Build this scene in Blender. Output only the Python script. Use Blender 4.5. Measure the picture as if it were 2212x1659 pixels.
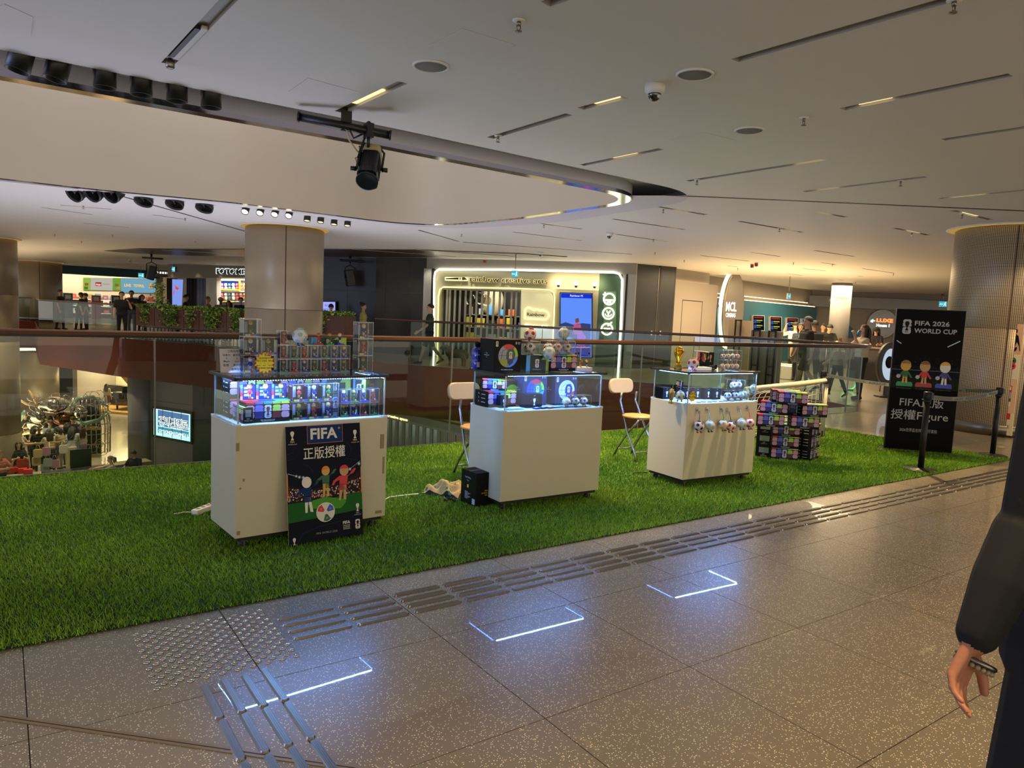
import bpy, bmesh, math, random
import numpy as np
from mathutils import Vector as Vec, Matrix
from mathutils.geometry import delaunay_2d_cdt
random.seed(7); rng = np.random.default_rng(7)
sc = bpy.context.scene; COL = sc.collection
for o in list(bpy.data.objects): bpy.data.objects.remove(o)
PI = math.pi; R = math.radians

# ---------------- camera ----------------
FPX, PITCH, ROLL, YAW, EYE = 1572.0, R(5.606), R(2.5154), R(35.224), 1.55
_cp, _sp, _cr, _sr = math.cos(PITCH), math.sin(PITCH), math.cos(ROLL), math.sin(ROLL)
_fw = Vec((0, _cp, -_sp)); _rt = Vec((1, 0, 0)); _dn = Vec((0, -_sp, -_cp))
_r2 = _rt*_cr - _dn*_sr; _d2 = _rt*_sr + _dn*_cr
_W = Matrix.Rotation(-YAW, 3, 'Z')
CR, CD, CF = _W @ _r2, _W @ _d2, _W @ _fw
cam = bpy.data.cameras.new('camera'); camo = bpy.data.objects.new('camera', cam); COL.objects.link(camo)
camo.matrix_world = Matrix(((CR.x, -CD.x, -CF.x, 0), (CR.y, -CD.y, -CF.y, 0), (CR.z, -CD.z, -CF.z, EYE), (0, 0, 0, 1)))
cam.sensor_width = 36; cam.lens = FPX/2212*36; cam.clip_end = 300; cam.clip_start = .05
sc.camera = camo
EYEV = Vec((0, 0, EYE))
def ray(px, py): return CF + CR*((px-1106)/FPX) + CD*((py-829.5)/FPX)
def at(px, py, z=0.0):
    """world point of a photograph pixel on the level plane at height z"""
    d = ray(px, py); return EYEV + d*((z-EYE)/d.z)
def atd(px, py, dist):
    """world point of a pixel at a horizontal distance"""
    d = ray(px, py); return EYEV + d*(dist/math.hypot(d.x, d.y))

# ---------------- world, exposure ----------------
def L(h):
    h = h.lstrip('#'); return tuple((lambda c: c/12.92 if c <= .04045 else ((c+.055)/1.055)**2.4)(int(h[i:i+2], 16)/255) for i in (0, 2, 4))
w = bpy.data.worlds.new('world'); sc.world = w; w.use_nodes = True
bg = w.node_tree.nodes['Background']; bg.inputs[0].default_value = (*L('#d8d2c8'), 1); bg.inputs[1].default_value = .7
sc.view_settings.view_transform = 'Standard'; sc.view_settings.look = 'None'
sc.view_settings.exposure = 1.0; sc.view_settings.gamma = 1.0; sc.view_settings.use_curve_mapping = False
cy = sc.cycles
cy.max_bounces = 10; cy.diffuse_bounces = 4; cy.glossy_bounces = 4; cy.transmission_bounces = 4; cy.transparent_max_bounces = 48
cy.caustics_reflective = False; cy.caustics_refractive = False; cy.sample_clamp_indirect = 4.0
cy.use_denoising = True

# lamps of the place, and unseen ones added for fill: (kind, where, towards, watts, colour, size/angle)
WARM, WARM2, NEUT, COOL = L('#ffd9a0'), L('#ffe2b4'), L('#fff2dc'), L('#9db8ff')
def spot(p, tgt, watts, col=WARM, ang=80, blend=.7, rad=.04):
    l = bpy.data.lights.new('downlight', 'SPOT'); l.energy = watts; l.color = col; l.spot_size = R(ang); l.spot_blend = blend; l.shadow_soft_size = rad
    o = bpy.data.objects.new('downlight_lamp', l); COL.objects.link(o); o.location = p
    o.rotation_euler = (Vec(tgt)-Vec(p)).to_track_quat('-Z', 'Y').to_euler(); return o
def area(p, tgt, watts, col, sx, sy, spread=180):  # serves real strips and rooms as well as added unseen fill
    l = bpy.data.lights.new('panel', 'AREA'); l.energy = watts; l.color = col; l.shape = 'RECTANGLE'; l.size = sx; l.size_y = sy; l.spread = R(spread)
    o = bpy.data.objects.new('panel_lamp', l); COL.objects.link(o); o.location = p
    o.rotation_euler = (Vec(tgt)-Vec(p)).to_track_quat('-Z', 'Y').to_euler(); return o
HC = 3.2          # ceiling height
LIGHTS_HERE = True
# key spotlights over the stand, then area lamps added out of sight as fill
spot((6.02, 3.86, 3.15), (5.75, 4.42, .3), 130, WARM2, 40)
spot((3.55, 3.8, 3.15), (3.45, 4.5, .3), 30, WARM2, 45)
spot((2.3, 3.62, 3.15), (1.75, 4.5, .3), 26, WARM2, 45)
spot((9.5, 5.2, 3.15), (8.3, 5.4, 0), 430, WARM, 95)
spot((6.6, 5.7, 3.15), (6.5, 5.9, 0), 420, WARM, 95)
spot((4.2, 5.7, 3.15), (4.0, 6.0, 0), 330, WARM, 95)
spot((1.2, 5.9, 3.15), (.6, 6.2, 0), 70, WARM, 85)
for x, y in ((-1.5, 1.0), (1.5, .4), (4.5, .9), (7.6, 1.2), (11.5, 2.4), (14.5, 5.5)): spot((x, y, 3.17), (x, y, 0), 170, WARM, 104, 1, .05)
area((2.5, 10, 8.8), (2.5, 10, 0), 330, L('#f6f2ea'), 6, 4)      # unseen area lamp added to light the shaft from above
area((3, 13, -4.6), (3, 11, 3), 430, L('#dbe1ff'), 8, 8)      # unseen uplight added low in the void to brighten the ceiling
area((4, -11, 2), (5, 5, 3.4), 230, WARM2, 34, 4)      # unseen wide lamp added behind the camera for ceiling fill
for x, y, w_ in ((19, 13.5, 150), (26, 16, 190), (16, 11, 90)): area((x, y, 3.1), (x, y, 0), w_, WARM2, 3, 3)      # unseen area lamps added to brighten the cinema lobby
area((20, 13.5, .5), (20, 13.5, 3), 150, WARM, 6, 3)      # unseen uplight added to lift the cinema ceiling
spot((11.0, 2.9, 3.15), (12.7, 5.0, 1.0), 110, WARM, 50)      # poster light
area((1, 36, -4.4), (2, 37, 3), 420, WARM2, 5, 9)      # unseen warm uplight added below for the far ceiling
area((-7.5, 8.5, 1.6), (6, 5, .6), 150, COOL, 4.0, 2.6)  # unseen cool lamp added to tint the showcase sides

# ---------------- materials ----------------
MATS = {}
def nt(m): m.use_nodes = True; return m.node_tree, m.node_tree.nodes, m.node_tree.links
def mat(name, col='#808080', rough=.5, metal=0.0, emit=0.0, spec=.5, coat=0.0, noise=0.0, nscale=40, bump=0.0, bscale=200, sss=0, sheen=0.0):
    """principled material; noise varies the colour a little, bump adds fine relief"""
    if name in MATS: return MATS[name]
    m = bpy.data.materials.new(name); MATS[name] = m; t, n, l = nt(m); b = n['Principled BSDF']
    c = L(col) if isinstance(col, str) else col
    b.inputs['Base Color'].default_value = (*c, 1); b.inputs['Roughness'].default_value = rough; b.inputs['Metallic'].default_value = metal
    b.inputs['Specular IOR Level'].default_value = spec; b.inputs['Coat Weight'].default_value = coat; b.inputs['Coat Roughness'].default_value = .04
    if sheen: b.inputs['Sheen Weight'].default_value = sheen
    if emit: b.inputs['Emission Color'].default_value = (*c, 1); b.inputs['Emission Strength'].default_value = emit
    if noise or bump:
        tc = n.new('ShaderNodeTexCoord')
        if noise:
            nz = n.new('ShaderNodeTexNoise'); nz.inputs['Scale'].default_value = nscale; nz.inputs['Detail'].default_value = 4
            mr = n.new('ShaderNodeMapRange'); mr.inputs[3].default_value = 1-noise; mr.inputs[4].default_value = 1+noise
            mx = n.new('ShaderNodeMix'); mx.data_type = 'RGBA'; mx.blend_type = 'MULTIPLY'; mx.inputs[0].default_value = 1; mx.inputs[6].default_value = (*c, 1)
            l.new(tc.outputs['Object'], nz.inputs[0]); l.new(nz.outputs[0], mr.inputs[0]); l.new(mr.outputs[0], mx.inputs[7]); l.new(mx.outputs[2], b.inputs['Base Color'])
        if bump:
            n2 = n.new('ShaderNodeTexNoise'); n2.inputs['Scale'].default_value = bscale; bp = n.new('ShaderNodeBump'); bp.inputs['Strength'].default_value = bump; bp.inputs['Distance'].default_value = .01
            l.new(tc.outputs['Object'], n2.inputs[0]); l.new(n2.outputs[0], bp.inputs['Height']); l.new(bp.outputs[0], b.inputs['Normal'])
    return m
def glow(name, col, s):
    if name in MATS: return MATS[name]
    m = bpy.data.materials.new(name); MATS[name] = m; t, n, l = nt(m); n.clear()
    e = n.new('ShaderNodeEmission'); e.inputs[0].default_value = (*(L(col) if isinstance(col, str) else col), 1); e.inputs[1].default_value = s*.62
    o = n.new('ShaderNodeOutputMaterial'); l.new(e.outputs[0], o.inputs[0]); return m
def glass(name, tint='#ffffff', f0=.04, rough=0.0, haze=0.0):
    """thin clear sheet: transparent with a Fresnel reflection"""
    if name in MATS: return MATS[name]
    m = bpy.data.materials.new(name); MATS[name] = m; t, n, l = nt(m); n.clear()
    tr = n.new('ShaderNodeBsdfTransparent'); tr.inputs[0].default_value = (*L(tint), 1)
    gl = n.new('ShaderNodeBsdfGlossy'); gl.inputs['Roughness'].default_value = rough
    lw = n.new('ShaderNodeLayerWeight'); lw.inputs[0].default_value = .5
    p = n.new('ShaderNodeMath'); p.operation = 'POWER'; p.inputs[1].default_value = 5
    q = n.new('ShaderNodeMath'); q.operation = 'MULTIPLY_ADD'; q.inputs[1].default_value = .9; q.inputs[2].default_value = f0
    mx = n.new('ShaderNodeMixShader'); o = n.new('ShaderNodeOutputMaterial')
    l.new(lw.outputs['Facing'], p.inputs[0]); l.new(p.outputs[0], q.inputs[0]); l.new(q.outputs[0], mx.inputs[0])
    l.new(tr.outputs[0], mx.inputs[1]); l.new(gl.outputs[0], mx.inputs[2]); last = mx
    if haze:
        df = n.new('ShaderNodeBsdfDiffuse'); m2 = n.new('ShaderNodeMixShader'); m2.inputs[0].default_value = haze
        l.new(mx.outputs[0], m2.inputs[1]); l.new(df.outputs[0], m2.inputs[2]); last = m2
    l.new(last.outputs[0], o.inputs[0]); return m
def speckled(name, base, specks, dens=.13, scale=140, rough=.22, coat=.5):
    """terrazzo: stone chips scattered in a binder"""
    m = bpy.data.materials.new(name); MATS[name] = m; t, n, l = nt(m); b = n['Principled BSDF']
    g = n.new('ShaderNodeNewGeometry')
    v = n.new('ShaderNodeTexVoronoi'); v.inputs['Scale'].default_value = scale; v.inputs['Randomness'].default_value = 1
    v2 = n.new('ShaderNodeTexVoronoi'); v2.inputs['Scale'].default_value = scale*.42
    nz = n.new('ShaderNodeTexNoise'); nz.inputs['Scale'].default_value = 2.2; nz.inputs['Detail'].default_value = 6
    cr = n.new('ShaderNodeValToRGB'); e = cr.color_ramp.elements
    e[0].position = 0; e[0].color = (1, 1, 1, 1); e[1].position = dens; e[1].color = (0, 0, 0, 1); cr.color_ramp.interpolation = 'CONSTANT'
    sp = n.new('ShaderNodeSeparateColor'); th = n.new('ShaderNodeMath'); th.operation = 'GREATER_THAN'; th.inputs[1].default_value = .55
    c2 = n.new('ShaderNodeValToRGB'); c2.color_ramp.elements[0].color = (1, 1, 1, 1); c2.color_ramp.elements[1].position = .12; c2.color_ramp.elements[1].color = (0, 0, 0, 1); c2.color_ramp.interpolation = 'CONSTANT'
    mu = n.new('ShaderNodeMath'); mu.operation = 'MULTIPLY'
    for s in (v, v2, nz): l.new(g.outputs['Position'], s.inputs['Vector'])
    l.new(v.outputs['Distance'], cr.inputs[0]); l.new(v2.outputs['Distance'], c2.inputs[0])
    l.new(v.outputs['Color'], sp.inputs[0]); l.new(sp.outputs[0], th.inputs[0]); l.new(cr.outputs[0], mu.inputs[0]); l.new(th.outputs[0], mu.inputs[1])
    ad = n.new('ShaderNodeMath'); ad.operation = 'MAXIMUM'; l.new(mu.outputs[0], ad.inputs[0]); l.new(c2.outputs[0], ad.inputs[1])
    m1 = n.new('ShaderNodeMix'); m1.data_type = 'RGBA'; m1.inputs[6].default_value = (*L(base), 1); m1.inputs[7].default_value = (*L(specks), 1); l.new(ad.outputs[0], m1.inputs[0])
    mr = n.new('ShaderNodeMapRange'); mr.inputs[3].default_value = .86; mr.inputs[4].default_value = 1.14; l.new(nz.outputs[0], mr.inputs[0])
    m2 = n.new('ShaderNodeMix'); m2.data_type = 'RGBA'; m2.blend_type = 'MULTIPLY'; m2.inputs[0].default_value = 1; l.new(m1.outputs[2], m2.inputs[6]); l.new(mr.outputs[0], m2.inputs[7])
    l.new(m2.outputs[2], b.inputs['Base Color']); b.inputs['Roughness'].default_value = rough; b.inputs['Coat Weight'].default_value = coat; b.inputs['Coat Roughness'].default_value = .02
    return m

# ---------------- mesh builder ----------------
TXT = {}
def textgeo(s, bold=0.0):
    k = (s, bold)
    if k not in TXT:
        cu = bpy.data.curves.new('t', 'FONT'); cu.body = s; cu.resolution_u = 2; cu.offset = bold
        ob = bpy.data.objects.new('t', cu); me = ob.to_mesh()
        v = [(p.co.x, p.co.y) for p in me.vertices]; f = [tuple(p.vertices) for p in me.polygons]
        ob.to_mesh_clear(); bpy.data.objects.remove(ob); bpy.data.curves.remove(cu); TXT[k] = (v, f)
    return TXT[k]
class MB:
    """collects shapes, each with its material, and links them as ONE mesh object"""
    def __init__(s, M=None): s.v = []; s.f = []; s.mi = []; s.sm = []; s.mats = []; s.M = M
    def add(s, vs, fs, m, smooth=False):
        b = len(s.v)
        s.v += [tuple(s.M @ Vec(p)) for p in vs] if s.M else [tuple(p) for p in vs]
        if m not in s.mats: s.mats.append(m)
        k = s.mats.index(m)
        for f in fs: s.f.append(tuple(i+b for i in f)); s.mi.append(k); s.sm.append(smooth)
        return s
    def box(s, x0, y0, z0, x1, y1, z1, m):
        return s.add([(x, y, z) for z in (z0, z1) for x, y in ((x0, y0), (x1, y0), (x1, y1), (x0, y1))],
                     [(0, 3, 2, 1), (4, 5, 6, 7), (0, 1, 5, 4), (1, 2, 6, 5), (2, 3, 7, 6), (3, 0, 4, 7)], m)
    def cbox(s, c, d, m): return s.box(c[0]-d[0]/2, c[1]-d[1]/2, c[2]-d[2]/2, c[0]+d[0]/2, c[1]+d[1]/2, c[2]+d[2]/2, m)
    def prism(s, pts, a0, a1, m, ax='z', smooth=False):
        """outline pushed along an axis: ax z uses (x,y), ax y uses (x,z), ax x uses (y,z)"""
        n = len(pts); q = {'z': lambda p, a: (p[0], p[1], a), 'y': lambda p, a: (p[0], a, p[1]), 'x': lambda p, a: (a, p[0], p[1])}[ax]
        return s.add([q(p, a0) for p in pts]+[q(p, a1) for p in pts],
                     [tuple(range(n))[::-1], tuple(range(n, 2*n))]+[(i, (i+1) % n, n+(i+1) % n, n+i) for i in range(n)], m, smooth)
    def flat(s, pts, y, m): return s.add([(p[0], y, p[1]) for p in pts], [tuple(range(len(pts)))], m)
    def rect(s, x0, z0, x1, z1, y, m): return s.flat([(x0, z0), (x1, z0), (x1, z1), (x0, z1)], y, m)
    def lathe(s, prof, m, c=(0, 0, 0), n=20, smooth=True, ax='z', a0=0, a1=2*PI):
        full = abs(a1-a0-2*PI) < 1e-6; k = n if full else n+1; vs = []
        for r, z in prof:
            for i in range(k):
                a = a0+(a1-a0)*i/n; x, y = r*math.cos(a), r*math.sin(a)
                vs.append({'z': (c[0]+x, c[1]+y, c[2]+z), 'y': (c[0]+x, c[1]+z, c[2]+y), 'x': (c[0]+z, c[1]+x, c[2]+y)}[ax])
        fs = [(j*k+i, j*k+(i+1) % k, (j+1)*k+(i+1) % k, (j+1)*k+i) for j in range(len(prof)-1) for i in range(n if full else n)]
        if full:
            if prof[0][0] > 1e-6: fs.append(tuple(range(k))[::-1])
            if prof[-1][0] > 1e-6: fs.append(tuple(range((len(prof)-1)*k, len(prof)*k)))
        return s.add(vs, fs, m, smooth)
    def cyl(s, p0, p1, r, m, n=12, r1=None, smooth=True): return s.tube([p0, p1], r, m, n, smooth, [r, r if r1 is None else r1])
    def tube(s, pts, r, m, n=8, smooth=True, rad=None, closed=False):
        P = [Vec(p) for p in pts]; N = len(P); vs = []; up = None
        for i in range(N):
            d = (P[(i+1) % N]-P[i-1]) if closed else (P[min(i+1, N-1)]-P[max(i-1, 0)])
            d = d.normalized() if d.length > 1e-9 else Vec((0, 0, 1))
            if up is None: up = d.orthogonal().normalized()
            up = (up-d*up.dot(d)); up = up.normalized() if up.length > 1e-6 else d.orthogonal().normalized()
            sd = d.cross(up); rr = rad[i] if rad else r
            for k in range(n): a = 2*PI*k/n; vs.append(P[i]+up*(rr*math.cos(a))+sd*(rr*math.sin(a)))
        fs = [(i*n+k, i*n+(k+1) % n, ((i+1) % N)*n+(k+1) % n, ((i+1) % N)*n+k) for i in range(N if closed else N-1) for k in range(n)]
        if not closed: fs += [tuple(range(n))[::-1], tuple(range((N-1)*n, N*n))]
        return s.add(vs, fs, m, smooth)
    def ball(s, c, r, m, n=16, h=10, a0=0.0, a1=PI):
        r = (r, r, r) if not hasattr(r, '__len__') else r
        prof = [(max(1e-7, math.sin(a0+(a1-a0)*i/h)), -math.cos(a0+(a1-a0)*i/h)) for i in range(h+1)]; vs = []
        for q, z in prof:
            for i in range(n): a = 2*PI*i/n; vs.append((c[0]+q*math.cos(a)*r[0], c[1]+q*math.sin(a)*r[1], c[2]+z*r[2]))
        return s.add(vs, [(j*n+i, j*n+(i+1) % n, (j+1)*n+(i+1) % n, (j+1)*n+i) for j in range(h) for i in range(n)], m, True)
    def text(s, t, x, z, h, m, y=-.001, bold=0.0, al='c', w=None, ext=0.0, slant=0.0):
        """lettering of cap height h, standing in the x-z plane and read from -y; w squeezes it to a width"""
        v, f = textgeo(t, bold)
        if not v: return s
        x0, x1 = min(p[0] for p in v), max(p[0] for p in v); k = h/.72; kx = (w/(x1-x0)) if w else k
        ox = {'c': x-(x0+x1)/2*kx, 'l': x-x0*kx, 'r': x-x1*kx}[al]
        P = [(ox+p[0]*kx+p[1]*k*slant, y, z+p[1]*k) for p in v]
        s.add(P, f, m)
        if ext:
            n = len(P); ed = {}
            for q in f:
                for a, b in zip(q, q[1:]+q[:1]): ed[(a, b)] = ed.get((a, b), 0)+1
            s.add(P+[(p[0], y+ext, p[2]) for p in P], [(a, b, n+b, n+a) for (a, b) in ed if (b, a) not in ed], m)
        return s
    def mesh(s, name):
        me = bpy.data.meshes.new(name); me.from_pydata(s.v, [], s.f); me.update()
        for m in s.mats: me.materials.append(m)
        me.polygons.foreach_set('material_index', s.mi); me.polygons.foreach_set('use_smooth', s.sm); return me
    def build(s, name, parent=None, bevel=0.0, loc=None, rz=0.0, seg=2):
        o = bpy.data.objects.new(name, s.mesh(name)); COL.objects.link(o)
        if parent: o.parent = parent
        if loc is not None: o.location = loc
        if rz: o.rotation_euler.z = rz
        if bevel: b = o.modifiers.new('edge', 'BEVEL'); b.width = bevel; b.segments = seg; b.limit_method = 'ANGLE'
        return o
def tag(o, label=None, cat=None, group=None, kind=None):
    if label: o['label'] = label
    if cat: o['category'] = cat
    if group: o['group'] = group
    if kind: o['kind'] = kind
    return o
def thing(name, label, cat, loc=(0, 0, 0), rz=0.0, group=None):
    o = bpy.data.objects.new(name, None); COL.objects.link(o); o.location = loc; o.rotation_euler.z = rz; o.empty_display_size = .1
    return tag(o, label, cat, group)
def structure(o): o['kind'] = 'structure'; return o
KIDS = {}
def copy_tree(src, loc=None, rz=None, label=None, group=None, parent=None, rot=None):
    c = src.copy(); COL.objects.link(c)
    if parent: c.parent = parent
    if loc is not None: c.location = loc
    if rz is not None: c.rotation_euler.z = rz
    if rot is not None: c.rotation_euler = rot
    if label: c['label'] = label
    if group: c['group'] = group
    if src not in KIDS: KIDS[src] = [o for o in bpy.data.objects if o.parent == src]
    for ch in KIDS[src]: copy_tree(ch, parent=c)
    return c
class Frame:
    """an upright plane in the place: x along it, y into it, z up"""
    def __init__(s, p, q=None, ang=None, z=0.0):
        s.o = Vec((p[0], p[1], z)); s.a = ang if ang is not None else math.atan2(q[1]-p[1], q[0]-p[0])
        s.w = (Vec((q[0], q[1]))-Vec((p[0], p[1]))).length if q is not None else 0
        s.u = Vec((math.cos(s.a), math.sin(s.a), 0)); s.n = Vec((-s.u.y, s.u.x, 0))
        s.M = Matrix.Translation(s.o) @ Matrix.Rotation(s.a, 4, 'Z')
    def on(s, px, py, y=0.0):
        """local (x, z) of a pixel on the plane at local depth y"""
        d = ray(px, py); t = ((s.o+s.n*y-EYEV).dot(s.n))/d.dot(s.n); p = EYEV+d*t-s.o; return p.dot(s.u), p.z
    def lz(s, px, py, z):
        """local (x, y) of a pixel on the level plane at local height z"""
        p = at(px, py, s.o.z+z)-s.o; return p.dot(s.u), p.dot(s.n)
    def wp(s, x, y, z): return s.o+s.u*x+s.n*y+Vec((0, 0, z))
def rr(x0, z0, x1, z1, r, n=4):
    """rounded rectangle outline"""
    o = []
    for cx, cz, a in ((x1-r, z0+r, -PI/2), (x1-r, z1-r, 0), (x0+r, z1-r, PI/2), (x0+r, z0+r, PI)):
        for i in range(n+1): o.append((cx+r*math.cos(a+i*PI/2/n), cz+r*math.sin(a+i*PI/2/n)))
    return o
def fillet(pts, rads, n=8):
    """closed outline with rounded corners"""
    out = []; N = len(pts)
    for i, p in enumerate(pts):
        a, b, c = Vec(pts[i-1]), Vec(p), Vec(pts[(i+1) % N]); r = rads[i] if hasattr(rads, '__len__') else rads
        if r <= 0: out.append(tuple(b)); continue
        d1 = (a-b).normalized(); d2 = (c-b).normalized(); th = d1.angle(d2); t = min(r/math.tan(th/2), (a-b).length*.49, (c-b).length*.49)
        p0 = b+d1*t; p1 = b+d2*t
        for k in range(n+1): s = k/n; out.append(tuple(p0*(1-s)**2+b*(2*s*(1-s))+p1*s**2))
    return out
def inside(p, poly):
    c = False; x, y = p; j = len(poly)-1
    for i in range(len(poly)):
        a, b = poly[i], poly[j]
        if (a[1] > y) != (b[1] > y) and x < (b[0]-a[0])*(y-a[1])/(b[1]-a[1])+a[0]: c = not c
        j = i
    return c
def sheet(outer, holes, z, m, mb, flip=False):
    """level sheet with holes in it"""
    vs = []; es = []
    for lp in [outer]+holes:
        b = len(vs); vs += [Vec((p[0], p[1])) for p in lp]; es += [(b+i, b+(i+1) % len(lp)) for i in range(len(lp))]
    v, e, f, *_ = delaunay_2d_cdt(vs, es, [], 1, 1e-5); F = []
    for t in f:
        c = (sum(v[i].x for i in t)/len(t), sum(v[i].y for i in t)/len(t))
        if not any(inside(c, h) for h in holes): F.append(tuple(t) if not flip else tuple(t)[::-1])
    mb.add([(p.x, p.y, z) for p in v], F, m); return mb
def wallstrip(mb, pts, z0, z1, m, closed=True, smooth=True):
    n = len(pts)
    return mb.add([(p[0], p[1], z0) for p in pts]+[(p[0], p[1], z1) for p in pts], [(i, (i+1) % n, n+(i+1) % n, n+i) for i in range(n if closed else n-1)], m, smooth)
ORD = ['first', 'second', 'third', 'fourth', 'fifth', 'sixth', 'seventh', 'eighth', 'ninth', 'tenth', 'eleventh', 'twelfth', 'thirteenth', 'fourteenth', 'fifteenth', 'sixteenth', 'seventeenth', 'eighteenth', 'nineteenth', 'twentieth']
# ======================= SETTING =======================
def proj(P):
    d = Vec(P)-EYEV; z = d.dot(CF); return (1106+FPX*d.dot(CR)/z, 829.5+FPX*d.dot(CD)/z) if z > .05 else (-9e9, -9e9)
M_TERR = speckled('terrazzo', '#7a7160', '#efe6cc', .28, 120, .3, .4)
M_STEEL = mat('brushed_steel', '#837e75', .33, 1.0, noise=.06, nscale=90)
M_BRASSY = mat('stud_steel', '#d9d3c6', .18, 1.0)
M_GROUT = mat('floor_joint', '#2c251e', .7)
M_CEIL = mat('ceiling_paint', '#dad6d0', .55, noise=.02, nscale=1.2)
M_SLOT = mat('slot_metal', '#a39c90', .4, noise=.03)
M_BEIGE = mat('shaft_panel', '#a0968a', .45, .1, noise=.03, nscale=2)
M_LAV = mat('reveal_paint', '#c9c5cc', .5)
M_TRIM = mat('polished_trim', '#cfc9bd', .12, 1.0)
M_FASCIA = mat('copper_fascia', '#552417', .6, 0, spec=.1, noise=.08, nscale=1.5)
M_WOODRAIL = mat('rail_wood', '#4f3020', .3, noise=.15, nscale=20)
M_DARKMET = mat('dark_metal', '#2b2725', .4, .6)
M_GLASS = glass('balustrade_glass', '#e9f1ee', .03)
M_BLACK = mat('black_paint', '#101012', .5)
M_WHITE = mat('white_paint', '#d8d4cc', .5)

VOID = fillet([(-6, 7.24), (13.75, 7.24), (14.25, 10.2), (12.35, 13.2), (8.7, 18.7), (6.0, 25.3), (3.55, 30.0), (1.3, 35.6), (1.5, 46), (-6, 46)],
              [0, 1.15, 1.6, 3, 3, 3, 3, .9, 0, 0], 8)
fl = structure(sheet([(-8, -5), (42, -5), (42, 60), (-8, 60)], [VOID], -.006, M_TERR, MB()).build('floor'))
g = MB(); g.add([(-1.6, -1, -.004), (17, -1, -.004), (17, 7.2, -.004), (-1.6, 7.2, -.004)], [(0, 1, 2, 3)], M_GROUT); g.build('floor_joint', fl)
T = .8185; tm = MB(); tm.box(-T/2+.002, -T/2+.002, -.003, T/2-.002, T/2-.002, 0, M_TERR); tm = tm.mesh('floor_tile')
for i in range(-3, 19):
    for j in range(-6, 6):
        x, y = .87+T*(i+.5), 2.89+T*(j+.5)
        p = proj((x, y, 0))
        if x < 10 and y > 4.2: continue
        if -700 < p[0] < 2900 and 700 < p[1] < 2600:
            o = bpy.data.objects.new('floor_tile', tm); COL.objects.link(o); o.parent = fl; o.location = (x, y, 0)
# tactile bars and studs, let into the floor
def ridge(Lx, W, h, m):
    b = MB(); lo = rr(-Lx/2, -W/2, Lx/2, W/2, W*.42, 3); hi = [(p[0]*(1-.028), p[1]*.72) for p in lo]; n = len(lo)
    b.add([(p[0], p[1], 0) for p in lo]+[(p[0], p[1], h) for p in hi], [tuple(range(n, 2*n))]+[(i, (i+1) % n, n+(i+1) % n, n+i) for i in range(n)], m)
    for k in (-.3, -.1, .1, .3): b.box(-Lx*.44, W*k-.0016, h, Lx*.44, W*k+.0016, h+.0008, m)
    return b.mesh('tactile_bar')
bm_ = ridge(.287, .036, .008, M_STEEL)
for r in range(4):
    for i in range(31):
        x, y = 1.226+.3105*i, 3.441-.0805*r
        if x > 10.6: continue
        o = bpy.data.objects.new('tactile_bar', bm_); COL.objects.link(o); o.parent = fl; o.location = (x, y, 0)
for c in range(4):
    for i in range(5):
        o = bpy.data.objects.new('tactile_bar', bm_); COL.objects.link(o); o.parent = fl; o.location = (.64+.081*c, 2.83-.296*i, 0); o.rotation_euler.z = PI/2
sm = MB(); sm.lathe([(.0145, 0), (.0125, .0045), (.0075, .0068), (1e-6, .0074)], M_BRASSY, n=14)
for k in range(6):
    a = k*PI/3; sm.box(-.001+.008*math.cos(a), -.001+.008*math.sin(a), .004, .001+.008*math.cos(a), .001+.008*math.sin(a), .0072, M_DARKMET)
sm = sm.mesh('tactile_stud')
for i in range(10):
    for j in range(10):
        for s in (0, 1):
            x, y = .481+.0622*i+.0311*s, 3.033+.0622*j+.0311*s
            if s and (i == 9 or j == 9): continue
            if abs(x-.87) < .012: continue
            o = bpy.data.objects.new('tactile_stud', sm); COL.objects.link(o); o.parent = fl; o.location = (x, y, 0)
M_TRIMJ = mat('joint_strip', '#8a7a62', .35, .5)
# raised expansion joint across the corner of the walkway
e = MB(); a, b_ = Vec((-.4, 3.46, 0)), Vec((1.4, 1.72, 0)); d = (b_-a).normalized(); s_ = Vec((-d.y, d.x, 0))
for o0, o1, h, mm in ((-.016, -.0025, .003, M_TRIMJ), (-.0025, .0025, .001, M_DARKMET), (.0025, .016, .003, M_TRIMJ)):
    q = [a+s_*o0, b_+s_*o0, b_+s_*o1, a+s_*o1]; e.prism([(p.x, p.y) for p in q], -.003, h, mm)
structure(e.build('trim_1'))

# upper slab edge: copper fascia, soffit below it
fa = MB(); i0 = min(range(len(VOID)), key=lambda i: (VOID[i][0]-1.5)**2+(VOID[i][1]-46)**2)
wallstrip(fa, VOID, -1.42, -.0, M_FASCIA)
structure(fa.build('wall_slab_edge'))
sf = MB(); sheet([(-8, 4), (30, 4), (30, 60), (-8, 60)], [VOID], -1.42, M_CEIL, sf, True); structure(sf.build('ceiling_lower_level'))

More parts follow.
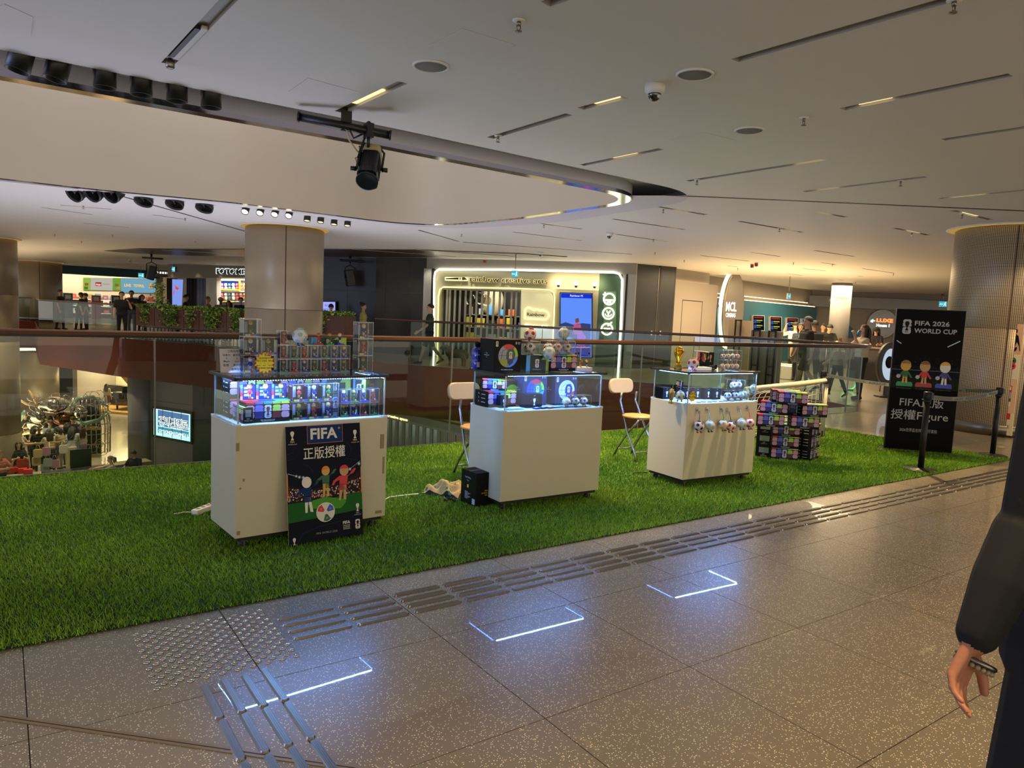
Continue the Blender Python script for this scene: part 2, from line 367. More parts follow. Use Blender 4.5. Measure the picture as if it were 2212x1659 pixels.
# handrail and glass along the void edge
def walk(path, step, off=0):
    P = [Vec(p) for p in path]; out = [P[0]]; acc = 0
    for a, b in zip(P, P[1:]):
        l = (b-a).length; t = 0
        while acc+l-t >= step:
            t += step-acc; acc = 0; out.append(a+(b-a)*(t/l))
        acc += l-t
    return out
k0 = min(range(len(VOID)), key=lambda i: (VOID[i][0]-13.75)**2+(VOID[i][1]-7.24)**2)
curve = [p for p in VOID if p[0] > 12.5 and p[1] < 10.0]
RAILH = 1.22
def inset(path, d):
    out = []
    for i, p in enumerate(path):
        a, b = Vec(path[max(i-1, 0)]), Vec(path[min(i+1, len(path)-1)]); t = (b-a).normalized(); out.append((p[0]+t.y*d, p[1]-t.x*d))
    return out
def rail(mb, path, z):
    P = inset(path, .03); n = len(P); prof = [(-.03, -.02), (.03, -.02), (.034, .008), (.024, .02), (-.024, .02), (-.034, .008)]
    vs = []
    for i, p in enumerate(P):
        a, b = Vec(P[max(i-1, 0)]), Vec(P[min(i+1, n-1)]); t = (b-a).normalized()
        for q in prof: vs.append((p[0]+t.y*q[0], p[1]-t.x*q[0], z+q[1]))
    m = len(prof); mb.add(vs, [(i*m+k, i*m+(k+1) % m, (i+1)*m+(k+1) % m, (i+1)*m+k) for i in range(n-1) for k in range(m)], M_WOODRAIL, False)
    v2 = []
    for i, p in enumerate(P):
        a, b = Vec(P[max(i-1, 0)]), Vec(P[min(i+1, n-1)]); t = (b-a).normalized()
        for q in ((-.016, -.04), (.016, -.04), (.016, -.02), (-.016, -.02)): v2.append((p[0]+t.y*q[0], p[1]-t.x*q[0], z+q[1]))
    mb.add(v2, [(i*4+k, i*4+(k+1) % 4, (i+1)*4+(k+1) % 4, (i+1)*4+k) for i in range(n-1) for k in range(4)], M_DARKMET, False)
def balustrade(name, label, path, joints, steel):
    t = thing(name, label, 'balustrade', (path[0][0], path[0][1], 0))
    off = Matrix.Translation((-path[0][0], -path[0][1], 0))
    r = MB(off); rail(r, path, RAILH); r.build('handrail', t)
    for a, b in zip(joints, joints[1:]):
        A, B = Vec(a), Vec(b); u = (B-A).normalized(); A2, B2 = A+u*.006, B-u*.006; nrm = Vec((u.y, -u.x))*.006
        g = MB(off); g.prism([tuple(A2-nrm), tuple(B2-nrm), tuple(B2+nrm), tuple(A2+nrm)], -.02, RAILH-.04, M_GLASS); g.build('glass_panel', t)
        c = MB(off); c.prism([tuple(A-nrm*2.5), tuple(B-nrm*2.5), tuple(B+nrm*2.5), tuple(A+nrm*2.5)], 0, .012, M_STEEL); c.build('base_channel', t)
    for a in joints:
        c = MB(off); c.cbox((a[0], a[1]-.0, RAILH/2-.03), (.012, .02, RAILH-.05) if steel else (.008, .012, RAILH-.06), M_STEEL); c.build('joint_post', t)
    return t
near = [(-5.9, 7.24)]+[(x, 7.24) for x in (-2, 1.14, 4.25, 7.3, 10.4)]+curve
arc = walk([(10.4, 7.24), (12.55, 7.24)]+curve, .86)
balustrade('glass_balustrade', 'clear glass balustrade with brown timber rail directly behind the turf', near,
           [(-5.1, 7.24), (-2, 7.24), (1.14, 7.24), (4.25, 7.24), (7.3, 7.24), (10.4, 7.24), (12.55, 7.24)]+[tuple(p) for p in arc[3:]], True)
farp = [p for p in VOID if p[1] >= 10.0 and p[0] > 2 and p[1] < 20.5 and p[0] < 14.3 or (10 <= p[1] < 13.5 and p[0] > 12)]
farp = [curve[-1]]+[p for p in farp if p[1] > curve[-1][1]]
balustrade('glass_balustrade', 'clear glass balustrade with timber rail across the void below the art shop', farp, [tuple(p) for p in walk(farp, 1.9)], False)
lp = [p for p in VOID if 30 < p[1] < 46.1 and p[0] > .5]; lp = lp[1:]
balustrade('glass_balustrade', 'distant glass balustrade turning the corner before the toy shop', lp, [tuple(p) for p in walk(lp, 1.6)], False)
bp_ = [(-5.5, 46.1), (1.4, 46.1)]
balustrade('glass_balustrade', 'most distant glass balustrade, seen beside the dark column edge', bp_, [tuple(p) for p in walk(bp_, 1.7)], False)

# ---------------- ceiling ----------------
def rrect(x0, y0, x1, y1, rads): return fillet([(x0, y0), (x1, y0), (x1, y1), (x0, y1)], rads, 14)
CV_OUT = fillet([(-7, 6.33), (3.0, 6.36), (7.9, 6.62), (8.25, 10.6), (7.55, 13.55), (3.2, 13.35), (1.2, 13.7), (-7, 14.4)], [0, 2, 1.35, 3, 1.5, 2, 3, 0], 10)
CV_IN = fillet([(-7, 7.12), (3.0, 7.12), (7.25, 7.38), (7.3, 10.4), (6.95, 13.05), (3.2, 12.8), (1.2, 13.2), (-7, 13.2)], [0, 2, 1.0, 3, 1.6, 2, 3, 0], 10)
CV_MID = fillet([(-7, 6.98), (3.0, 6.98), (7.4, 7.22), (7.45, 10.4), (7.08, 13.2), (3.2, 12.95), (1.2, 13.35), (-7, 13.35)], [0, 2, 1.1, 3, 1.6, 2, 3, 0], 10)
SL = [((1587, 131), (2058, -3), 0, 0), ((1254, 235), (1349, 210), .3, .85), ((1059, 298), (1229, 247), 0, 0), ((1820, 236), (2183, 162), .1, .32),
      ((1257, 357), (1428, 322), .4, .7), ((2037, 302), (2290, 264), 0, 0), ((1486, 391), (1780, 345), .8, 1), ((1737, 414), (2000, 382), .1, .3),
      ((2030, 429), (2230, 409), .1, .5), ((732, 242), (870, 178), .25, .7), ((362, 138), (505, -12), 0, 0), ((1178, 9), (1300, -32), 0, 0),
      ((1413, 445), (1526, 464), .4, .7), ((1324, 473), (1479, 496), .8, .95), ((1765, 458), (1827, 469), .05, .6), ((1597, 478), (1734, 502), .75, .95),
      ((2058, 455), (2140, 475), .3, .7), ((1933, 493), (2006, 508), .4, .8), ((1153, 481), (1257, 495), .45, .75), ((1108, 501), (1257, 520), .7, .95),
      ((1331, 506), (1440, 522), .8, 1), ((1622, 545), (1685, 554), 0, .4), ((1514, 552), (1617, 564), .8, .95), ((1760, 541), (1844, 554), .7, .9),
      ((1571, 574), (1593, 577), 0, 1), ((1774, 567), (1805, 572), 0, .7), ((1734, 580), (1783, 585), 0, .4), ((1863, 580), (1931, 590), .5, .75),
      ((1853, 596), (1864, 597.5), 0, 1), ((1811, 604), (1822, 605.5), 0, 1), ((1702, 591), (1732, 595), 0, .4), ((1907, 617), (1918, 618), 0, 1),
      ((30, 530), (50, 532), 0, 1), ((142, 531.5), (157, 533), 0, 1), ((154, 526), (168, 527), 0, 1), ((134, 539), (149, 540), 0, 1),
      ((72, 552), (84, 553), 0, 1), ((177, 560), (190, 561), 0, 1), ((194, 557), (206, 558), 0, 1), ((288, 567.5), (300, 568.5), 0, 1), ((130, 443), (240, 452), .3, .5),
      ((90, 448), (200, 464), 0, 0), ((330, 464), (400, 474), 0, 0), ((180, 482), (280, 492), 0, 0)]
SLL = ['longest unlit slot in the ceiling, running past the second round speaker', 'short lit slot beside the near dome camera', 'unlit slot in line with the short lit slot by the dome camera', 'slot lit near one end, above the lowest round speaker', 'lit slot closest to the tip of the ceiling opening', 'unlit slot cut by the frame edge above the perforated column', 'slot lit at its far end, beyond the faint access panel', 'slot lit at its near end, crossing beside a sprinkler', 'lit slot cut by the frame edge, lowest before the dark ceiling joint', 'lit slot from which the theatre spotlight bracket hangs', 'pale slot holding the black air vent', 'slot end cut by the top of the frame']
slots = []; holes = [CV_OUT]; W_ = .082
for a, b, f0, f1 in SL:
    A, B = at(*a, HC), at(*b, HC); A.z = B.z = 0; u = (B-A).normalized(); n = Vec((-u.y, u.x, 0))*W_/2
    slots.append((A, B, u, n, f0, f1)); holes.append([tuple((q)[:2]) for q in (A-n, B-n, B+n, A+n)])
SPK = [(931, 142), (1501, 160), (1619, 281)]
ce = structure(sheet([(-8, -6), (42, -6), (42, 60), (-8, 60)], holes, HC, M_CEIL, MB(), True).build('ceiling'))
M_LENS = glow('slot_lens', '#ffdf9e', 1.3)
for i, (A, B, u, n, f0, f1) in enumerate(slots):
    ln = (B-A).length; a = math.atan2(u.y, u.x); dist = A.length
    pos = 'nearest the camera' if i == 0 else ''
    t = thing('recessed_light_slot', SLL[i] if i < 12 else f'distant narrow {"lit" if f1 else "unlit"} light slot beyond the ceiling opening', 'ceiling light', (A.x, A.y, HC), a, ('lit' if f1 else 'unlit')+' light slots recessed in the ceiling')
    h = MB(); w2 = W_/2
    h.add([(0, -w2, 0), (ln, -w2, 0), (ln, w2, 0), (0, w2, 0), (0, -w2, .03), (ln, -w2, .03), (ln, w2, .03), (0, w2, .03)],
          [(4, 7, 6, 5), (0, 4, 5, 1), (1, 5, 6, 2), (2, 6, 7, 3), (3, 7, 4, 0)], M_SLOT)
    h.build('channel', t)
    if f1:
        l = MB(); l.box(ln*f0, -w2*.8, .018, ln*f1, w2*.8, .028, M_LENS); l.build('lens', t)
        c = (A+B)/2
        if dist > 13: spot((c.x, c.y, HC-.02), (c.x, c.y, 0), 75, WARM, 120, 1, .12)
# the plain slot over the walkway ends in an open black vent with a small spotlight
v = thing('linear_diffuser', 'black linear air vent with a small spotlight in the ceiling slot', 'air vent'); A, B, u, n, *_ = slots[10]; v.location = (A.x, A.y, HC); v.rotation_euler.z = math.atan2(u.y, u.x)
q = MB(); ln = (B-A).length; q.box(ln*.12, -.03, .0, ln*.56, .0, .02, M_BLACK); q.build('vent_opening', v)
q = MB(); q.box(ln*.1, .002, -.004, ln*.58, .036, .02, M_WHITE); q.build('vent_frame', v)
q = MB(); q.lathe([(.02, -.05), (.03, -.04), (.03, 0), (.015, .02)], M_STEEL, (ln*.05, 0, 0), 12); q.build('spotlight', v)
# opening in the ceiling: inner shaft, bright trim, lip and slot
ap = MB(); wallstrip(ap, CV_IN, HC-.03, 9.0, M_BEIGE); structure(ap.build('wall_ceiling_shaft'))
ap = MB(); sheet(CV_MID, [CV_IN], HC-.03, M_TRIM, ap, True); wallstrip(ap, CV_MID, HC-.03, HC+.02, M_TRIM); structure(ap.build('trim_2'))
ap = MB(); wallstrip(ap, CV_MID, HC+.02, HC+.16, M_LAV); sheet(CV_OUT, [CV_MID], HC+.16, M_LAV, ap, True); wallstrip(ap, CV_OUT, HC, HC+.16, M_LAV); structure(ap.build('ceiling_reveal'))
lipo = [p for p in CV_OUT]; s = MB()
# closed lip round the east end and the far side
A_ = [p for p in CV_OUT if p[0] > 6.6 and p[1] > 6.78 or (p[1] > 10 and p[0] > -2)]; B_ = [min(CV_MID, key=lambda q: (q[0]-p[0])**2+(q[1]-p[1])**2) for p in A_]
n = len(A_); s.add([(p[0], p[1], HC-.004) for p in A_]+[(p[0], p[1], HC-.004) for p in B_], [(i+1, i, n+i, n+i+1) for i in range(n-1)], M_LAV)
structure(s.build('trim_3'))
s = MB(); s.add([(x, y, 9) for x, y in CV_IN], [tuple(range(len(CV_IN)))[::-1]], M_BEIGE); structure(s.build('ceiling_shaft_top'))
# dark joint lines and the dark timber panel of the ceiling
s = MB()
for a, b in (((1434, 421), (2300, 459)), ((265, 424), (560, 508)), ((905, 497), (990, 521)), ((1000, 523), (1365, 549))):
    A, B = at(*a, HC), at(*b, HC); u = (B-A).normalized(); nn = Vec((-u.y, u.x, 0))*.022
    s.prism([tuple(q[:2]) for q in (A-nn, B-nn, B+nn, A+nn)], HC-.006, HC+.0, M_DARKMET)
structure(s.build('trim_4'))
s = MB(); M_DWOOD = mat('dark_timber_ceiling', '#3a2a20', .35, noise=.2, nscale=3)
P = [at(*q, HC) for q in ((225, 541), (300, 536), (420, 537.5), (640, 537), (900, 539), (1130, 547), (1225, 554), (1100, 555.5), (900, 555), (690, 552.5), (540, 553), (400, 551), (300, 547))]
s.prism([(p.x, p.y) for p in P], HC-.02, HC-.002, M_DWOOD); structure(s.build('ceiling_timber_panel'))
s = MB()
for a, b in (((760, 539), (985, 555)), ((900, 540), (1110, 554.5)), ((350, 541), (560, 552))):
    A, B = at(*a, HC-.03), at(*b, HC-.03); u = (B-A).normalized(); nn = Vec((-u.y, u.x, 0))*.03; s.prism([tuple(q[:2]) for q in (A-nn, B-nn, B+nn, A+nn)], HC-.03, HC-.02, M_STEEL)
structure(s.build('trim_5'))
# access panels: outline grooves in the ceiling
for quad, alb in zip((((922, 100), (1000, 61), (1114, 97), (1038, 135)), ((1450, 302), (1520, 285), (1590, 303), (1508, 318)), ((622, 198), (665, 168), (772, 197), (732, 220)), ((-60, 36), (10, 8), (72, 36), (67, 78))), ('clearly outlined access panel beside the first round speaker', 'faint access panel beside the lowest round speaker', 'access panel above the theatre spotlight', 'access panel cut by the frame corner above the slot spotlights')):
    t = thing('access_panel', alb, 'access panel'); P = [at(*q, HC) for q in quad]; c = sum(P, Vec())/4; t.location = c
    m = MB(); Q = [(p-c)[:2] for p in P]; m.prism([(q[0]*.985, q[1]*.985) for q in Q], -.0025, 0, M_CEIL); m.build('panel', t)
    m = MB(); m.prism(Q, -.0008, 0, M_SLOT); m.build('joint', t)
M_GRILLE = mat('grille_grey', '#77736d', .7, bump=.3, bscale=500)
for i, q in enumerate(SPK):
    t = thing('ceiling_speaker', ['round grey ceiling speaker next to the square access panel', 'round grey ceiling speaker beside the dome camera', 'round grey ceiling speaker below the sprinkler head'][i], 'speaker', at(*q, HC))
    m = MB(); m.lathe([(1e-6, -.008), (.105, -.008), (.11, -.004)], M_GRILLE, n=28); m.build('grille', t)
    m = MB(); m.lathe([(.11, -.004), (.112, -.012), (.124, -.01), (.128, 0)], M_WHITE, n=28); m.build('rim', t)
SPL = {(1121, 44): 'fire sprinkler above the clearly outlined access panel', (1737, 254): 'fire sprinkler above the lowest round speaker', (2062, 0): 'fire sprinkler at the end of the longest slot', (1076, 293): 'fire sprinkler at the end of the unlit slot by the ceiling opening'}
def sprinkler(q, far=False):
    t = thing('sprinkler_head', SPL.get(q, 'tiny fire sprinkler on the more distant ceiling'), 'sprinkler', at(*q, HC), 0, 'fire sprinklers on the ceiling')
    m = MB(); m.lathe([(.038, 0), (.036, -.006), (1e-6, -.008)], M_WHITE, n=16); m.build('escutcheon', t)
    m = MB(); m.cyl((0, 0, -.005), (0, 0, -.03), .012, M_STEEL, 8); m.tube([(-.012, 0, -.028), (-.013, 0, -.045), (0, 0, -.058)], .003, M_STEEL, 5); m.tube([(.012, 0, -.028), (.013, 0, -.045), (0, 0, -.058)], .003, M_STEEL, 5); m.lathe([(1e-6, -.058), (.02, -.058), (.02, -.062), (1e-6, -.063)], M_STEEL, n=12); m.build('head', t)
for q in ((1121, 44), (1737, 254), (2062, 0), (1076, 293), (1506, 388), (1946, 390), (1433, 451), (1684, 493), (2079, 462), (1970, 502), (1175, 485), (997, 505), (1412, 516), (118, 506), (176, 521), (243, 507), (422, 519), (180, 444), (400, 470), (1714, 567), (1594, 579), (1798, 570), (1848, 609), (1930, 591), (1478, 562), (1415, 545)): sprinkler(q)
def dome(q, label):
    t = thing('dome_camera', label, 'security camera', at(*q, HC)); m = MB(); m.lathe([(.075, 0), (.07, -.045), (.052, -.06), (.048, -.062)], M_WHITE, n=24); m.build('housing', t)
    m = MB(); m.ball((0, 0, -.062), (.047, .047, .05), mat('smoked_dome', '#0c0c10', .08, coat=1), 20, 8, 0, PI/2); m.build('dome', t)
    m = MB(); m.cyl((0, -.035, -.08), (0, -.05, -.088), .012, M_WHITE, 10); m.build('lens', t)
dome((1415, 184), 'white dome camera with dark bubble on the near ceiling'); dome((1317, 503), 'small dome camera on the ceiling beyond the opening'); dome((1168, 545), 'small dome camera above the art shop sign'); dome((281, 560), 'small dome camera above the toy shop')
M_RED = mat('alarm_red', '#8e1b18', .4)
for q, lb in (((1625, 570), 'small red alarm sounder on the ceiling, closer to the art shop'), ((1634, 567), 'small red alarm sounder on the ceiling, closer to the cinema'), ((1047, 560), 'red alarm bell over the art shop bulkhead'), ((2036, 633), 'red alarm bell over the far corridor')):
    t = thing('alarm_sounder', lb, 'alarm', at(*q, HC)); m = MB(); m.lathe([(.05, 0), (.05, -.02)], M_WHITE, n=14); m.build('base', t); m = MB(); m.lathe([(.048, -.02), (.045, -.1), (.03, -.11), (1e-6, -.112)], M_RED, n=14); m.build('body', t)

# ---------------- columns ----------------
M_PERF = mat('perforated_metal', '#85796b', .4, .25)
_t, _n, _l = nt(M_PERF); _b = _n['Principled BSDF']; tc = _n.new('ShaderNodeTexCoord'); mp = _n.new('ShaderNodeMapping'); vo = _n.new('ShaderNodeTexVoronoi'); vo.inputs['Randomness'].default_value = 0; vo.inputs['Scale'].default_value = 1
mp.inputs['Scale'].default_value = (210, 60, 1); cr = _n.new('ShaderNodeValToRGB'); cr.color_ramp.interpolation = 'EASE'; cr.color_ramp.elements[0].color = (*L('#1d1812'), 1); cr.color_ramp.elements[0].position = .30; cr.color_ramp.elements[1].position = .42; cr.color_ramp.elements[1].color = (*L('#b8a88e'), 1)
_l.new(tc.outputs['UV'], mp.inputs[0]); _l.new(mp.outputs[0], vo.inputs[0]); _l.new(vo.outputs['Distance'], cr.inputs[0]); _l.new(cr.outputs[0], _b.inputs['Base Color'])
M_COLM = mat('column_metal', '#8d7f69', .36, .35, noise=.04, nscale=3)
M_COVE = glow('cove_glow', '#ffc864', .35)
def column(c, r, z0, z1, label, seam, perf, joints, ring=True):
    t = thing('column', label, 'column', (c[0], c[1], z0)); H = z1-z0
    zs = [0]+[j-z0 for j in joints]+[H-.03]
    for a, b in zip(zs, zs[1:]):
        m = MB(); m.lathe([(r-.012, a), (r, a+.012), (r, b-.012), (r-.012, b)], M_PERF if perf else M_COLM, n=64); o = m.build('cladding_panel', t)
        if perf:
            uv = o.data.uv_layers.new(name='UVMap'); me = o.data
            for p in me.polygons:
                an = [math.atan2(me.vertices[i].co.y, me.vertices[i].co.x)/(2*PI) for i in p.vertices]
                if max(an)-min(an) > .5: an = [x+1 if x < 0 else x for x in an]
                for li, x, i in zip(p.loop_indices, an, p.vertices): uv.data[li].uv = (x, me.vertices[i].co.z)
        m = MB(); m.lathe([(r-.025, b-.0125), (r-.025, b+.0125)], M_DARKMET, n=48); m.build('joint', t)
    m = MB()
    for a in (seam, seam+PI): m.add([(math.cos(a+s*.014)*(r+.002), math.sin(a+s*.014)*(r+.002), z) for z in (0, H-.04) for s in (-1, 1)], [(0, 1, 3, 2)], mat('seam_brown', '#3b2417', .5))
    m.build('seam', t)
    m = MB(); m.lathe([(r+.01, 0), (r+.01, .16), (r, .17)], M_STEEL, n=48); m.build('base_ring', t)
    if ring:
        m = MB(); m.lathe([(r+.0, H-.0), (r+.13, H-.002), (r+.13, H-.02), (r+.0, H-.02)], M_WHITE, n=48); m.build('capital_ring', t)
        m = MB(); m.lathe([(r+.1, H-.022), (r+.02, H-.028), (r+.02, H-.022)], M_COVE, n=48); m.build('cove_light', t)
    return t
d = ray(2172, 700); a = math.atan2(d.y, d.x); cxy = (math.cos(a)*14.05, math.sin(a)*14.05)
column(cxy, .82, 0, HC, 'round column clad in perforated metal, behind the event poster stand', a+PI+.05, True, [1.63])
d = ray(615, 600); a = math.atan2(d.y, d.x); column((math.cos(a)*17.2, math.sin(a)*17.2), .84, -5, HC, 'round bronze column rising through the void behind the first showcase', a+PI+.02, False, [-1.42, 1.4])
d = ray(-28, 700); a = math.atan2(d.y, d.x); column((math.cos(a)*29.0, math.sin(a)*29.0), .86, -5, HC, 'round bronze column rising through the void at the frame edge', a+PI-.8, False, [-3.1, -.1, 1.4])
d = ray(86, 640); a = math.atan2(d.y, d.x); column((math.cos(a)*48.0, math.sin(a)*48.0), 1.08, 0, HC, 'stout pale column in front of the distant toy shop', a+PI, False, [])
# ======================= TURF AND SHOWCASES =======================
M_TURFB = mat('turf_backing', '#1c2a10', .9)
m_ = bpy.data.materials.new('turf_blade'); MATS['turf_blade'] = m_; _t, _n, _l = nt(m_); _b = _n['Principled BSDF']; _b.inputs['Roughness'].default_value = .55; _b.inputs['Specular IOR Level'].default_value = .3
at_ = _n.new('ShaderNodeAttribute'); at_.attribute_name = 'tone'; cr = _n.new('ShaderNodeValToRGB'); cr.color_ramp.elements[0].color = (*L('#3d7a16'), 1); cr.color_ramp.elements[1].color = (*L('#a9d243'), 1); _l.new(at_.outputs['Fac'], cr.inputs[0]); _l.new(cr.outputs[0], _b.inputs['Base Color'])
turf = tag(thing('artificial_turf', 'bright green artificial turf laid along the glass balustrade', 'turf', (0, 0, 0)))
b = MB(); b.box(-1.6, 3.70, 0, 10.26, 7.17, .008, M_TURFB); b.build('backing', turf)
def blades(name, x0, x1, y0, y1, dens, h, wd, par):
    N = int((x1-x0)*(y1-y0)*dens); x = rng.uniform(x0, x1, N); y = rng.uniform(y0, y1, N); a = rng.uniform(0, 2*PI, N); hh = h*rng.uniform(.55, 1.2, N); ln = hh*rng.uniform(.1, .9, N); la = rng.normal(-2.2, 1.3, N)
    nx, ny = np.cos(a)*wd, np.sin(a)*wd; v = np.empty((N, 3, 3), np.float32)
    v[:, 0] = np.stack([x-nx, y-ny, np.full(N, .006)], 1); v[:, 1] = np.stack([x+nx, y+ny, np.full(N, .006)], 1); v[:, 2] = np.stack([x+np.cos(la)*ln, y+np.sin(la)*ln, .006+hh], 1)
    me = bpy.data.meshes.new(name); me.vertices.add(3*N); me.vertices.foreach_set('co', v.ravel()); me.loops.add(3*N); me.loops.foreach_set('vertex_index', np.arange(3*N, dtype=np.int32))
    me.polygons.add(N); me.polygons.foreach_set('loop_start', np.arange(0, 3*N, 3, dtype=np.int32)); me.update(); me.materials.append(m_)
    t = np.clip(.5+.28*np.sin(x*2.3+1.1*np.sin(y*3))*np.sin(y*2.9+x)+rng.normal(0, .3, N), 0, 1).astype(np.float32)
    A = me.attributes.new('tone', 'FLOAT', 'POINT'); A.data.foreach_set('value', np.repeat(t, 3)); me.validate()
    o = bpy.data.objects.new(name, me); COL.objects.link(o); o.parent = par; o['kind'] = 'stuff'; return o
blades('grass_blade', -.25, 4.2, 3.69, 7.18, 15000, .026, .0028, turf); blades('grass_blade', 4.2, 10.27, 3.69, 7.18, 10000, .027, .0036, turf)

M_LAM = mat('white_laminate', '#c2b99f', .42, noise=.015, nscale=6); M_SKIRT = mat('skirt_dark', '#15130f', .7)
M_RUB = mat('castor_rubber', '#1b1b1b', .6); M_CASE = glass('showcase_glass', '#e8f2f2', .045); M_EDGEG = glass('glass_edge', '#9fd4d0', .25, .1, .35); M_CLEAR = glass('acrylic', '#f2f5f8', .025); M_ACED = glass('acrylic_edge', '#dfe9f5', .2, .15, .22)
M_LED = glow('led_chip', '#5580ff', 130); M_LEDB = mat('led_tape', '#d8dde6', .5); M_BRK = mat('clear_bracket', '#c9d3da', .25); M_TAPE = mat('old_tape', '#8a7a55', .6)
GB = .79; GT = 1.07
def showcase(label, o, deg, w, d, dots):
    F = Frame(o, ang=R(deg)); t = thing('display_showcase', label, 'showcase', (o[0], o[1], 0), R(deg))
    p = MB(); p.box(0, 0, .085, w, d, GB, M_LAM); p.build('plinth', t, .003)
    p = MB(); p.box(.02, .02, .06, w-.02, d-.02, .086, M_SKIRT); p.build('skirt', t)
    for x in (.07, w-.07):
        for y in (.06, d-.06):
            c = MB(); c.cyl((x, y-.012, .026), (x, y+.012, .026), .025, M_RUB, 16); ca = c.build('castor', t)
            c = MB(); c.box(x-.018, y-.02, .05, x+.018, y+.02, .062, M_STEEL); c.box(x-.006, y-.019, .02, x+.006, y-.014, .055, M_STEEL); c.box(x-.006, y+.014, .02, x+.006, y+.019, .055, M_STEEL); c.build('fork', ca)
    i = .016
    for nm, q in (('front_pane', (i, i, w-i, i+.006)), ('back_pane', (i, d-i-.006, w-i, d-i)), ('side_pane', (i, i+.007, i+.006, d-i-.007)), ('side_pane', (w-i-.006, i+.007, w-i, d-i-.007))):
        g = MB(); g.box(q[0], q[1], GB+.001, q[2], q[3], GT, M_CASE); g.build(nm, t)
    for x in (i-.001, w-i-.007):
        for y in (i-.001, d-i-.007): g = MB(); g.box(x, y, GB+.001, x+.008, y+.008, GT, M_EDGEG); g.build('glass_edge', t)
    g = MB(); g.box(-.012, -.012, GT+.001, w+.012, d+.012, GT+.011, M_CASE); g.build('top_pane', t)
    g = MB(); k = .016
    for q in ((-.014, -.014, w+.014, -.014+k), (-.014, d+.014-k, w+.014, d+.014), (-.014, -.014, -.014+k, d+.014), (w+.014-k, -.014, w+.014, d+.014)): g.box(q[0], q[1], GT-.003, q[2], q[3], GT+.0135, M_BLACK)
    g.build('top_trim', t)
    for x in (i, w-i):
        for y in (i, d-i): g = MB(); g.cbox((x, y, GB+.002), (.036, .036, .016), M_BRK); g.build('corner_bracket', t, .003)
    for (a, b, l) in (((.05, .04), (w-.05, .04), 1), ((.035, .06), (.035, d-.06), 0), ((w-.035, .06), (w-.035, d-.06), 0)):
        A, B = Vec((*a, GT-.009)), Vec((*b, GT-.009)); u = (B-A).normalized(); n = Vec((-u.y, u.x, 0))
        s = MB(); q = [A-n*.006, B-n*.006, B+n*.006, A+n*.006]; s.prism([tuple(z)[:2] for z in q], GT-.007, GT-.003, M_LEDB); st = s.build('led_strip', t)
        s = MB(); k = int((B-A).length/.0167)
        for j in range(k):
            c = A+(B-A)*((j+.5)/k); s.cbox((c.x, c.y, GT-.0085), (.006, .006, .003), M_LED)
        s.build('led_chip', st)
        lo = area(F.wp((a[0]+b[0])/2, (a[1]+b[1])/2, GT-.012), F.wp((a[0]+b[0])/2, (a[1]+b[1])/2, 0), (B-A).length*dots, L('#86b0ff'), .01, .01); lo.data.size = (B-A).length; lo.data.size_y = .012
        lo.rotation_euler = (0, 0, R(deg)+math.atan2(u.y, u.x))
        if not l and (a[0] < w/2 or o[0] < 5): lo.rotation_euler = (-R(52), 0, R(deg)+PI/2)
    return F, t
F1, S1 = showcase('white showcase with the tall football poster leaning on its front', (1.159, 4.529), 3.5, 1.038, .50, 11)
F2, S2 = showcase('white showcase with a plain front, black carton at its side', (3.138, 4.538), -1.3, .995, .50, 8)
F3, S3 = showcase('white showcase with six plush keyrings hanging on its front', (5.108, 4.452), -3.5, .945, .49, 8)
# worn corners and tape marks of the first showcase
w_ = MB()
for x, z, a, b in ((.012, .66, .02, .05), (.05, .45, .012, .018), (.03, .40, .01, .012), (.02, .12, .02, .025), (.985, .12, .05, .02), (1.0, .62, .03, .1), (1.015, .45, .014, .12)): w_.cbox((x, -.0012, z), (a, .0016, b), M_TAPE)
w_.build('tape_mark', S1)

# ---------- packaging ----------
K_ = mat('carton_black', '#0a0a0c', .5, spec=.15); K_IN = mat('carton_navy', '#10131c', .5, spec=.2); C_WH = mat('print_white', '#d9d9dc', .5); C_PK = mat('print_pink', '#b98a98', .5); C_VI = mat('print_violet', '#5c5bb4', .5); C_NV = mat('print_navy', '#1b1a66', .5); C_LM = mat('print_lime', '#a3bd4c', .5); C_MR = mat('print_maroon', '#5b1620', .5); C_GY = mat('print_pale', '#b3bac9', .5); C_RD = mat('print_red', '#c8242c', .5); C_GN = mat('print_green', '#0e5a3a', .5); C_TL = mat('print_teal', '#2f8f86', .5); C_BL = mat('print_blue', '#1f4bb8', .5); C_YL = mat('print_yellow', '#d7c93a', .5); C_OR = mat('print_orange', '#d8702c', .5); C_GD = mat('print_gold', '#8c6b33', .5); C_DG = mat('print_darkgreen', '#0b3028', .5); C_SK = mat('print_sky', '#4f9ad8', .5); M_GOLD = mat('gold_metal', '#d1a027', .2, 1.0)
def two(x, z, w, h, k=0):
    """block of the upper numeral: rounded with two notches"""
    r = w*.26; return [(x-w/2, z-h/2), (x+w/2, z-h/2), (x+w/2, z-h*.16), (x+w*.36, z-h*.16), (x+w/2, z+h*.02)]+[(x+w/2-r+r*math.cos(a), z+h/2-r+r*math.sin(a)) for a in (0, .5, 1, 1.57)]+[(x-w/2+r+r*math.cos(a), z+h/2-r+r*math.sin(a)) for a in (1.57, 2.1, 2.6, 3.14)]+[(x-w/2, z+h*.12), (x-w*.34, z+h*.06), (x-w/2, z-h*.02)]
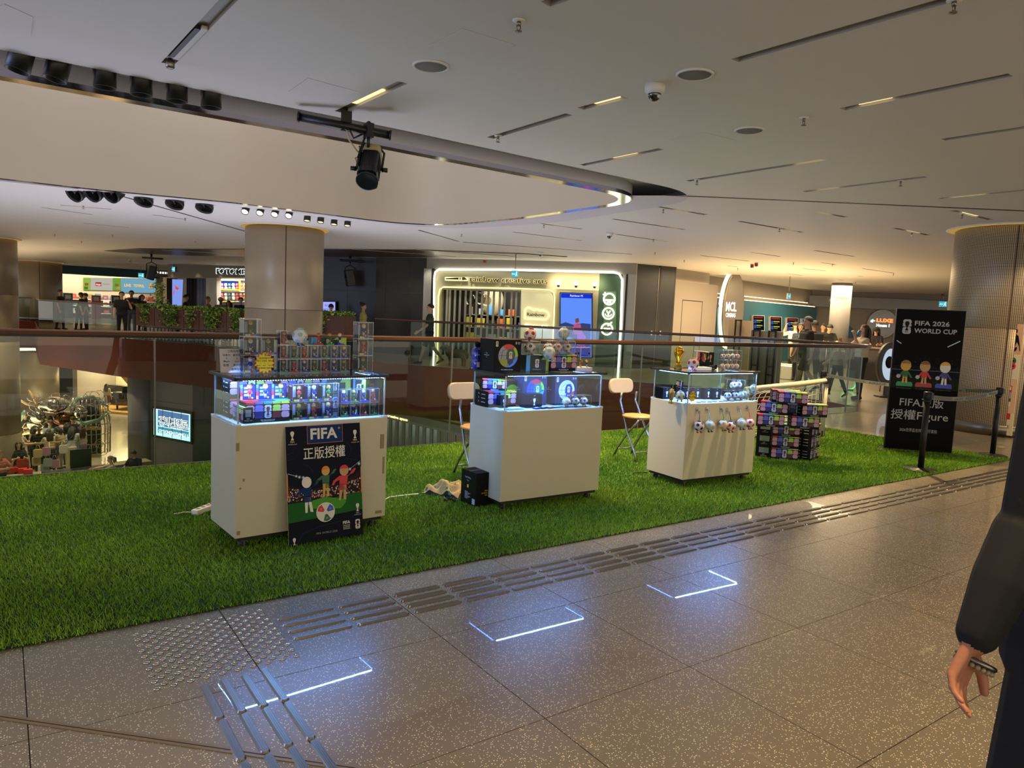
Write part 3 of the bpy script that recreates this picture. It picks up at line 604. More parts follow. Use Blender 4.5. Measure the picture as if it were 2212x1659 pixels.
def six(x, z, w, h):
    r = w*.26; return [(x-w/2+r+r*math.cos(a), z-h/2+r+r*math.sin(a)) for a in (3.14, 3.66, 4.2, 4.71)]+[(x+w/2-r+r*math.cos(a), z-h/2+r+r*math.sin(a)) for a in (4.71, 5.2, 5.8, 6.28)]+[(x+w/2, z+h*.12), (x+w*.34, z+h*.2), (x+w/2, z+h*.28)]+[(x+w/2-r+r*math.cos(a), z+h/2-r+r*math.sin(a)) for a in (.6, 1, 1.57)]+[(x-w/2+r+r*math.cos(a), z+h/2-r+r*math.sin(a)) for a in (1.57, 2.1, 2.6, 3.14)]
CUP = [(-.2, 0), (.2, 0), (.18, .12), (.1, .2), (.08, .35), (.2, .55), (.28, .75), (.24, .92), (.1, 1), (-.1, 1), (-.24, .92), (-.28, .75), (-.2, .55), (-.08, .35), (-.1, .2), (-.18, .12)]
def cup2d(b, x, z, h, m, y): return b.flat([(x+p[0]*h*.8, z+p[1]*h) for p in CUP], y, m)
def emblem(b, x, z, h, mA=None, mC=None, y=-.001, word=True):
    """stacked 2 and 6 with the trophy in front"""
    mA = mA or C_WH; w = h*.52; b.flat(two(x, z+h*.25, w, h*.47), y, mA); b.flat(six(x, z-h*.25, w, h*.47), y, mA)
    cup2d(b, x, z-h*.26, h*.62, mC or C_GD, y-.0008)
    if word: b.text('FIFA', x, z-h*.40, h*.085, K_, y-.0012, .02)
    return b
def gamebox(w=.33, d=.2, h=.135, name='game_carton'):
    t = thing(name, None, 'carton'); b = MB(); b.box(0, 0, 0, w, d, h, K_); b.build('carton', t, .0015)
    p = MB(); y = -.0008; cw = w*.186; ch = h*.315; xs = [w*(.105+.1975*i) for i in range(5)]; z1, z2 = h*.70, h*.36
    for i, (mu, ml) in enumerate(((C_PK, C_PK), (C_VI, C_NV), (None, None), (C_LM, C_MR), (C_PK, C_PK))):
        x = xs[i]
        if mu is None: emblem(p, x, (z1+z2)/2, h*.68, C_GY, C_MR, y); continue
        p.flat(two(x, z1, cw, ch), y, mu); p.flat(six(x, z2, cw, ch) if ml is C_PK else rr(x-cw/2, z2-ch/2, x+cw/2, z2+ch/2, .002), y, ml)
    for i, m in enumerate((C_RD, C_VI, C_TL, C_LM, C_YL)):
        p.rect(xs[i]-cw/2, h*.905, xs[i]+cw/2, h*.985, y, m); p.add([(xs[i]-cw/2, .001, h+.0008), (xs[i]+cw/2, .001, h+.0008), (xs[i]+cw/2, d*.5, h+.0008), (xs[i]-cw/2, d*.5, h+.0008)], [(0, 1, 2, 3)], m)
    p.text('FIFA 2026 WORLD CUP', w/2, h*.085, h*.05, C_WH, y, .01); p.rect(w*.36, h*.045, w*.64, h*.058, y, C_GY)
    p.build('front_print', t)
    s = MB(Matrix.Translation((w, 0, 0)) @ Matrix.Rotation(PI/2, 4, 'Z')); s.rect(d*.2, h*.4, d*.8, h*.85, -.0008, mat('silver_label', '#7f8a97', .3, .5)); s.text('FIFA', d*.5, h*.25, h*.07, C_WH, -.0008); s.text('WORLD CUP', d*.5, h*.14, h*.06, C_WH, -.0008)
    s.M = Matrix.Translation((0, d, 0)) @ Matrix.Rotation(-PI/2, 4, 'Z')
    for i in range(3): s.text('26', d*.3, h*(.75-.25*i), h*.1, C_WH, -.0008); s.rect(d*.5, h*(.75-.25*i), d*.8, h*(.79-.25*i), -.0008, C_GY)
    s.M = Matrix.Translation((w, d, 0)) @ Matrix.Rotation(PI, 4, 'Z'); s.text('26', w*.18, h*.6, h*.18, C_WH, -.0008)
    for i in range(9): s.rect(w*(.14+.016*i), h*.25, w*(.147+.016*i), h*.48, -.0008, C_GY)
    for i in range(6): s.rect(w*.45, h*(.3+.08*i), w*(.65+.03*(i % 3)), h*(.32+.08*i), -.0008, C_GY)
    s.build('side_print', t); return t
BALLS = {'world': (('#8d93a6', '#c02a22', '#9fc12d', '#114b30', '#8d9a1e', '#10135e', '#3f7fd8'),), 'green': (('#5c8f1e',)*7,), 'aqua': (('#2c4fd0', '#d8384a', '#7ed43a', '#127a6c', '#2c52d8', '#122a90', '#3f9fe0'),), 'white': (('#c6cbdc', '#b9c0d8', '#c9cfe0', '#26336e', '#c6cbdc', '#31407e', '#b8463f'),)}
def ballprint(p, x, z, r, kind, y):
    c = [mat(f'ball_{k}', k, .35) for k in BALLS[kind][0]]; circ = lambda rad, a0, a1, n=14: [(x+rad*math.cos(a0+(a1-a0)*i/n), z+rad*math.sin(a0+(a1-a0)*i/n)) for i in range(n+1)]
    p.flat(circ(r, 0, 2*PI-.01, 40), y, c[0])
    p.flat(circ(r*.995, .85, 2.2)+[(x-r*.05, z+r*.45), (x+r*.45, z+r*.42)], y-.0004, c[1])
    p.flat(circ(r*.995, -.05, .85)+[(x+r*.45, z+r*.42), (x+r*.62, z)], y-.0004, c[2])
    p.flat(circ(r*.995, 3.6, 4.75)+[(x-r*.05, z-r*.35), (x-r*.75, z-r*.3)], y-.0004, c[4])
    p.flat(circ(r*.995, 4.6, 6.2)+[(x+r*.6, z-r*.25), (x, z-r*.7)], y-.0004, c[6])
    p.flat([(x-r*.1, z-r*.2), (x-r*.05, z-r*.62), (x+r*.15, z-r*.85), (x+r*.5, z-r*.6), (x+r*.58, z-r*.2)], y-.0008, c[5])
    p.flat(fillet([(x-r*.2, z-r*.35), (x+r*.66, z-r*.35), (x+r*.72, z+r*.2), (x+r*.5, z+r*.62), (x-r*.02, z+r*.58), (x-r*.2, z+r*.2)], r*.15, 3), y-.0012, c[3])
    for a, b in (((-.98, .02), (-.2, .02)), ((-.62, .4), (-.2, .58)), ((-.68, .02), (-.6, .42)), ((-.75, -.3), (-.62, .02))):
        A, B = Vec(a)*r, Vec(b)*r; u = (B-A).normalized(); q = Vec((-u.y, u.x))*r*.012; p.flat([(x+v.x, z+v.y) for v in (A-q, B-q, B+q, A+q)], y-.0016, K_)
    emblem(p, x+r*.24, z+r*.05, r*.62, C_WH, C_GD, y-.002)
def ballbox(kind, body=None, w=.255, d=.21, h=.255):
    t = thing('ball_carton', None, 'carton'); b = MB(); b.box(0, 0, 0, w, d, h, body or K_); b.build('carton', t, .0015); p = MB(); y = -.0008
    ballprint(p, w*.52, h*.5, w*.36, kind, y); emblem(p, w*.1, h*.86, h*.17, C_WH, C_GD, y)
    p.text('5', w*.80, h*.86, h*.075, C_WH, y, .02); p.text('SIZE', w*.90, h*.885, h*.04, C_WH, y); p.text('TAILLE', w*.90, h*.855, h*.02, C_WH, y)
    p.text('FIFA WORLD CUP 2026', w*.5, h*.055, h*.03, C_WH, y, .01); p.build('front_print', t)
    s = MB(Matrix.Translation((0, d, 0)) @ Matrix.Rotation(-PI/2, 4, 'Z')); s.text('FIFA', d*.5, h*.54, h*.035, C_WH); s.text('WORLD CUP', d*.5, h*.48, h*.035, C_WH); s.text('26', d*.5, h*.42, h*.035, C_WH); s.build('side_print', t); return t
def greenbox(w=.235, d=.16, h=.13):
    t = thing('green_carton', None, 'carton'); b = MB(); b.box(0, 0, 0, w, d, h, C_DG); b.build('carton', t, .0015); p = MB(); y = -.0008
    p.flat([(w*.82, 0), (w, 0), (w, h), (w*.72, h), (w*.62, h*.72), (w*.82, h*.72)], y, C_LM); p.rect(0, 0, w*.16, h, y, C_SK); emblem(p, w*.45, h*.5, h*.55, C_WH, C_GD, y-.0006); p.text('FIFA WORLD CUP 26', w*.45, h*.1, h*.05, C_WH, y-.0006); p.build('front_print', t); return t
def mugbox(w=.105, d=.1, h=.105):
    t = thing('mug_carton', None, 'carton'); b = MB(); b.box(0, 0, 0, w, d, h, K_IN); b.build('carton', t, .001); p = MB(); y = -.0008; cup2d(p, w*.5, h*.18, h*.5, C_WH, y)
    for k in range(9): a = PI*k/8; p.rect(w*.5+math.cos(a)*w*.22-.0012, h*.5+math.sin(a)*h*.2-.0012, w*.5+math.cos(a)*w*.22+.0012, h*.5+math.sin(a)*h*.2+.0012, y, C_WH)
    p.text('2026', w*.5, h*.86, h*.05, C_WH, y); p.build('front_print', t)
    s = MB(Matrix.Translation((w, 0, 0)) @ Matrix.Rotation(PI/2, 4, 'Z')); s.rect(d*.2, h*.2, d*.3, h*.6, -.0008, C_WH); s.rect(d*.5, h*.2, d*.6, h*.4, -.0008, C_RD); s.build('side_print', t); return t

# ---------- plain football figures and acrylic cases ----------
SK1 = mat('figure_tan', '#b98a5c', .45); SK2 = mat('figure_pale', '#d9d2c8', .45); SK3 = mat('figure_gold', '#c9993a', .45)
KIT = {'red': (C_RD, SK1, mat('base_red', '#a3232b', .4), mat('figure_cap_red', '#7a4a2c', .5)), 'green': (C_GN, SK3, mat('base_green', '#1f8a57', .4), mat('figure_cap_green', '#8a6420', .5)), 'blue': (mat('kit_blue', '#16226e', .4), SK2, mat('base_blue', '#1d38b0', .4), mat('figure_cap_yellow', '#d39a2a', .5))}
M_BALLW = mat('toy_ball', '#d6d6d8', .4)
def figure(par, kit, x, y, z, h, base=True, bw=.05, turn=0.0):
    """plain little footballer doll standing on a coloured base"""
    kt, skn, bs, cap = KIT[kit]; M0 = Matrix.Translation((x, y, z)) @ Matrix.Rotation(turn, 4, 'Z'); s = h
    root = MB(M0); b0 = s*.1 if base else 0
    root.lathe([(.06*s, b0+.30*s), (.085*s, b0+.33*s), (.075*s, b0+.45*s), (.08*s, b0+.54*s), (.05*s, b0+.58*s)], kt, n=14)
    for k in (-1, 1):
        root.cyl((.045*s*k, 0, b0+.05*s), (.04*s*k, 0, b0+.33*s), .028*s, skn, 8, .036*s); root.ball((.048*s*k, -.02*s, b0+.03*s), (.035*s, .055*s, .03*s), kt, 10, 6)
        root.tube([(.07*s*k, 0, b0+.53*s), (.13*s*k, -.01*s, b0+.44*s), (.12*s*k, -.06*s, b0+.37*s)], .025*s, kt, 7, rad=[.03*s, .027*s, .024*s]); root.ball((.12*s*k, -.07*s, b0+.355*s), .03*s, skn, 8, 6)
    o = root.build('figurine', par)
    hd = MB(M0); hd.ball((0, 0, b0+.73*s), (.15*s, .135*s, .15*s), skn, 18, 12); hd.ball((0, .012*s, b0+.76*s), (.155*s, .14*s, .145*s), cap, 18, 8, PI*.52, PI)
    for k in (-1, 1): hd.ball((.055*s*k, -.128*s, b0+.735*s), (.018*s, .01*s, .024*s), K_, 8, 6)
    hd.build('head', o)
    bl = MB(M0); bl.ball((.14*s, -.08*s, b0+.07*s), .06*s, M_BALLW, 12, 11)
    for a in range(5): bl.ball((.14*s+.04*s*math.cos(a*1.26), -.08*s-.035*s, b0+.07*s+.04*s*math.sin(a*1.26)), .015*s, K_, 6, 4)
    bl.build('football', o)
    if base: q = MB(M0); q.box(-bw/2, -bw*.42, 0, bw/2, bw*.42, s*.1, bs); q.build('base', o, .001)
    return o
CARD = {'red': mat('card_maroon', '#4a151c', .5), 'green': mat('card_darkgreen', '#14301f', .5), 'blue': mat('card_navy', '#141a3c', .5)}
CH5 = [C_YL, C_GY, C_RD, C_TL, C_BL]
def caseof(w, d, h, kit, big, open_=False, card=True):
    t = thing('boxed_figurine', None, 'figurine'); e = .0022; x0, x1, y0, y1 = -w/2, w/2, 0, d
    if not open_:
        g = MB(); g.box(x0, y0, 0, x1, y1, h, M_CLEAR); g.build('case', t)
        g = MB()
        for a in (x0, x1-e):
            for b in (y0, y1-e): g.box(a, b, 0, a+e, b+e, h, M_ACED)
        for zz in (0, h-e):
            for a in (x0, x1-e): g.box(a, y0, zz, a+e, y1, zz+e, M_ACED)
            for b in (y0, y1-e): g.box(x0, b, zz, x1, b+e, zz+e, M_ACED)
        g.build('case_edge', t)
    if card:
        c = MB(); c.box(x0+.005, y1-.008, .004, x1-.005, y1-.006, h*.9, CARD[kit]); c.box(x0+.004, y0+.012, .004, x0+.0055, y1-.01, h*.82, CARD[kit])
        if big:
            for i in range(5): c.box(x0+.012+i*(w-.024)/5, y0+.004, .004, x0+.010+(i+1)*(w-.024)/5, y0+.006, h*.14, CH5[i])
            for i, m in enumerate((C_SK, C_VI, C_RD, C_PK)): c.rect(x0+.007, h*(.2+.17*i), x0+.022, h*(.36+.17*i), y1-.009, m)
            c.rect(x0+.03, h*.2, x0+.05, h*.8, y1-.009, C_GY)
        c.build('backing_card', t)
    figure(t, kit, 0, d*.48, h*.12 if big else .003, h*(.84 if big else .9), not big, w*.86)
    return t
protos = {}
def boxed(F, x, y, z, kit, big, label, group):
    k = (kit, big); w, d, h = (.115, .085, .118) if big else (.0685, .068, .094)
    p = F.wp(x, y, z)
    if k not in protos: t = caseof(w, d, h, kit, big); t.location = p; t.rotation_euler.z = F.a; t['label'] = label; t['group'] = group; protos[k] = t
    else: t = copy_tree(protos[k], p, F.a, label, group)
    return t
def place(t, F, x, y, z, label=None, group=None, rz=0.0):
    t.location = F.wp(x, y, z); t.rotation_euler.z = F.a+rz
    if label: t['label'] = label
    if group: t['group'] = group
    return t
ZT = GT+.0125; ZB = GB+.002
# --- on top of the first showcase ---
G1 = 'boxed figurines on top of the first showcase'
row1 = 'green red blue green red blue green'.split(); row2 = 'red green red blue green blue blue'.split()
for i, k in enumerate(row1): boxed(F1, .40+.0722*i, .25, ZT, k, False, f'{k}-kit figurine in clear case, {ORD[i]} of lower row on the poster showcase', G1)
for i, k in enumerate(row2): boxed(F1, .40+.0722*i, .25, ZT+.0945, k, False, f'{k}-kit figurine in clear case, {ORD[i]} of second row on the poster showcase', G1)
boxed(F1, .40, .25, ZT+.189, 'red', False, 'red-kit figurine in clear case, alone above the second row', G1)
for i, (x, y, lv, k, lb) in enumerate(((.20, .30, 0, 'blue', 'blue-kit figurine in large clear case behind the yellow star tag'), (.318, .30, 0, 'green', 'green-kit figurine in large clear case, lowest, beside the star tag'),
        (.20, .30, 1, 'blue', 'blue-kit figurine in large clear case, under the topmost green-kit one'), (.318, .30, 1, 'green', 'green-kit figurine in large clear case above the star tag'), (.20, .30, 2, 'green', 'green-kit figurine in large clear case crowning the stack by the white sign'),
        (.972, .22, 0, 'green', 'green-kit figurine in large case, bottom of the tower by the case end'), (.972, .22, 1, 'red', 'red-kit figurine in large case, middle of the tower by the case end'), (.972, .22, 2, 'blue', 'blue-kit figurine in large case, top of the tower by the case end'))):
    boxed(F1, x, y, ZT+.1185*lv, k, True, lb, G1)
t = place(greenbox(.26, .05, .05), F1, .60, .30, ZT+.189, 'low dark green carton lying on the second row of figurines')
for i, (x, k) in enumerate(((.635, 'red'), (.715, 'green'), (.79, 'blue'))):
    t = caseof(.06, .05, .09, k, False, True, False); place(t, F1, x, .235, ZT+.189, f'small {k}-kit figurine standing loose on its base above the second row', 'loose figurines on top of the first showcase')
# --- plush footballs ---
ICO = [Vec(v).normalized() for v in [(s*1, t*1.618, 0) for s in (-1, 1) for t in (-1, 1)]+[(0, s*1, t*1.618) for s in (-1, 1) for t in (-1, 1)]+[(t*1.618, 0, s*1) for s in (-1, 1) for t in (-1, 1)]]
PL_W = mat('plush_white', '#d3c9ba', .9, sheen=.3, bump=.35, bscale=160)
PC = {k: mat('plush_'+k, c, .9, sheen=.3, bump=.3, bscale=160) for k, c in dict(red='#b01822', navy='#18224e', sky='#7fb4cc', teal='#8fc0b4', orange='#d08a2c', green='#2f8a52').items()}
def plush(r, cols, cap, feet, name='plush_football', ring=None):
    t = thing(name, None, 'plush toy'); b = MB(); b.ball((0, 0, 0), (r, r, r*.97), PL_W, 24, 16); body = b.build('body', t)
    p = MB(); Rm = Matrix.Rotation(.35, 3, 'X') @ Matrix.Rotation(.55, 3, 'Z')
    for i, v in enumerate(ICO):
        n = Rm @ v; e1 = n.orthogonal().normalized(); e2 = n.cross(e1); rad = .36; vs = [n*r*1.022]
        for q in (.5, 1):
            for k in range(10):
                a = k*PI/5; rr_ = rad*q*(1 if k % 2 == 0 else .88); d = (n+e1*math.cos(a)*rr_+e2*math.sin(a)*rr_).normalized(); vs.append(d*r*(1.02 if q < 1 else 1.004))
        p.add(vs, [(0, 1+k, 1+(k+1) % 10) for k in range(10)]+[(1+k, 11+k, 11+(k+1) % 10, 1+(k+1) % 10) for k in range(10)], PC[cols[i % len(cols)]], True)
    p.build('patch', body)
    c = MB(); c.lathe([(r*.42, r*.86), (r*.4, r*1.0), (r*.25, r*1.1), (1e-6, r*1.13)], PC[cap], n=16); c.build('cap', t)
    for s in (-1, 1): f = MB(); f.cyl((s*r*.38, -r*.1, -r*.85), (s*r*.42, -r*.15, -r*1.15), r*.1, PC[feet], 8); f.ball((s*r*.44, -r*.28, -r*1.2), (r*.2, r*.3, r*.14), PC[feet], 12, 6); f.ball((s*r*.44, -r*.28, -r*1.28), (r*.21, r*.31, r*.07), PL_W, 12, 4); f.build('foot', t)
    s = MB()
    for k in (-1, 1): s.ball((k*r*.16, -r*.985, r*.12), (r*.045, r*.03, r*.05), K_, 8, 6)
    s.tube([(r*.1*math.cos(a), -r*1.0, r*.02+r*.09*math.sin(a)) for a in (PI, 1.2*PI, 1.5*PI, 1.8*PI, 2*PI)], r*.018, K_, 5); s.build('stitching', t)
    if ring:
        k = MB(); k.tube([(0, 0, r*1.1), (r*.03, 0, r*1.6)], r*.07, PC[cap], 6); k.tube([(r*.03+r*.2*math.cos(a), 0, r*1.82+r*.24*math.sin(a)) for a in [i*PI/6 for i in range(12)]], r*.05, M_STEEL, 6, closed=True); k.build('key_ring', t)
    return t
def put_plush(r, cols, cap, feet, F, x, y, z, label, group, rz=0, tilt=0, ring=None):
    t = plush(r, cols, cap, feet, ring=ring); t.location = F.wp(x, y, z); t.rotation_euler = (tilt, 0, F.a+rz); t['label'] = label; t['group'] = group; return t
put_plush(.05, ['sky'], 'sky', 'navy', F1, .478, .2, ZT+.25, 'white plush football with pale blue patches atop the figurine rows', 'plush footballs on display', .5, .1)
# white hand-lettered card and the yellow star tag on the first showcase
M_PAPER = mat('paper', '#c9c6c0', .7); INK = mat('ink', '#16161c', .6); M_STAR = mat('star_yellow', '#d8c41c', .5); M_STRED = mat('star_red', '#b3181c', .5)
t = thing('price_card', 'white hand-lettered card standing behind the yellow star tag', 'sign', F1.wp(.13, .36, ZT), F1.a); t.rotation_euler.x = -.18
c = MB(); c.box(-.112, 0, 0, .112, .002, .155, M_PAPER); c.build('card', t)
c = MB()
for s, x, z, h in (('三款吉祥物公仔', 0, .133, .013), ('加拿大', -.07, .108, .012), ('墨西哥', -.005, .108, .012), ('美國', .065, .108, .012), ('↓', -.07, .088, .013), ('↓', -.005, .088, .013), ('↓', .065, .088, .013), ('Maple', -.07, .068, .012), ('zayu', -.005, .068, .012), ('clutch', .065, .068, .012), ('駝鹿', -.075, .042, .013), ('美洲豹', -.005, .042, .013), ('白頭海鵰', .068, .042, .013), ('值得收藏', -.01, .015, .013)): c.text(s, x, z, h, INK, -.0008, .004)
c.build('hand_lettering', t)
def startag(F, x, y, z, w, h, lines, label, rx=0.0, n=15):
    t = thing('star_tag', label, 'price tag', F.wp(x, y, z), F.a); t.rotation_euler.x = rx
    def pts(k): return [((w/2*k if i % 2 == 0 else w/2*k*.78)*math.cos(i*PI/n), (h/2*k if i % 2 == 0 else h/2*k*.76)*math.sin(i*PI/n)) for i in range(2*n)]
    b = MB(); b.prism(pts(1), 0, .002, M_STRED, 'y'); b.build('border', t); b = MB(); b.prism(pts(.91), -.0012, .0, M_STAR, 'y'); b.build('card', t)
    b = MB()
    for s, px, pz, hh in lines: b.text(s, px, pz, hh, INK, -.002, .008)
    b.build('hand_lettering', t); return t
startag(F1, .233, .17, ZT+.076, .14, .15, (('$399/套', .02, .045, .008), ('三款吉祥物公仔', 0, .027, .0085), ('加拿大', -.042, .010, .008), ('墨西哥', -.003, .010, .008), ('美國', .036, .010, .008), ('↓      ↓     ↓', -.002, -.004, .007), ('Maple', -.04, -.018, .008), ('zayu', -.003, -.018, .008), ('clutch', .036, -.018, .008), ('駝鹿 美洲豹 白頭海鵰', 0, -.036, .008)), 'large yellow starburst price tag with red border on the first showcase', -.1)
# --- inside the first showcase ---
t = place(gamebox(.285, .16, .128), F1, .08, .07, ZB, 'patterned black carton inside the first showcase, carrying three figurines')
t2 = place(copy_tree(t), F1, .055, .30, ZB+.128, 'patterned black carton standing high at the back of the first showcase'); t3 = place(copy_tree(t), F1, .055, .30, ZB, 'patterned black carton under another at the back of the first showcase')
t4 = place(copy_tree(t), F1, .385, .30, ZB+.128, 'upper patterned black carton behind the large boxed figurines'); t5 = place(copy_tree(t), F1, .385, .30, ZB, 'lower patterned black carton behind the large boxed figurines')
t6 = place(copy_tree(t), F1, .66, .33, ZB, 'patterned black carton under the bright green one')
place(greenbox(.22, .12, .115), F1, .69, .32, ZB+.128, 'bright blue and green carton at the back of the first showcase')
place(greenbox(.1, .12, .13), F1, .92, .3, ZB+.10, 'narrow green carton at the far end inside the first showcase')
def cardstand(k, x, lb):
    t = caseof(.098, .09, .125, k, True, True, False); place(t, F1, x, .085, ZB+.1285, lb, 'figurines with picture cards inside the first showcase')
    c = MB(); c.box(-.049, -.0, 0, .049, .085, .008, KIT[k][2]); c.box(-.049, .07, 0, .049, .073, .105, K_IN); c.flat([(-.049, .01), (.045, .01), (.045, .1), (-.049, .1)], .0695, C_NV)
    for i, m in enumerate((C_PK, C_RD, C_VI, C_SK)): c.rect(-.049, .008+.024*i, -.034, .031+.024*i, .0688, m)
    for i in range(3): c.rect(-.026, .03+.022*i, .0, .045+.022*i, .0688, C_GY)
    c.build('picture_card', t)
for k, x in (('red', .125), ('blue', .225), ('green', .325)): cardstand(k, x, f'{k}-kit figurine before a colourful picture card inside the first showcase')
G2 = 'boxed figurines inside the first showcase'
for lv, ks in ((0, ('green', 'red', 'blue')), (1, ('red', 'blue', 'green'))):
    for i, k in enumerate(ks): boxed(F1, .44+.1025*i-.0, .07, ZB+.1185*lv, k, True, f'{k}-kit figurine in large clear case, {"upper" if lv else "lower"} row inside the first showcase', G2)
for lv, ks in ((0, ('green', 'blue', 'red', 'green')), (1, ('blue', 'green', 'blue', 'red'))):
    for i, k in enumerate(ks): boxed(F1, .757+.073*i, .075, ZB+.0945*lv, k, False, f'{k}-kit figurine in small clear case, {ORD[i]} of the {"upper" if lv else "lower"} row inside the first showcase', G2)
place(gamebox(.2, .06, .1, 'game_carton'), F1, .065, .26, ZB, 'small dark carton against the end pane inside the first showcase', None, -PI/2)

# --- leaning poster of the first showcase ---
ps = thing('leaning_poster', 'dark football poster board leaning against the first showcase', 'poster', F1.wp(.555, -.115, .008), F1.a-R(1.5)); ps.rotation_euler.x = -R(7.2)
PW, PH = .51, .765
b = MB(); b.box(-PW/2, 0, 0, PW/2, .006, PH, mat('board_edge', '#b9b3a8', .6)); b.build('board', ps)
p = MB(); y = -.001; P_BG = mat('poster_night', '#070b1c', .6, spec=.15); P_B2 = mat('poster_blue', '#0d2f63', .6, spec=.15); P_W = mat('poster_white', '#d2cec6', .45); P_G1 = mat('poster_pitch', '#1c5a22', .6, spec=.15); P_G2 = mat('poster_pitch_bright', '#4c8f2c', .6, spec=.15); P_ST = mat('poster_stand', '#24181c', .6, spec=.15); P_LN = mat('poster_line', '#1d3b66', .6, spec=.15); P_OR = mat('poster_orange', '#c96a2a', .6, spec=.15); P_LT = mat('poster_light', '#bcd4e6', .6, spec=.15)
X = lambda u: (u-.5)*PW
Z = lambda v: v*PH
p.rect(-PW/2, 0, PW/2, PH, y, P_BG)
p.flat([(X(0), Z(.20)), (X(1), Z(.24)), (X(1), Z(.40)), (X(.6), Z(.37)), (X(0), Z(.36))], y-.0004, P_G1); p.flat(fillet([(X(.3), Z(.30)), (X(.7), Z(.27)), (X(.8), Z(.34)), (X(.5), Z(.385)), (X(.25), Z(.36))], .03, 5), y-.0006, P_G2)
p.flat([(X(0), Z(.36)), (X(1), Z(.40)), (X(1), Z(.58)), (X(.75), Z(.50)), (X(.25), Z(.46)), (X(0), Z(.52))], y-.0005, P_ST)
rnd = random.Random(3)
for i in range(260):
    u = rnd.random(); v = .375+.02*u+rnd.random()*(.06+.11*abs(u-.45)); s = .0022+.0022*rnd.random(); m = rnd.choice((P_W, P_OR, P_W, C_RD, P_B2, SK1)); p.rect(X(u)-s, Z(v)-s*.8, X(u)+s, Z(v)+s*1.2, y-.0008, m)
for u, v, s in ((.12, .585, .011), (.16, .575, .013), (.21, .568, .013), (.26, .56, .012), (.84, .60, .013), (.97, .64, .015)):
    p.flat([(X(u)+(s if k % 2 == 0 else s*.35)*math.cos(k*PI/8), Z(v)+(s if k % 2 == 0 else s*.35)*math.sin(k*PI/8)) for k in range(16)], y-.0009, P_LT)
for a in (((.02, .61), (.1, .59)), ((.86, .61), (.98, .66))):
    for k in range(8): u = a[0][0]+(a[1][0]-a[0][0])*k/7; v = a[0][1]+(a[1][1]-a[0][1])*k/7; p.rect(X(u)-.002, Z(v)-.002, X(u)+.002, Z(v)+.002, y-.0009, P_LT)
for pts in (((.1, .84), (.17, .79), (.11, .73), (.0, .72)), ((.11, .79), (.02, .77)), ((.8, .84), (.87, .78), (.84, .72)), ((.0, .24), (.15, .25), (.25, .23)), ((.12, .03), (.18, .1), (.4, .14), (.7, .16)), ((.85, .17), (.9, .22), (1, .21)), ((.55, .2), (.66, .18)), ((.22, .68), (.3, .65), (.34, .6)), ((.7, .66), (.8, .7), (1, .66))):
    p.tube([(X(u), y-.0006, Z(v)) for u, v in pts], .0011, P_LN, 4, False)
p.rect(X(.275), Z(.845), X(.755), Z(1.0), y-.0007, P_OR); p.rect(X(.28), Z(.849), X(.75), Z(.997), y-.0011, P_B2)
p.text('FIFA', X(.5), Z(.885), PH*.09, P_W, y-.0016, .03, w=PW*.36); p.text('★', X(.705), Z(.955), PH*.022, C_OR, y-.0016)
p.text('正版授權', X(.5), Z(.725), PH*.078, P_W, y-.0016, .008, w=PW*.56)
for u, v in ((.085, .925), (.925, .905)): cup2d(p, X(u), Z(v-.04), PH*.075, P_W, y-.0016); p.text('FIFA', X(u), Z(v-.06), .011, P_W, y-.0016, .01); p.text('WORLD CUP', X(u), Z(v-.078), .007, P_W, y-.0016)
cup2d(p, X(.07), Z(.015), PH*.06, P_W, y-.0016); cup2d(p, X(.93), Z(.225), PH*.07, P_W, y-.0016); p.text('FIFA', X(.93), Z(.205), .008, P_W, y-.0016); p.text('WORLD CUP', X(.93), Z(.192), .006, P_W, y-.0016)
p.text('FIFA WORLD 2206', X(.50), Z(.075), .013, mat('poster_grey', '#8d8f94', .5), y-.0016); p.text('FIFA', X(.77), Z(.13), .02, P_W, y-.0016, .03)
for i in range(5):
    for j in range(3): p.flat([(X(.73)+.01*i, Z(.088)+.011*j-.004), (X(.73)+.01*i+.004, Z(.088)+.011*j), (X(.73)+.01*i, Z(.088)+.011*j+.004), (X(.73)+.01*i-.004, Z(.088)+.011*j)], y-.0016, P_W)
emblem(p, X(.925), Z(.115), PH*.085, P_W, P_BG, y-.0016)
# match ball on the pitch of the poster
bx, bz, br = X(.49), Z(.255), PW*.125
p.flat([(bx+br*math.cos(k*PI/16), bz+br*math.sin(k*PI/16)) for k in range(32)], y-.0012, P_W)
for a, m in ((2.5, C_RD), (.6, C_BL), (4.9, C_GN)):
    p.flat([(bx+br*r_*math.cos(a+o_), bz+br*r_*math.sin(a+o_)) for r_, o_ in ((.25, -.5), (.9, -.45), (.95, 0), (.9, .45), (.25, .5))], y-.0016, m); p.text('///', bx+br*.6*math.cos(a), bz+br*.6*math.sin(a)-.006, .012, P_W, y-.002)
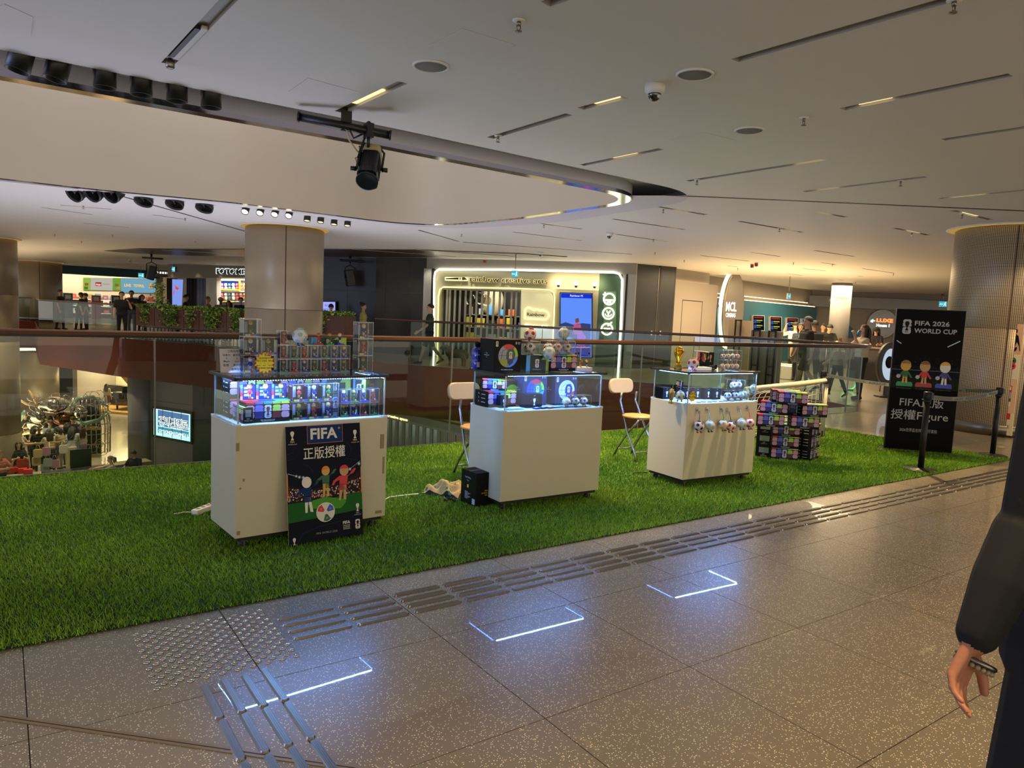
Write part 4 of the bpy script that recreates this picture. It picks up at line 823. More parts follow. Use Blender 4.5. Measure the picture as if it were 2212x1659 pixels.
# three generic players in the kit colours around the ball
def player(x, z, h, skin, kit, hair, lean=0):
    q = lambda a, b: (x+a*h+b*h*lean, z+b*h)
    for pts, m in (([(-.10, .0), (-.04, 0), (.0, .3), (.0, .42), (-.09, .42)], skin), ([(.04, .02), (.12, .0), (.12, .04), (.09, .3), (.09, .42), (0, .42)], skin), ([(-.12, .28), (.12, .28), (.1, .45), (-.1, .45)], kit), ([(-.11, .42), (.11, .42), (.13, .68), (-.13, .68)], kit),
                   ([(-.13, .68), (-.3, .56), (-.34, .44), (-.28, .44), (-.22, .53), (-.1, .58)], kit), ([(.13, .68), (.28, .72), (.36, .84), (.3, .86), (.22, .78), (.1, .62)], kit)): p.flat([q(*k) for k in pts] if sum((pts[i][0]*pts[(i+1) % len(pts)][1]-pts[(i+1) % len(pts)][0]*pts[i][1]) for i in range(len(pts))) > 0 else [q(*k) for k in pts][::-1], y-.0012, m)
    c = q(.0, .82); p.flat([(c[0]+h*.135*math.cos(k*PI/10), c[1]+h*.15*math.sin(k*PI/10)) for k in range(20)], y-.0014, skin); p.flat([(c[0]+h*.14*math.cos(k*PI/10), c[1]+h*.155*math.sin(k*PI/10)) for k in range(1, 10)], y-.0016, hair)
player(X(.27), Z(.27), PH*.31, SK2, P_B2, P_W, -.05); player(X(.5), Z(.385), PH*.27, SK3, C_GN, C_OR, .02); player(X(.72), Z(.34), PH*.31, SK1, C_RD, C_RD, .1)
for u in (0, 1): p.flat([(X(u)+(.0 if u == 0 else -.006), Z(.38)), (X(u)+(.006 if u == 0 else 0), Z(.4)), (X(u)+(.006 if u == 0 else 0), Z(.6)), (X(u)+(0 if u == 0 else -.006), Z(.62))], y-.0014, C_OR)
p.build('poster_print', ps)

# --- on and in the second showcase ---
place(ballbox('world'), F2, -.008, .16, ZT, 'black carton with a multicoloured football on it, on the second showcase')
t = thing('water_bottle', 'blue square water jug with dark cap on the second showcase', 'bottle', F2.wp(-.0, .42, ZT), F2.a)
b = MB(); MBLU = mat('jug_blue', '#12208a', .25, coat=.5); q = lambda s, z: [(p_[0], p_[1], z) for p_ in rr(-s/2, -s/2, s/2, s/2, s*.25, 3)]
lv = [(.07, 0), (.085, .008), (.085, .07), (.078, .078), (.085, .086), (.085, .15), (.06, .175), (.036, .182)]; vs = sum([q(*k) for k in lv], []); n = 16
b.add(vs, [(j*n+i, j*n+(i+1) % n, (j+1)*n+(i+1) % n, (j+1)*n+i) for j in range(len(lv)-1) for i in range(n)]+[tuple(range(n))[::-1]], MBLU, True); b.build('body', t)
b = MB(); b.lathe([(.022, .18), (.022, .195), (.026, .197), (.026, .222), (1e-6, .224)], K_, n=18); b.build('cap', t)
b = MB(); b.rect(-.03, .02, .03, .06, -.0435, C_GY); emblem(b, .02, .04, .03, C_WH, K_, -.0442); b.text('FIFA WORLD CUP', 0, .115, .007, C_WH, -.0435); b.build('label_print', t)
place(greenbox(.24, .15, .13), F2, .318, .185, ZT, 'dark green carton under the plush footballs on the second showcase')
place(gamebox(.275, .16, .14), F2, .545, .16, ZT, 'patterned black carton with emblem on the second showcase')
def plushbox(F, x, y, z, cols, cap, feet, label, w=.115, h=.115):
    t = thing('boxed_plush', label, 'plush toy', F.wp(x, y, z), F.a, 'plush footballs on display')
    g = MB(); g.box(-w/2, -w/2, 0, w/2, w/2, h, M_CLEAR); g.build('clear_box', t); g = MB(); e = .002
    for a in (-w/2, w/2-e):
        for b in (-w/2, w/2-e): g.box(a, b, 0, a+e, b+e, h, M_ACED)
    for a in (-w/2, w/2-e): g.box(a, -w/2, h-e, a+e, w/2, h, M_ACED); g.box(-w/2, a, h-e, w/2, a+e, h, M_ACED)
    g.build('box_edge', t); r = w*.40; q = plush(r, cols, cap, feet); q.parent = t; q.location = (0, 0, r*1.28); q.rotation_euler.z = .4; q.name = 'plush_ball'
    if 'category' in q: del q['category']
    return t
PG = 'plush footballs on display'
plushbox(F2, .385, .24, ZT+.13, ['navy', 'red'], 'red', 'navy', 'boxed plush football with navy and red patches beside the ball carton')
put_plush(.05, ['red'], 'red', 'navy', F2, .378, .235, ZT+.13+.168, 'white plush football with red patches on top, beside the ball carton', PG, .8, .2)
put_plush(.052, ['sky', 'teal'], 'sky', 'sky', F2, .5, .13, ZT+.155, 'pale plush football with teal patches hanging over the green carton edge', PG, .3, -.1)
for i, (x, cs, cp, lb) in enumerate(((.575, ['navy', 'red'], 'navy', 'boxed plush with navy and red patches, nearest the teal-patched one'), (.672, ['red'], 'red', 'boxed plush with plain red patches in the middle of the patterned carton'), (.77, ['navy', 'red'], 'red', 'boxed plush with dark patches under the topmost pale one'))):
    plushbox(F2, x, .24, ZT+.14, cs, cp, 'green' if i == 1 else 'navy', lb, .1, .11)
plushbox(F2, .735, .25, ZT+.252, ['teal', 'sky'], 'teal', 'navy', 'boxed pale plush with teal patches, highest on the second showcase', .12, .118)
t = thing('earring_stand', 'white display stand with hanging earrings and tiny figures on the second showcase', 'display stand', F2.wp(.89, .2, ZT), F2.a)
b = MB(); b.box(-.085, -.06, 0, .085, .06, .032, M_WHITE); b.build('base', t, .002)
b = MB(); b.box(-.003, .0, .032, .003, .006, .195, M_WHITE); b.build('pole', t); b = MB(); b.tube([(-.1+.2*k/10, .003, .196+.003*(k % 2)) for k in range(11)], .004, M_WHITE, 6); b.build('rail', t)
for x in (-.06, -.03, .085):
    b = MB(); b.tube([(x, -.004, .194), (x+.004, -.006, .18), (x, -.006, .17)], .0012, M_GOLD, 5); b.ball((x, -.006, .163), (.006, .005, .008), M_GOLD, 8, 6); b.ball((x, -.006, .148), (.008, .006, .009), K_, 8, 6); b.lathe([(.003, -.012), (.006, 0), (.003, .01)], M_GOLD, (x-.002, -.006, .13), 8); b.build('earring', t)
for i, (x, k) in enumerate(((-.07, 'green'), (-.02, 'red'), (.045, 'blue'))):
    q = thing('small_figure', f'tiny {k}-kit figure on the white earring stand', 'figurine', F2.wp(.89+x, .17, ZT+.032), F2.a); figure(q, k, 0, 0, 0, .07, False)
place(gamebox(.272, .2, .125), F2, .012, .255, ZB, 'patterned black carton inside the second showcase, near its end pane')
place(gamebox(.2, .12, .09), F2, .02, .36, ZB+.125, 'smaller patterned carton lying on another inside the second showcase', None, -.5)
place(ballbox('green', K_IN, .19, .14, .2), F2, .20, .34, ZB, 'carton with a green football at the back of the second showcase')
place(ballbox('aqua', mat('carton_blue', '#16264f', .4), .245, .15, .262), F2, .345, .255, ZB, 'tall blue carton with an aqua football inside the second showcase')
place(ballbox('white', mat('carton_slate', '#1b2947', .4), .235, .18, .25), F2, .65, .22, ZB, 'slate carton with a white football inside the second showcase')
place(ballbox('white', K_IN, .16, .12, .2), F2, .815, .35, ZB, 'dark carton with a white football tucked at the far end of the second showcase')
place(mugbox(.075, .07, .1), F2, .092, .195, ZB, 'small upright mug carton by the front pane of the second showcase')
place(mugbox(.155, .1, .112), F2, .30, .13, ZB, 'wide mug carton before the aqua football carton')
for i, (x, cs, cp) in enumerate(((.64, ['orange', 'teal'], 'teal'), (.735, ['navy', 'red'], 'navy'), (.825, ['navy', 'red'], 'red'))):
    plushbox(F2, x+.03, .085, ZB, cs, cp, 'navy', ['boxed plush with orange patches inside the second showcase', 'boxed plush with navy and red patches, between two others inside the second showcase', 'boxed plush with navy and red patches, nearest the far end inside the second showcase'][i], .088, .098)
t = thing('scarf', 'pale folded scarf lying behind the front pane of the second showcase', 'scarf', F2.wp(.17, .1, ZB), F2.a)
b = MB()
for k in range(3): b.prism(rr(-.09+.01*k, -.035+.008*k, .08-.012*k, .03-.004*k, .02), .004*k, .004*k+.0045, [C_GY, C_SK, C_WH][k])
b.build('fold', t, .001)
for i, (x, y, m) in enumerate(((.36, .07, C_NV), (.425, .075, K_IN), (.49, .07, C_MR), (.55, .08, C_VI), (.59, .085, C_TL))):
    t = thing('badge_pack', f'flat badge pack, {ORD[i]} of the row on the second showcase floor', 'badge', F2.wp(x, y, ZB), F2.a+.2, 'badge packs in the second showcase'); b = MB(); b.box(-.028, -.02, 0, .028, .02, .012, m); b.build('pack', t, .001); b = MB(); b.add([(-.02, -.014, .0126), (.02, -.014, .0126), (.02, .014, .0126), (-.02, .014, .0126)], [(0, 1, 2, 3)], C_GY); b.build('card_print', t)

# --- third showcase: trophy, keyrings, plush ---
def trophy(F, x, y, z, h, label, m=None, name='trophy'):
    m = m or M_GOLD; t = thing(name, label, 'trophy', F.wp(x, y, z), F.a); b = MB(); s = h
    b.lathe([(.185*s, 0), (.185*s, .03*s), (.165*s, .05*s), (.16*s, .11*s), (.14*s, .16*s), (.11*s, .2*s), (.085*s, .25*s)], m, n=24); b.build('base', t)
    b = MB(); b.lathe([(.168*s, .055*s), (.17*s, .075*s), (.168*s, .095*s)], mat('malachite', '#0d5a3a', .25), n=24); b.build('band', t)
    b = MB(); prof = [(.085*s, .25*s), (.085*s, .34*s), (.115*s, .45*s), (.16*s, .58*s), (.2*s, .72*s), (.205*s, .82*s)]
    b.lathe([(r*.78, zz) for r, zz in prof], m, n=20)
    for k in range(5):
        a0 = k*2*PI/5; b.tube([(r*.93*math.cos(a0+i*.35), r*.93*math.sin(a0+i*.35), zz) for i, (r, zz) in enumerate(prof)], .04*s, m, 8, rad=[.03*s, .035*s, .04*s, .045*s, .05*s, .045*s])
    b.build('stem', t); b = MB(); b.ball((0, 0, .85*s), .15*s, m, 20, 14)
    for k in range(7): a = k*2*PI/7; b.ball((.1*s*math.cos(a), .1*s*math.sin(a), (.88+.05*(k % 2))*s), (.06*s, .05*s, .04*s), m, 10, 6)
    b.build('globe', t); return t
trophy(F3, .245, .40, ZT, .215, 'gold replica football trophy standing on the third showcase')
put_plush(.052, ['red'], 'orange', 'red', F3, .16, .12, ZT+.068, 'white plush football with red patches sitting before the keyring rack', PG, .25)
t = thing('keyring_rack', 'white rack hung with keyrings and straps on the third showcase', 'display rack', F3.wp(.34, .2, ZT), F3.a)
b = MB(); b.box(-.11, -.05, 0, .1, .05, .03, M_WHITE); b.build('base', t, .002); b = MB(); b.cyl((-.06, 0, .03), (-.06, 0, .18), .004, M_WHITE, 8); b.tube([(-.1, 0, .185), (.0, -.01, .178), (.1, 0, .17)], .005, M_WHITE, 6); b.build('frame', t)
for i, (x, m) in enumerate(((-.05, C_RD), (-.035, C_RD), (-.0, C_MR), (.015, C_RD), (.05, M_GOLD), (.085, M_STEEL))):
    b = MB(); b.tube([(x, -.008, .178), (x+.004, -.012, .14), (x-.002, -.012, .11+.008*(i % 3))], .0035 if i < 4 else .0015, m, 6); b.ball((x-.002, -.012, .1+.008*(i % 3)), (.008, .006, .014), m, 8, 6); b.build('strap', t)
t = thing('gift_card', 'black gift box lid with gold trophy emblem standing on the third showcase', 'gift box', F3.wp(.53, .3, ZT), F3.a); b = MB(); b.box(-.09, 0, .045, .09, .02, .165, K_); b.build('lid', t, .001); b = MB(); cup2d(b, -.04, .07, .07, C_GD, -.001); cup2d(b, .045, .07, .07, C_GD, -.001); b.rect(-.045, .115, -.035, .15, -.001, C_GY); b.build('print', t)
for i in range(2):
    t = thing('gift_carton', f'flat black gift carton with silver lettering, {"upper" if i else "lower"} of two on the third showcase', 'carton', F3.wp(.56, .26, ZT+.0225*i), F3.a); b = MB(); b.box(-.07, 0, 0, .07, .1, .022, K_); b.build('carton', t, .001); b = MB(); b.text('FIFA WORLD CUP', 0, .008, .007, C_GY, -.001); b.build('print', t)
for lv in range(2):
    for i, (cs, cp) in enumerate(((['navy', 'red'], 'navy'), (['red'], 'green'), (['sky', 'teal'], 'sky'), (['red', 'navy'], 'red')) if lv else ((['orange'], 'orange'), (['orange', 'red'], 'orange'), (['red', 'navy'], 'red'), (['orange', 'red'], 'red'))):
        plushbox(F3, .655+.066*i, .215, ZT+.098*lv, cs, cp, 'red', f'boxed plush football, {ORD[i]} of the {"upper" if lv else "lower"} row of eight on the third showcase', .066, .097)
# inside
for i, (x, y, lb) in enumerate(((.03, .36, 'mug carton at the end pane inside the third showcase'), (.24, .30, 'mug carton behind the small star tag'), (.36, .28, 'mug carton turned square to the front pane inside the third showcase'), (.475, .25, 'mug carton fourth along inside the third showcase'), (.56, .22, 'mug carton next to the white plush balls inside the third showcase'))):
    place(mugbox(.105, .1, .108), F3, x, y, ZB, lb, 'mug cartons in the third showcase')
for i, (x, y, z, cs, cp, lb) in enumerate(((.655, .09, 0, ['navy'], 'navy', 'lower boxed plush with navy patches, next to the mug cartons'), (.745, .08, 0, ['navy', 'red'], 'navy', 'lower boxed plush with navy and red patches, middle of three'), (.835, .09, 0, ['orange', 'teal'], 'teal', 'lower boxed plush with orange patches at the end pane'), (.735, .1, .1, ['red', 'orange'], 'red', 'upper boxed plush with red patches inside the third showcase'), (.825, .12, .1, ['red', 'navy'], 'sky', 'upper boxed plush with red and navy patches inside the third showcase'))):
    plushbox(F3, x, y+.03, ZB+z, cs, cp, 'navy', lb, .09, .098)
for i in range(7):
    t = thing('badge', f'shiny round badge, {ORD[i]} along the front pane of the third showcase', 'badge', F3.wp(.2+.075*i, .06+.012*(i % 2), ZB), F3.a, 'badges in the third showcase'); b = MB(); b.lathe([(.022, 0), (.022, .004), (.017, .007), (1e-6, .008)], M_STEEL, n=18); b.build('pin', t); b = MB(); b.tube([(.022+.012*math.cos(a*PI/4), .012*math.sin(a*PI/4), .004) for a in range(8)], .0016, M_STEEL, 5, closed=True); b.build('ring', t)
startag(F3, .048, -.006, .862, .098, .105, (('世界盃', 0, .014, .016), ('官方授權', 0, -.014, .014)), 'small yellow starburst tag taped to the corner of the third showcase', 0, 11)
# things hanging on the panes of the third showcase
for i, (x, cs, cp, ft, lb) in enumerate(((.105, ['navy', 'red'], 'navy', 'red', 'plush keyring with navy and red patches, first on the plinth front'), (.245, ['sky', 'teal'], 'sky', 'navy', 'plush keyring with sky blue patches, second on the plinth front'), (.425, ['orange', 'green'], 'green', 'green', 'plush keyring with orange patches and green cap on the plinth front'), (.522, ['red', 'navy'], 'navy', 'red', 'plush keyring with red patches, fourth on the plinth front'), (.672, ['sky', 'teal'], 'sky', 'navy', 'plush keyring with pale blue patches, fifth on the plinth front'), (.784, ['red', 'orange'], 'red', 'red', 'plush keyring with red cap, nearest the plinth corner'))):
    hk = (.123, .249, .439, .521, .675, .797)[i]; hz = (.741, .742, .741, .723, .738, .739)[i]
    t = thing('suction_hook', f'clear suction hook holding the {ORD[i]} plush keyring on the third showcase', 'hook', F3.wp(hk, 0, hz), F3.a, 'suction hooks on the third showcase'); b = MB(); b.lathe([(.021, 0), (.019, -.004), (.008, -.009), (1e-6, -.012)], M_ACED, ax='y', n=20); b.build('suction_cup', t); b = MB(); b.tube([(0, -.009, .008), (0, -.013, -.012), (0, -.022, -.02), (0, -.029, -.012)], .0022, M_STEEL, 6); b.build('hook', t)
    r = .047; z = .592-(.018 if i == 3 else 0)
    q = put_plush(r, cs, cp, ft, F3, x, -.056, z, lb, 'plush keyrings hanging on the third showcase', .15*(i % 3-1), 0, None)
    zz = hz-.018-z; dx = hk-x; b = MB(); b.tube([(0, 0, r*1.08), (dx*.5, .01, zz*.6), (dx, .03, zz)], .0035, PC[cp], 6); b.tube([(dx+.011*math.cos(a*PI/5), .03, zz-.008+.013*math.sin(a*PI/5)) for a in range(10)], .0018, M_STEEL, 5, closed=True); b.build('key_ring', q)
FL = Frame((F3.wp(0, .49, 0).x, F3.wp(0, .49, 0).y), ang=F3.a-PI/2)      # end face of the third showcase
t = trophy(FL, .33, -.05, .775, .14, 'pale gold trophy ornament hanging on the end pane of the third showcase', mat('pale_gold', '#b99a52', .35, .8), 'trophy_ornament')
b = MB(); b.tube([(0, 0, .13), (.0, .025, .2)], .0015, M_ACED, 5); b.build('cord', t)
q = put_plush(.042, ['green', 'sky'], 'sky', 'navy', FL, .44, -.05, .865, 'plush keyring with green patches hanging on the end pane of the third showcase', 'plush keyrings hanging on the third showcase', .6); b = MB(); b.tube([(0, 0, .045), (0, .03, .13)], .003, PC['sky'], 6); b.build('key_ring', q)
t = thing('picture_card', 'black card with coloured stripes taped inside the end pane of the third showcase', 'card', FL.wp(.375, -.004, .955), FL.a); t.rotation_euler.y = .12; b = MB(); b.box(-.045, -.001, -.035, .045, .001, .035, K_); b.build('card', t); b = MB()
for i, m in enumerate((C_DG, C_LM, C_RD, C_VI, C_NV)): b.rect(-.04+.016*i, -.012, -.026+.016*i, .028, -.0015, m)
emblem(b, -.033, .01, .03, C_WH, C_GD, -.002); b.text('FIFA WORLD CUP', 0, -.026, .006, C_WH, -.0015); b.build('print', t)
FR = Frame((F3.wp(.945, 0, 0).x, F3.wp(.945, 0, 0).y), ang=F3.a+PI/2)
for i, (x, z, cs) in enumerate(((.1, .9, ['green', 'orange']), (.2, .83, ['sky', 'orange']))):
    q = put_plush(.043, cs, 'green', 'navy', FR, x, -.048, z, f'plush keyring hanging {"high" if i == 0 else "low"} on the end pane facing the carton pyramid', 'plush keyrings hanging on the third showcase', .4); b = MB(); b.tube([(0, 0, .045), (0, .035, .12)], .003, PC['green'], 6); b.build('key_ring', q)
# ======================= AROUND THE SHOWCASES =======================
z5 = lambda x, y: (1620+x/9.76, 840+y/9.76)
BH = .137; box0 = gamebox(.295, .18, BH)
def pile(p, rz, lv, label, first=[True]):
    loc = (p[0], p[1], BH*lv+.012)
    if first[0]: t = box0; first[0] = False; t.location = loc; t.rotation_euler.z = rz; t['label'] = label
    else: t = copy_tree(box0, loc, rz, label)
    t['group'] = 'patterned cartons piled before the toy goal'; return t
A, B = at(*z5(430, 1500)), at(*z5(1000, 1545)); ang = math.atan2(B.y-A.y, B.x-A.x)
LV = ['bottom', 'second', 'third']
for l in range(3): pile(A, ang, l, f'patterned carton, {LV[l]} level, middle stack of the carton pyramid')
C = at(*z5(1225, 1555)); C += Vec((.03, -.0, 0)); a2 = R(14)
for l in range(3): pile(C, a2, l, f'patterned carton, {LV[l]} level, in the corner-on stack nearest the banner')
D = at(*z5(200, 1455)); th = ang-PI/2-R(14); D -= Vec((-math.sin(th), math.cos(th), 0))*.05; u = Vec((math.cos(th), math.sin(th), 0)); o = D-u*.295
for l in range(3): pile(o, th, l, f'patterned carton, {LV[l]} level, with silver label, beside the third showcase')
def two_px(pl, pr, lv, label):
    A, B = at(*z5(*pl), BH*lv+.012), at(*z5(*pr), BH*lv+.012); pile(A, math.atan2(B.y-A.y, B.x-A.x), lv, label)
two_px((150, 790), (700, 815), 3, 'patterned carton, fourth level, bridging the label stack and the middle stack'); two_px((858, 828), (1330, 858), 3, 'patterned carton, fourth level, bridging the middle stack and the corner-on stack')
two_px((205, 505), (585, 545), 4, 'patterned carton, fifth level, on the third showcase side'); two_px((1090, 590), (1385, 598), 4, 'patterned carton, fifth level, on the banner side')
two_px((590, 322), (1138, 358), 5, 'front carton of the two crowning the carton pyramid')
A, B = at(*z5(590, 322), BH*5+.012), at(*z5(1138, 358), BH*5+.012); a = math.atan2(B.y-A.y, B.x-A.x); n_ = Vec((-math.sin(a), math.cos(a), 0)); pile(A+n_*.19-Vec((math.cos(a), math.sin(a), 0))*.04, a, 5, 'rear carton of the two crowning the carton pyramid')
A, B = at(*z5(760, 575), BH*4+.012), at(*z5(1050, 590), BH*4+.012); pile(A+n_*.16, a-.2, 4, 'dark rear carton, fifth level, showing its plain back')
# toy goal
gt = at(1774, 945); zt = .80
PR = Vec((gt.x, gt.y, 0)); PLx = at(1612, 842, zt); PL = Vec((PLx.x, PLx.y, 0)); M_NET = mat('net_white', '#cfc8b6', .8); M_WRAP = mat('goal_wrap', '#c9c0a6', .7, bump=.5, bscale=40)
t = thing('toy_goal', 'small white football goal with net behind the carton pyramid', 'goal', PR)
bk = (PL-PR).normalized(); bn = Vec((-bk.y, bk.x, 0)); bn = bn if bn.y > 0 else -bn
b = MB(); b.tube([(0, 0, .03), (0, 0, zt)], .035, M_WRAP, 12); b.build('post', t); b = MB(); v = PL-PR; b.tube([(v.x, v.y, .03), (v.x, v.y, zt)], .035, M_WRAP, 12); b.build('post', t); b = MB(); b.tube([(0, 0, zt), (v.x*.45, v.y*.45, zt-.004), (v.x, v.y, zt)], .035, M_WRAP, 12); b.build('crossbar', t)
b = MB(); b.tube([(0, 0, zt), (bn.x*.25, bn.y*.25, zt-.05), (bn.x*.5, bn.y*.5, .04), (0, 0, .03)], .014, M_BLACK, 8); b.tube([(v.x, v.y, zt), (v.x+bn.x*.25, v.y+bn.y*.25, zt-.05), (v.x+bn.x*.5, v.y+bn.y*.5, .04)], .014, M_BLACK, 8); b.tube([(bn.x*.5, bn.y*.5, .04), (v.x+bn.x*.5, v.y+bn.y*.5, .04)], .014, M_BLACK, 8); b.cbox((0, 0, zt), (.09, .09, .09), M_BLACK); b.cbox((0, 0, .05), (.06, .06, .1), M_BLACK); b.build('back_frame', t)
b = MB()
for i in range(15):
    f = i/14; b.tube([(v.x*f, v.y*f, zt-.02), (v.x*f+bn.x*.22, v.y*f+bn.y*.22, zt-.12), (v.x*f+bn.x*.5, v.y*f+bn.y*.5, .04)], .004, M_NET, 4)
for i in range(9):
    f = i/8; p0 = Vec((0, 0, zt-.02)).lerp(Vec((bn.x*.5, bn.y*.5, .04)), f); b.tube([p0, p0+v*.5-Vec((0, 0, .03)), p0+v], .004, M_NET, 4); b.tube([(bn.x*.5*f, bn.y*.5*f, .04), (bn.x*.5*f*.9, bn.y*.5*f*.9, zt-.05-.6*f*f)], .004, M_NET, 4)
for zz in (.15, .27, .39, .51, .63): b.tube([(0, 0, zz), (bn.x*.45*(1-zz), bn.y*.45*(1-zz), zz-.03)], .004, M_NET, 4)
b.build('net', t)
# folding chairs
M_TUBE = mat('chair_tube', '#a9abb2', .25, 1.0); M_VINYL = mat('chair_white', '#c8bfae', .5); M_SEAT = mat('chair_seat_wood', '#b98a4d', .45, noise=.1, nscale=8)
def chair(p, rz, label):
    t = thing('folding_chair', label, 'chair', (p[0], p[1], .01), rz)
    b = MB(); pts = [(x, z) for x, z in fillet([(-.17, .70), (.17, .70), (.17, .86), (-.17, .86)], .078, 8)]
    M0 = Matrix.Translation((0, .2, 0)) @ Matrix.Rotation(-.12, 4, 'X'); b.M = M0; b.prism(pts, -.012, .012, M_VINYL, 'y'); b.build('backrest', t, .006)
    b = MB(M0); b.prism([(x*1.02, .78+(z-.78)*1.05) for x, z in pts], .012, .02, M_SEAT, 'y'); b.build('backrest_shell', t)
    b = MB(); b.lathe([(1e-6, .455), (.15, .455), (.168, .462), (.17, .472), (.162, .482), (1e-6, .486)], M_SEAT, n=32); b.build('seat', t)
    for s in (-1, 1):
        b = MB(); b.tube([(s*.11, .155, .72), (s*.11, .17, .62), (s*.125, .08, .46), (s*.14, .0, .30), (s*.155, -.16, .09), (s*.158, -.185, .0)], .0115, M_TUBE, 10); b.build('front_leg', t)
        b = MB(); b.tube([(s*.10, -.13, .45), (s*.105, -.05, .36), (s*.115, .04, .26), (s*.125, .16, .1), (s*.13, .21, 0)], .0115, M_TUBE, 10); b.build('rear_leg', t)
    b = MB(); b.tube([(-.153, -.15, .1), (.153, -.15, .1)], .008, M_TUBE, 8); b.tube([(-.127, .17, .085), (.127, .17, .085)], .008, M_TUBE, 8); b.tube([(-.1, -.13, .45), (.1, -.13, .45)], .009, M_TUBE, 8); b.build('cross_bar', t); return t
ch = chair((3.61, 5.62), R(-2), 'folding chair with white backrest behind the second showcase'); copy_tree(ch, (5.71, 5.67, .01), R(-2), 'folding chair with white backrest standing free beside the third showcase'); ch['group'] = 'folding chairs on the turf'
for o in COL.objects:
    if o.get('label', '').startswith('folding chair with white'): o['group'] = 'folding chairs on the turf'
# black carton, cloth, cables
t = place(thing('black_carton', None, 'carton'), Frame((3.045, 4.74), ang=R(4)), 0, 0, .01, 'black carton on the turf against the end of the second showcase')
q = at(880+740/5.027, 860+1195/5.027, .01); t.location = (q.x+.0, q.y, .01); t.rotation_euler.z = R(1.5)
b = MB(); b.box(0, 0, 0, .18, .22, .275, K_); b.build('carton', t, .002); b = MB(); b.text('FIFA', .095, .125, .012, C_YL, -.001); b.text('WORLD CUP', .095, .107, .011, C_YL, -.001); b.text('2026', .095, .09, .01, C_YL, -.001); b.build('front_print', t)
b = MB(Matrix.Translation((0, .22, 0)) @ Matrix.Rotation(-PI/2, 4, 'Z')); b.text('FOOTBALL', .1, .215, .013, C_GY, -.001); b.text('SIZE 5', .1, .193, .009, C_GY, -.001); b.rect(.09, .14, .11, .165, -.001, C_YL)
for i in range(7): b.rect(.06, .05+.009*i, .1+.02*(i % 3), .053+.009*i, -.001, C_GY)
b.rect(.165, .02, .205, .065, -.001, C_GY); b.build('side_print', t)
b = MB(); b.add([(.0, .1, .2758), (.18, .1, .2758), (.18, .12, .2758), (0, .12, .2758)], [(0, 1, 2, 3)], mat('packing_tape', '#24242a', .2)); b.build('tape', t)
M_CLOTH = mat('printed_cloth', '#b59c66', .85, bump=.2, bscale=90); M_CLTD = mat('cloth_dark', '#0f0f10', .85); M_CLG = mat('cloth_green', '#3f6b48', .85); M_CLBL = mat('cloth_blue', '#6f9fa6', .85)
t = thing('crumpled_cloth', 'crumpled beige printed cloth heaped on the turf by the black carton', 'cloth', at(960, 1070)); ux, uy = Vec((.62, -.78, 0)), Vec((.78, .62, 0)); n1, n2 = 44, 26; vs = []
for i in range(n1+1):
    for j in range(n2+1):
        s, q = i/n1-.5, j/n2-.5; w_ = max(0, 1-(abs(s)*2)**3)*max(0, 1-(abs(q)*2)**3)
        z = .012+w_*(.05+.075*(s+.5)+.028*math.sin(17*s+7*q+2)+.022*math.sin(-11*s+19*q)+.014*math.sin(31*s-9*q)); e = 1+.12*math.sin(9*s+5*q)
        pth = ux*(s*.40)+uy*(q*.26*e*(.55+.6*(s+.5))); vs.append((pth.x, pth.y, max(.012, z)))
fs = [(i*(n2+1)+j, (i+1)*(n2+1)+j, (i+1)*(n2+1)+j+1, i*(n2+1)+j+1) for i in range(n1) for j in range(n2)]
b = MB(); b.add(vs, fs, M_CLOTH, True); o = b.build('cloth', t); o.data.materials.append(M_CLTD); o.data.materials.append(M_CLG); o.data.materials.append(M_CLBL)
rnd = random.Random(5); spots = [(rnd.random(), rnd.random(), rnd.choice((2, 2, 3))) for _ in range(34)]
for p in o.data.polygons:
    i, j = p.index//n2, p.index % n2; p.use_smooth = True
    if i < 3 or j < 2 or i > n1-4: p.material_index = 1
    for a, c, m in spots:
        if abs(i/n1-a) < .028 and abs(j/n2-c) < .03: p.material_index = m
m = o.modifiers.new('thickness', 'SOLIDIFY'); m.thickness = .004
t = thing('hand_vacuum', 'black cable and small gadget poking out from under the crumpled cloth', 'gadget', at(965, 1083)); b = MB(); b.tube([(0, 0, .02), (.03, -.05, .025), (.02, -.09, .02)], .012, K_, 8); b.lathe([(.018, 0), (.022, .02), (.012, .03)], K_, (-.02, -.02, 0), 12); b.build('body', t)
M_WCAB = mat('white_cable', '#cfcabc', .5)
t = thing('power_strip', 'white extension socket on the turf beside the first showcase', 'power strip', at(440, 1106, .012), R(40)); b = MB(); b.box(-.10, -.028, 0, .10, .028, .04, M_WHITE); b.build('body', t, .006)
for k in range(3):
    b = MB(); b.lathe([(.017, .0405), (.015, .0412)], mat('socket_grey', '#77726a', .5), (-.06+.055*k, 0, 0), 14); b.cbox((-.06+.055*k, 0, .0415), (.004, .012, .001), K_); b.build('socket', t)
b = MB(); b.cbox((.085, 0, .042), (.014, .02, .008), C_RD); b.build('switch', t)
t = tag(MB().tube([at(375, 1111, .014), at(398, 1107, .016), at(422, 1107, .02)], .006, M_WCAB, 8).build('white_cable'), 'short white cable trailing from the extension socket', 'cable')
t = tag(MB().tube([at(820, 1085, .015), at(842, 1074, .016), at(865, 1071, .018), at(882, 1069, .018), at(904, 1067, .03)], .006, M_WCAB, 8).build('white_cable'), 'white cable running from the first showcase into the crumpled cloth', 'cable')
t = tag(MB().tube([at(1360, 1028, .016), at(1372, 1021, .022), at(1398, 1021, .03)], .005, K_, 8).build('black_cable'), 'thin black cable reaching the foot of the third showcase', 'cable')
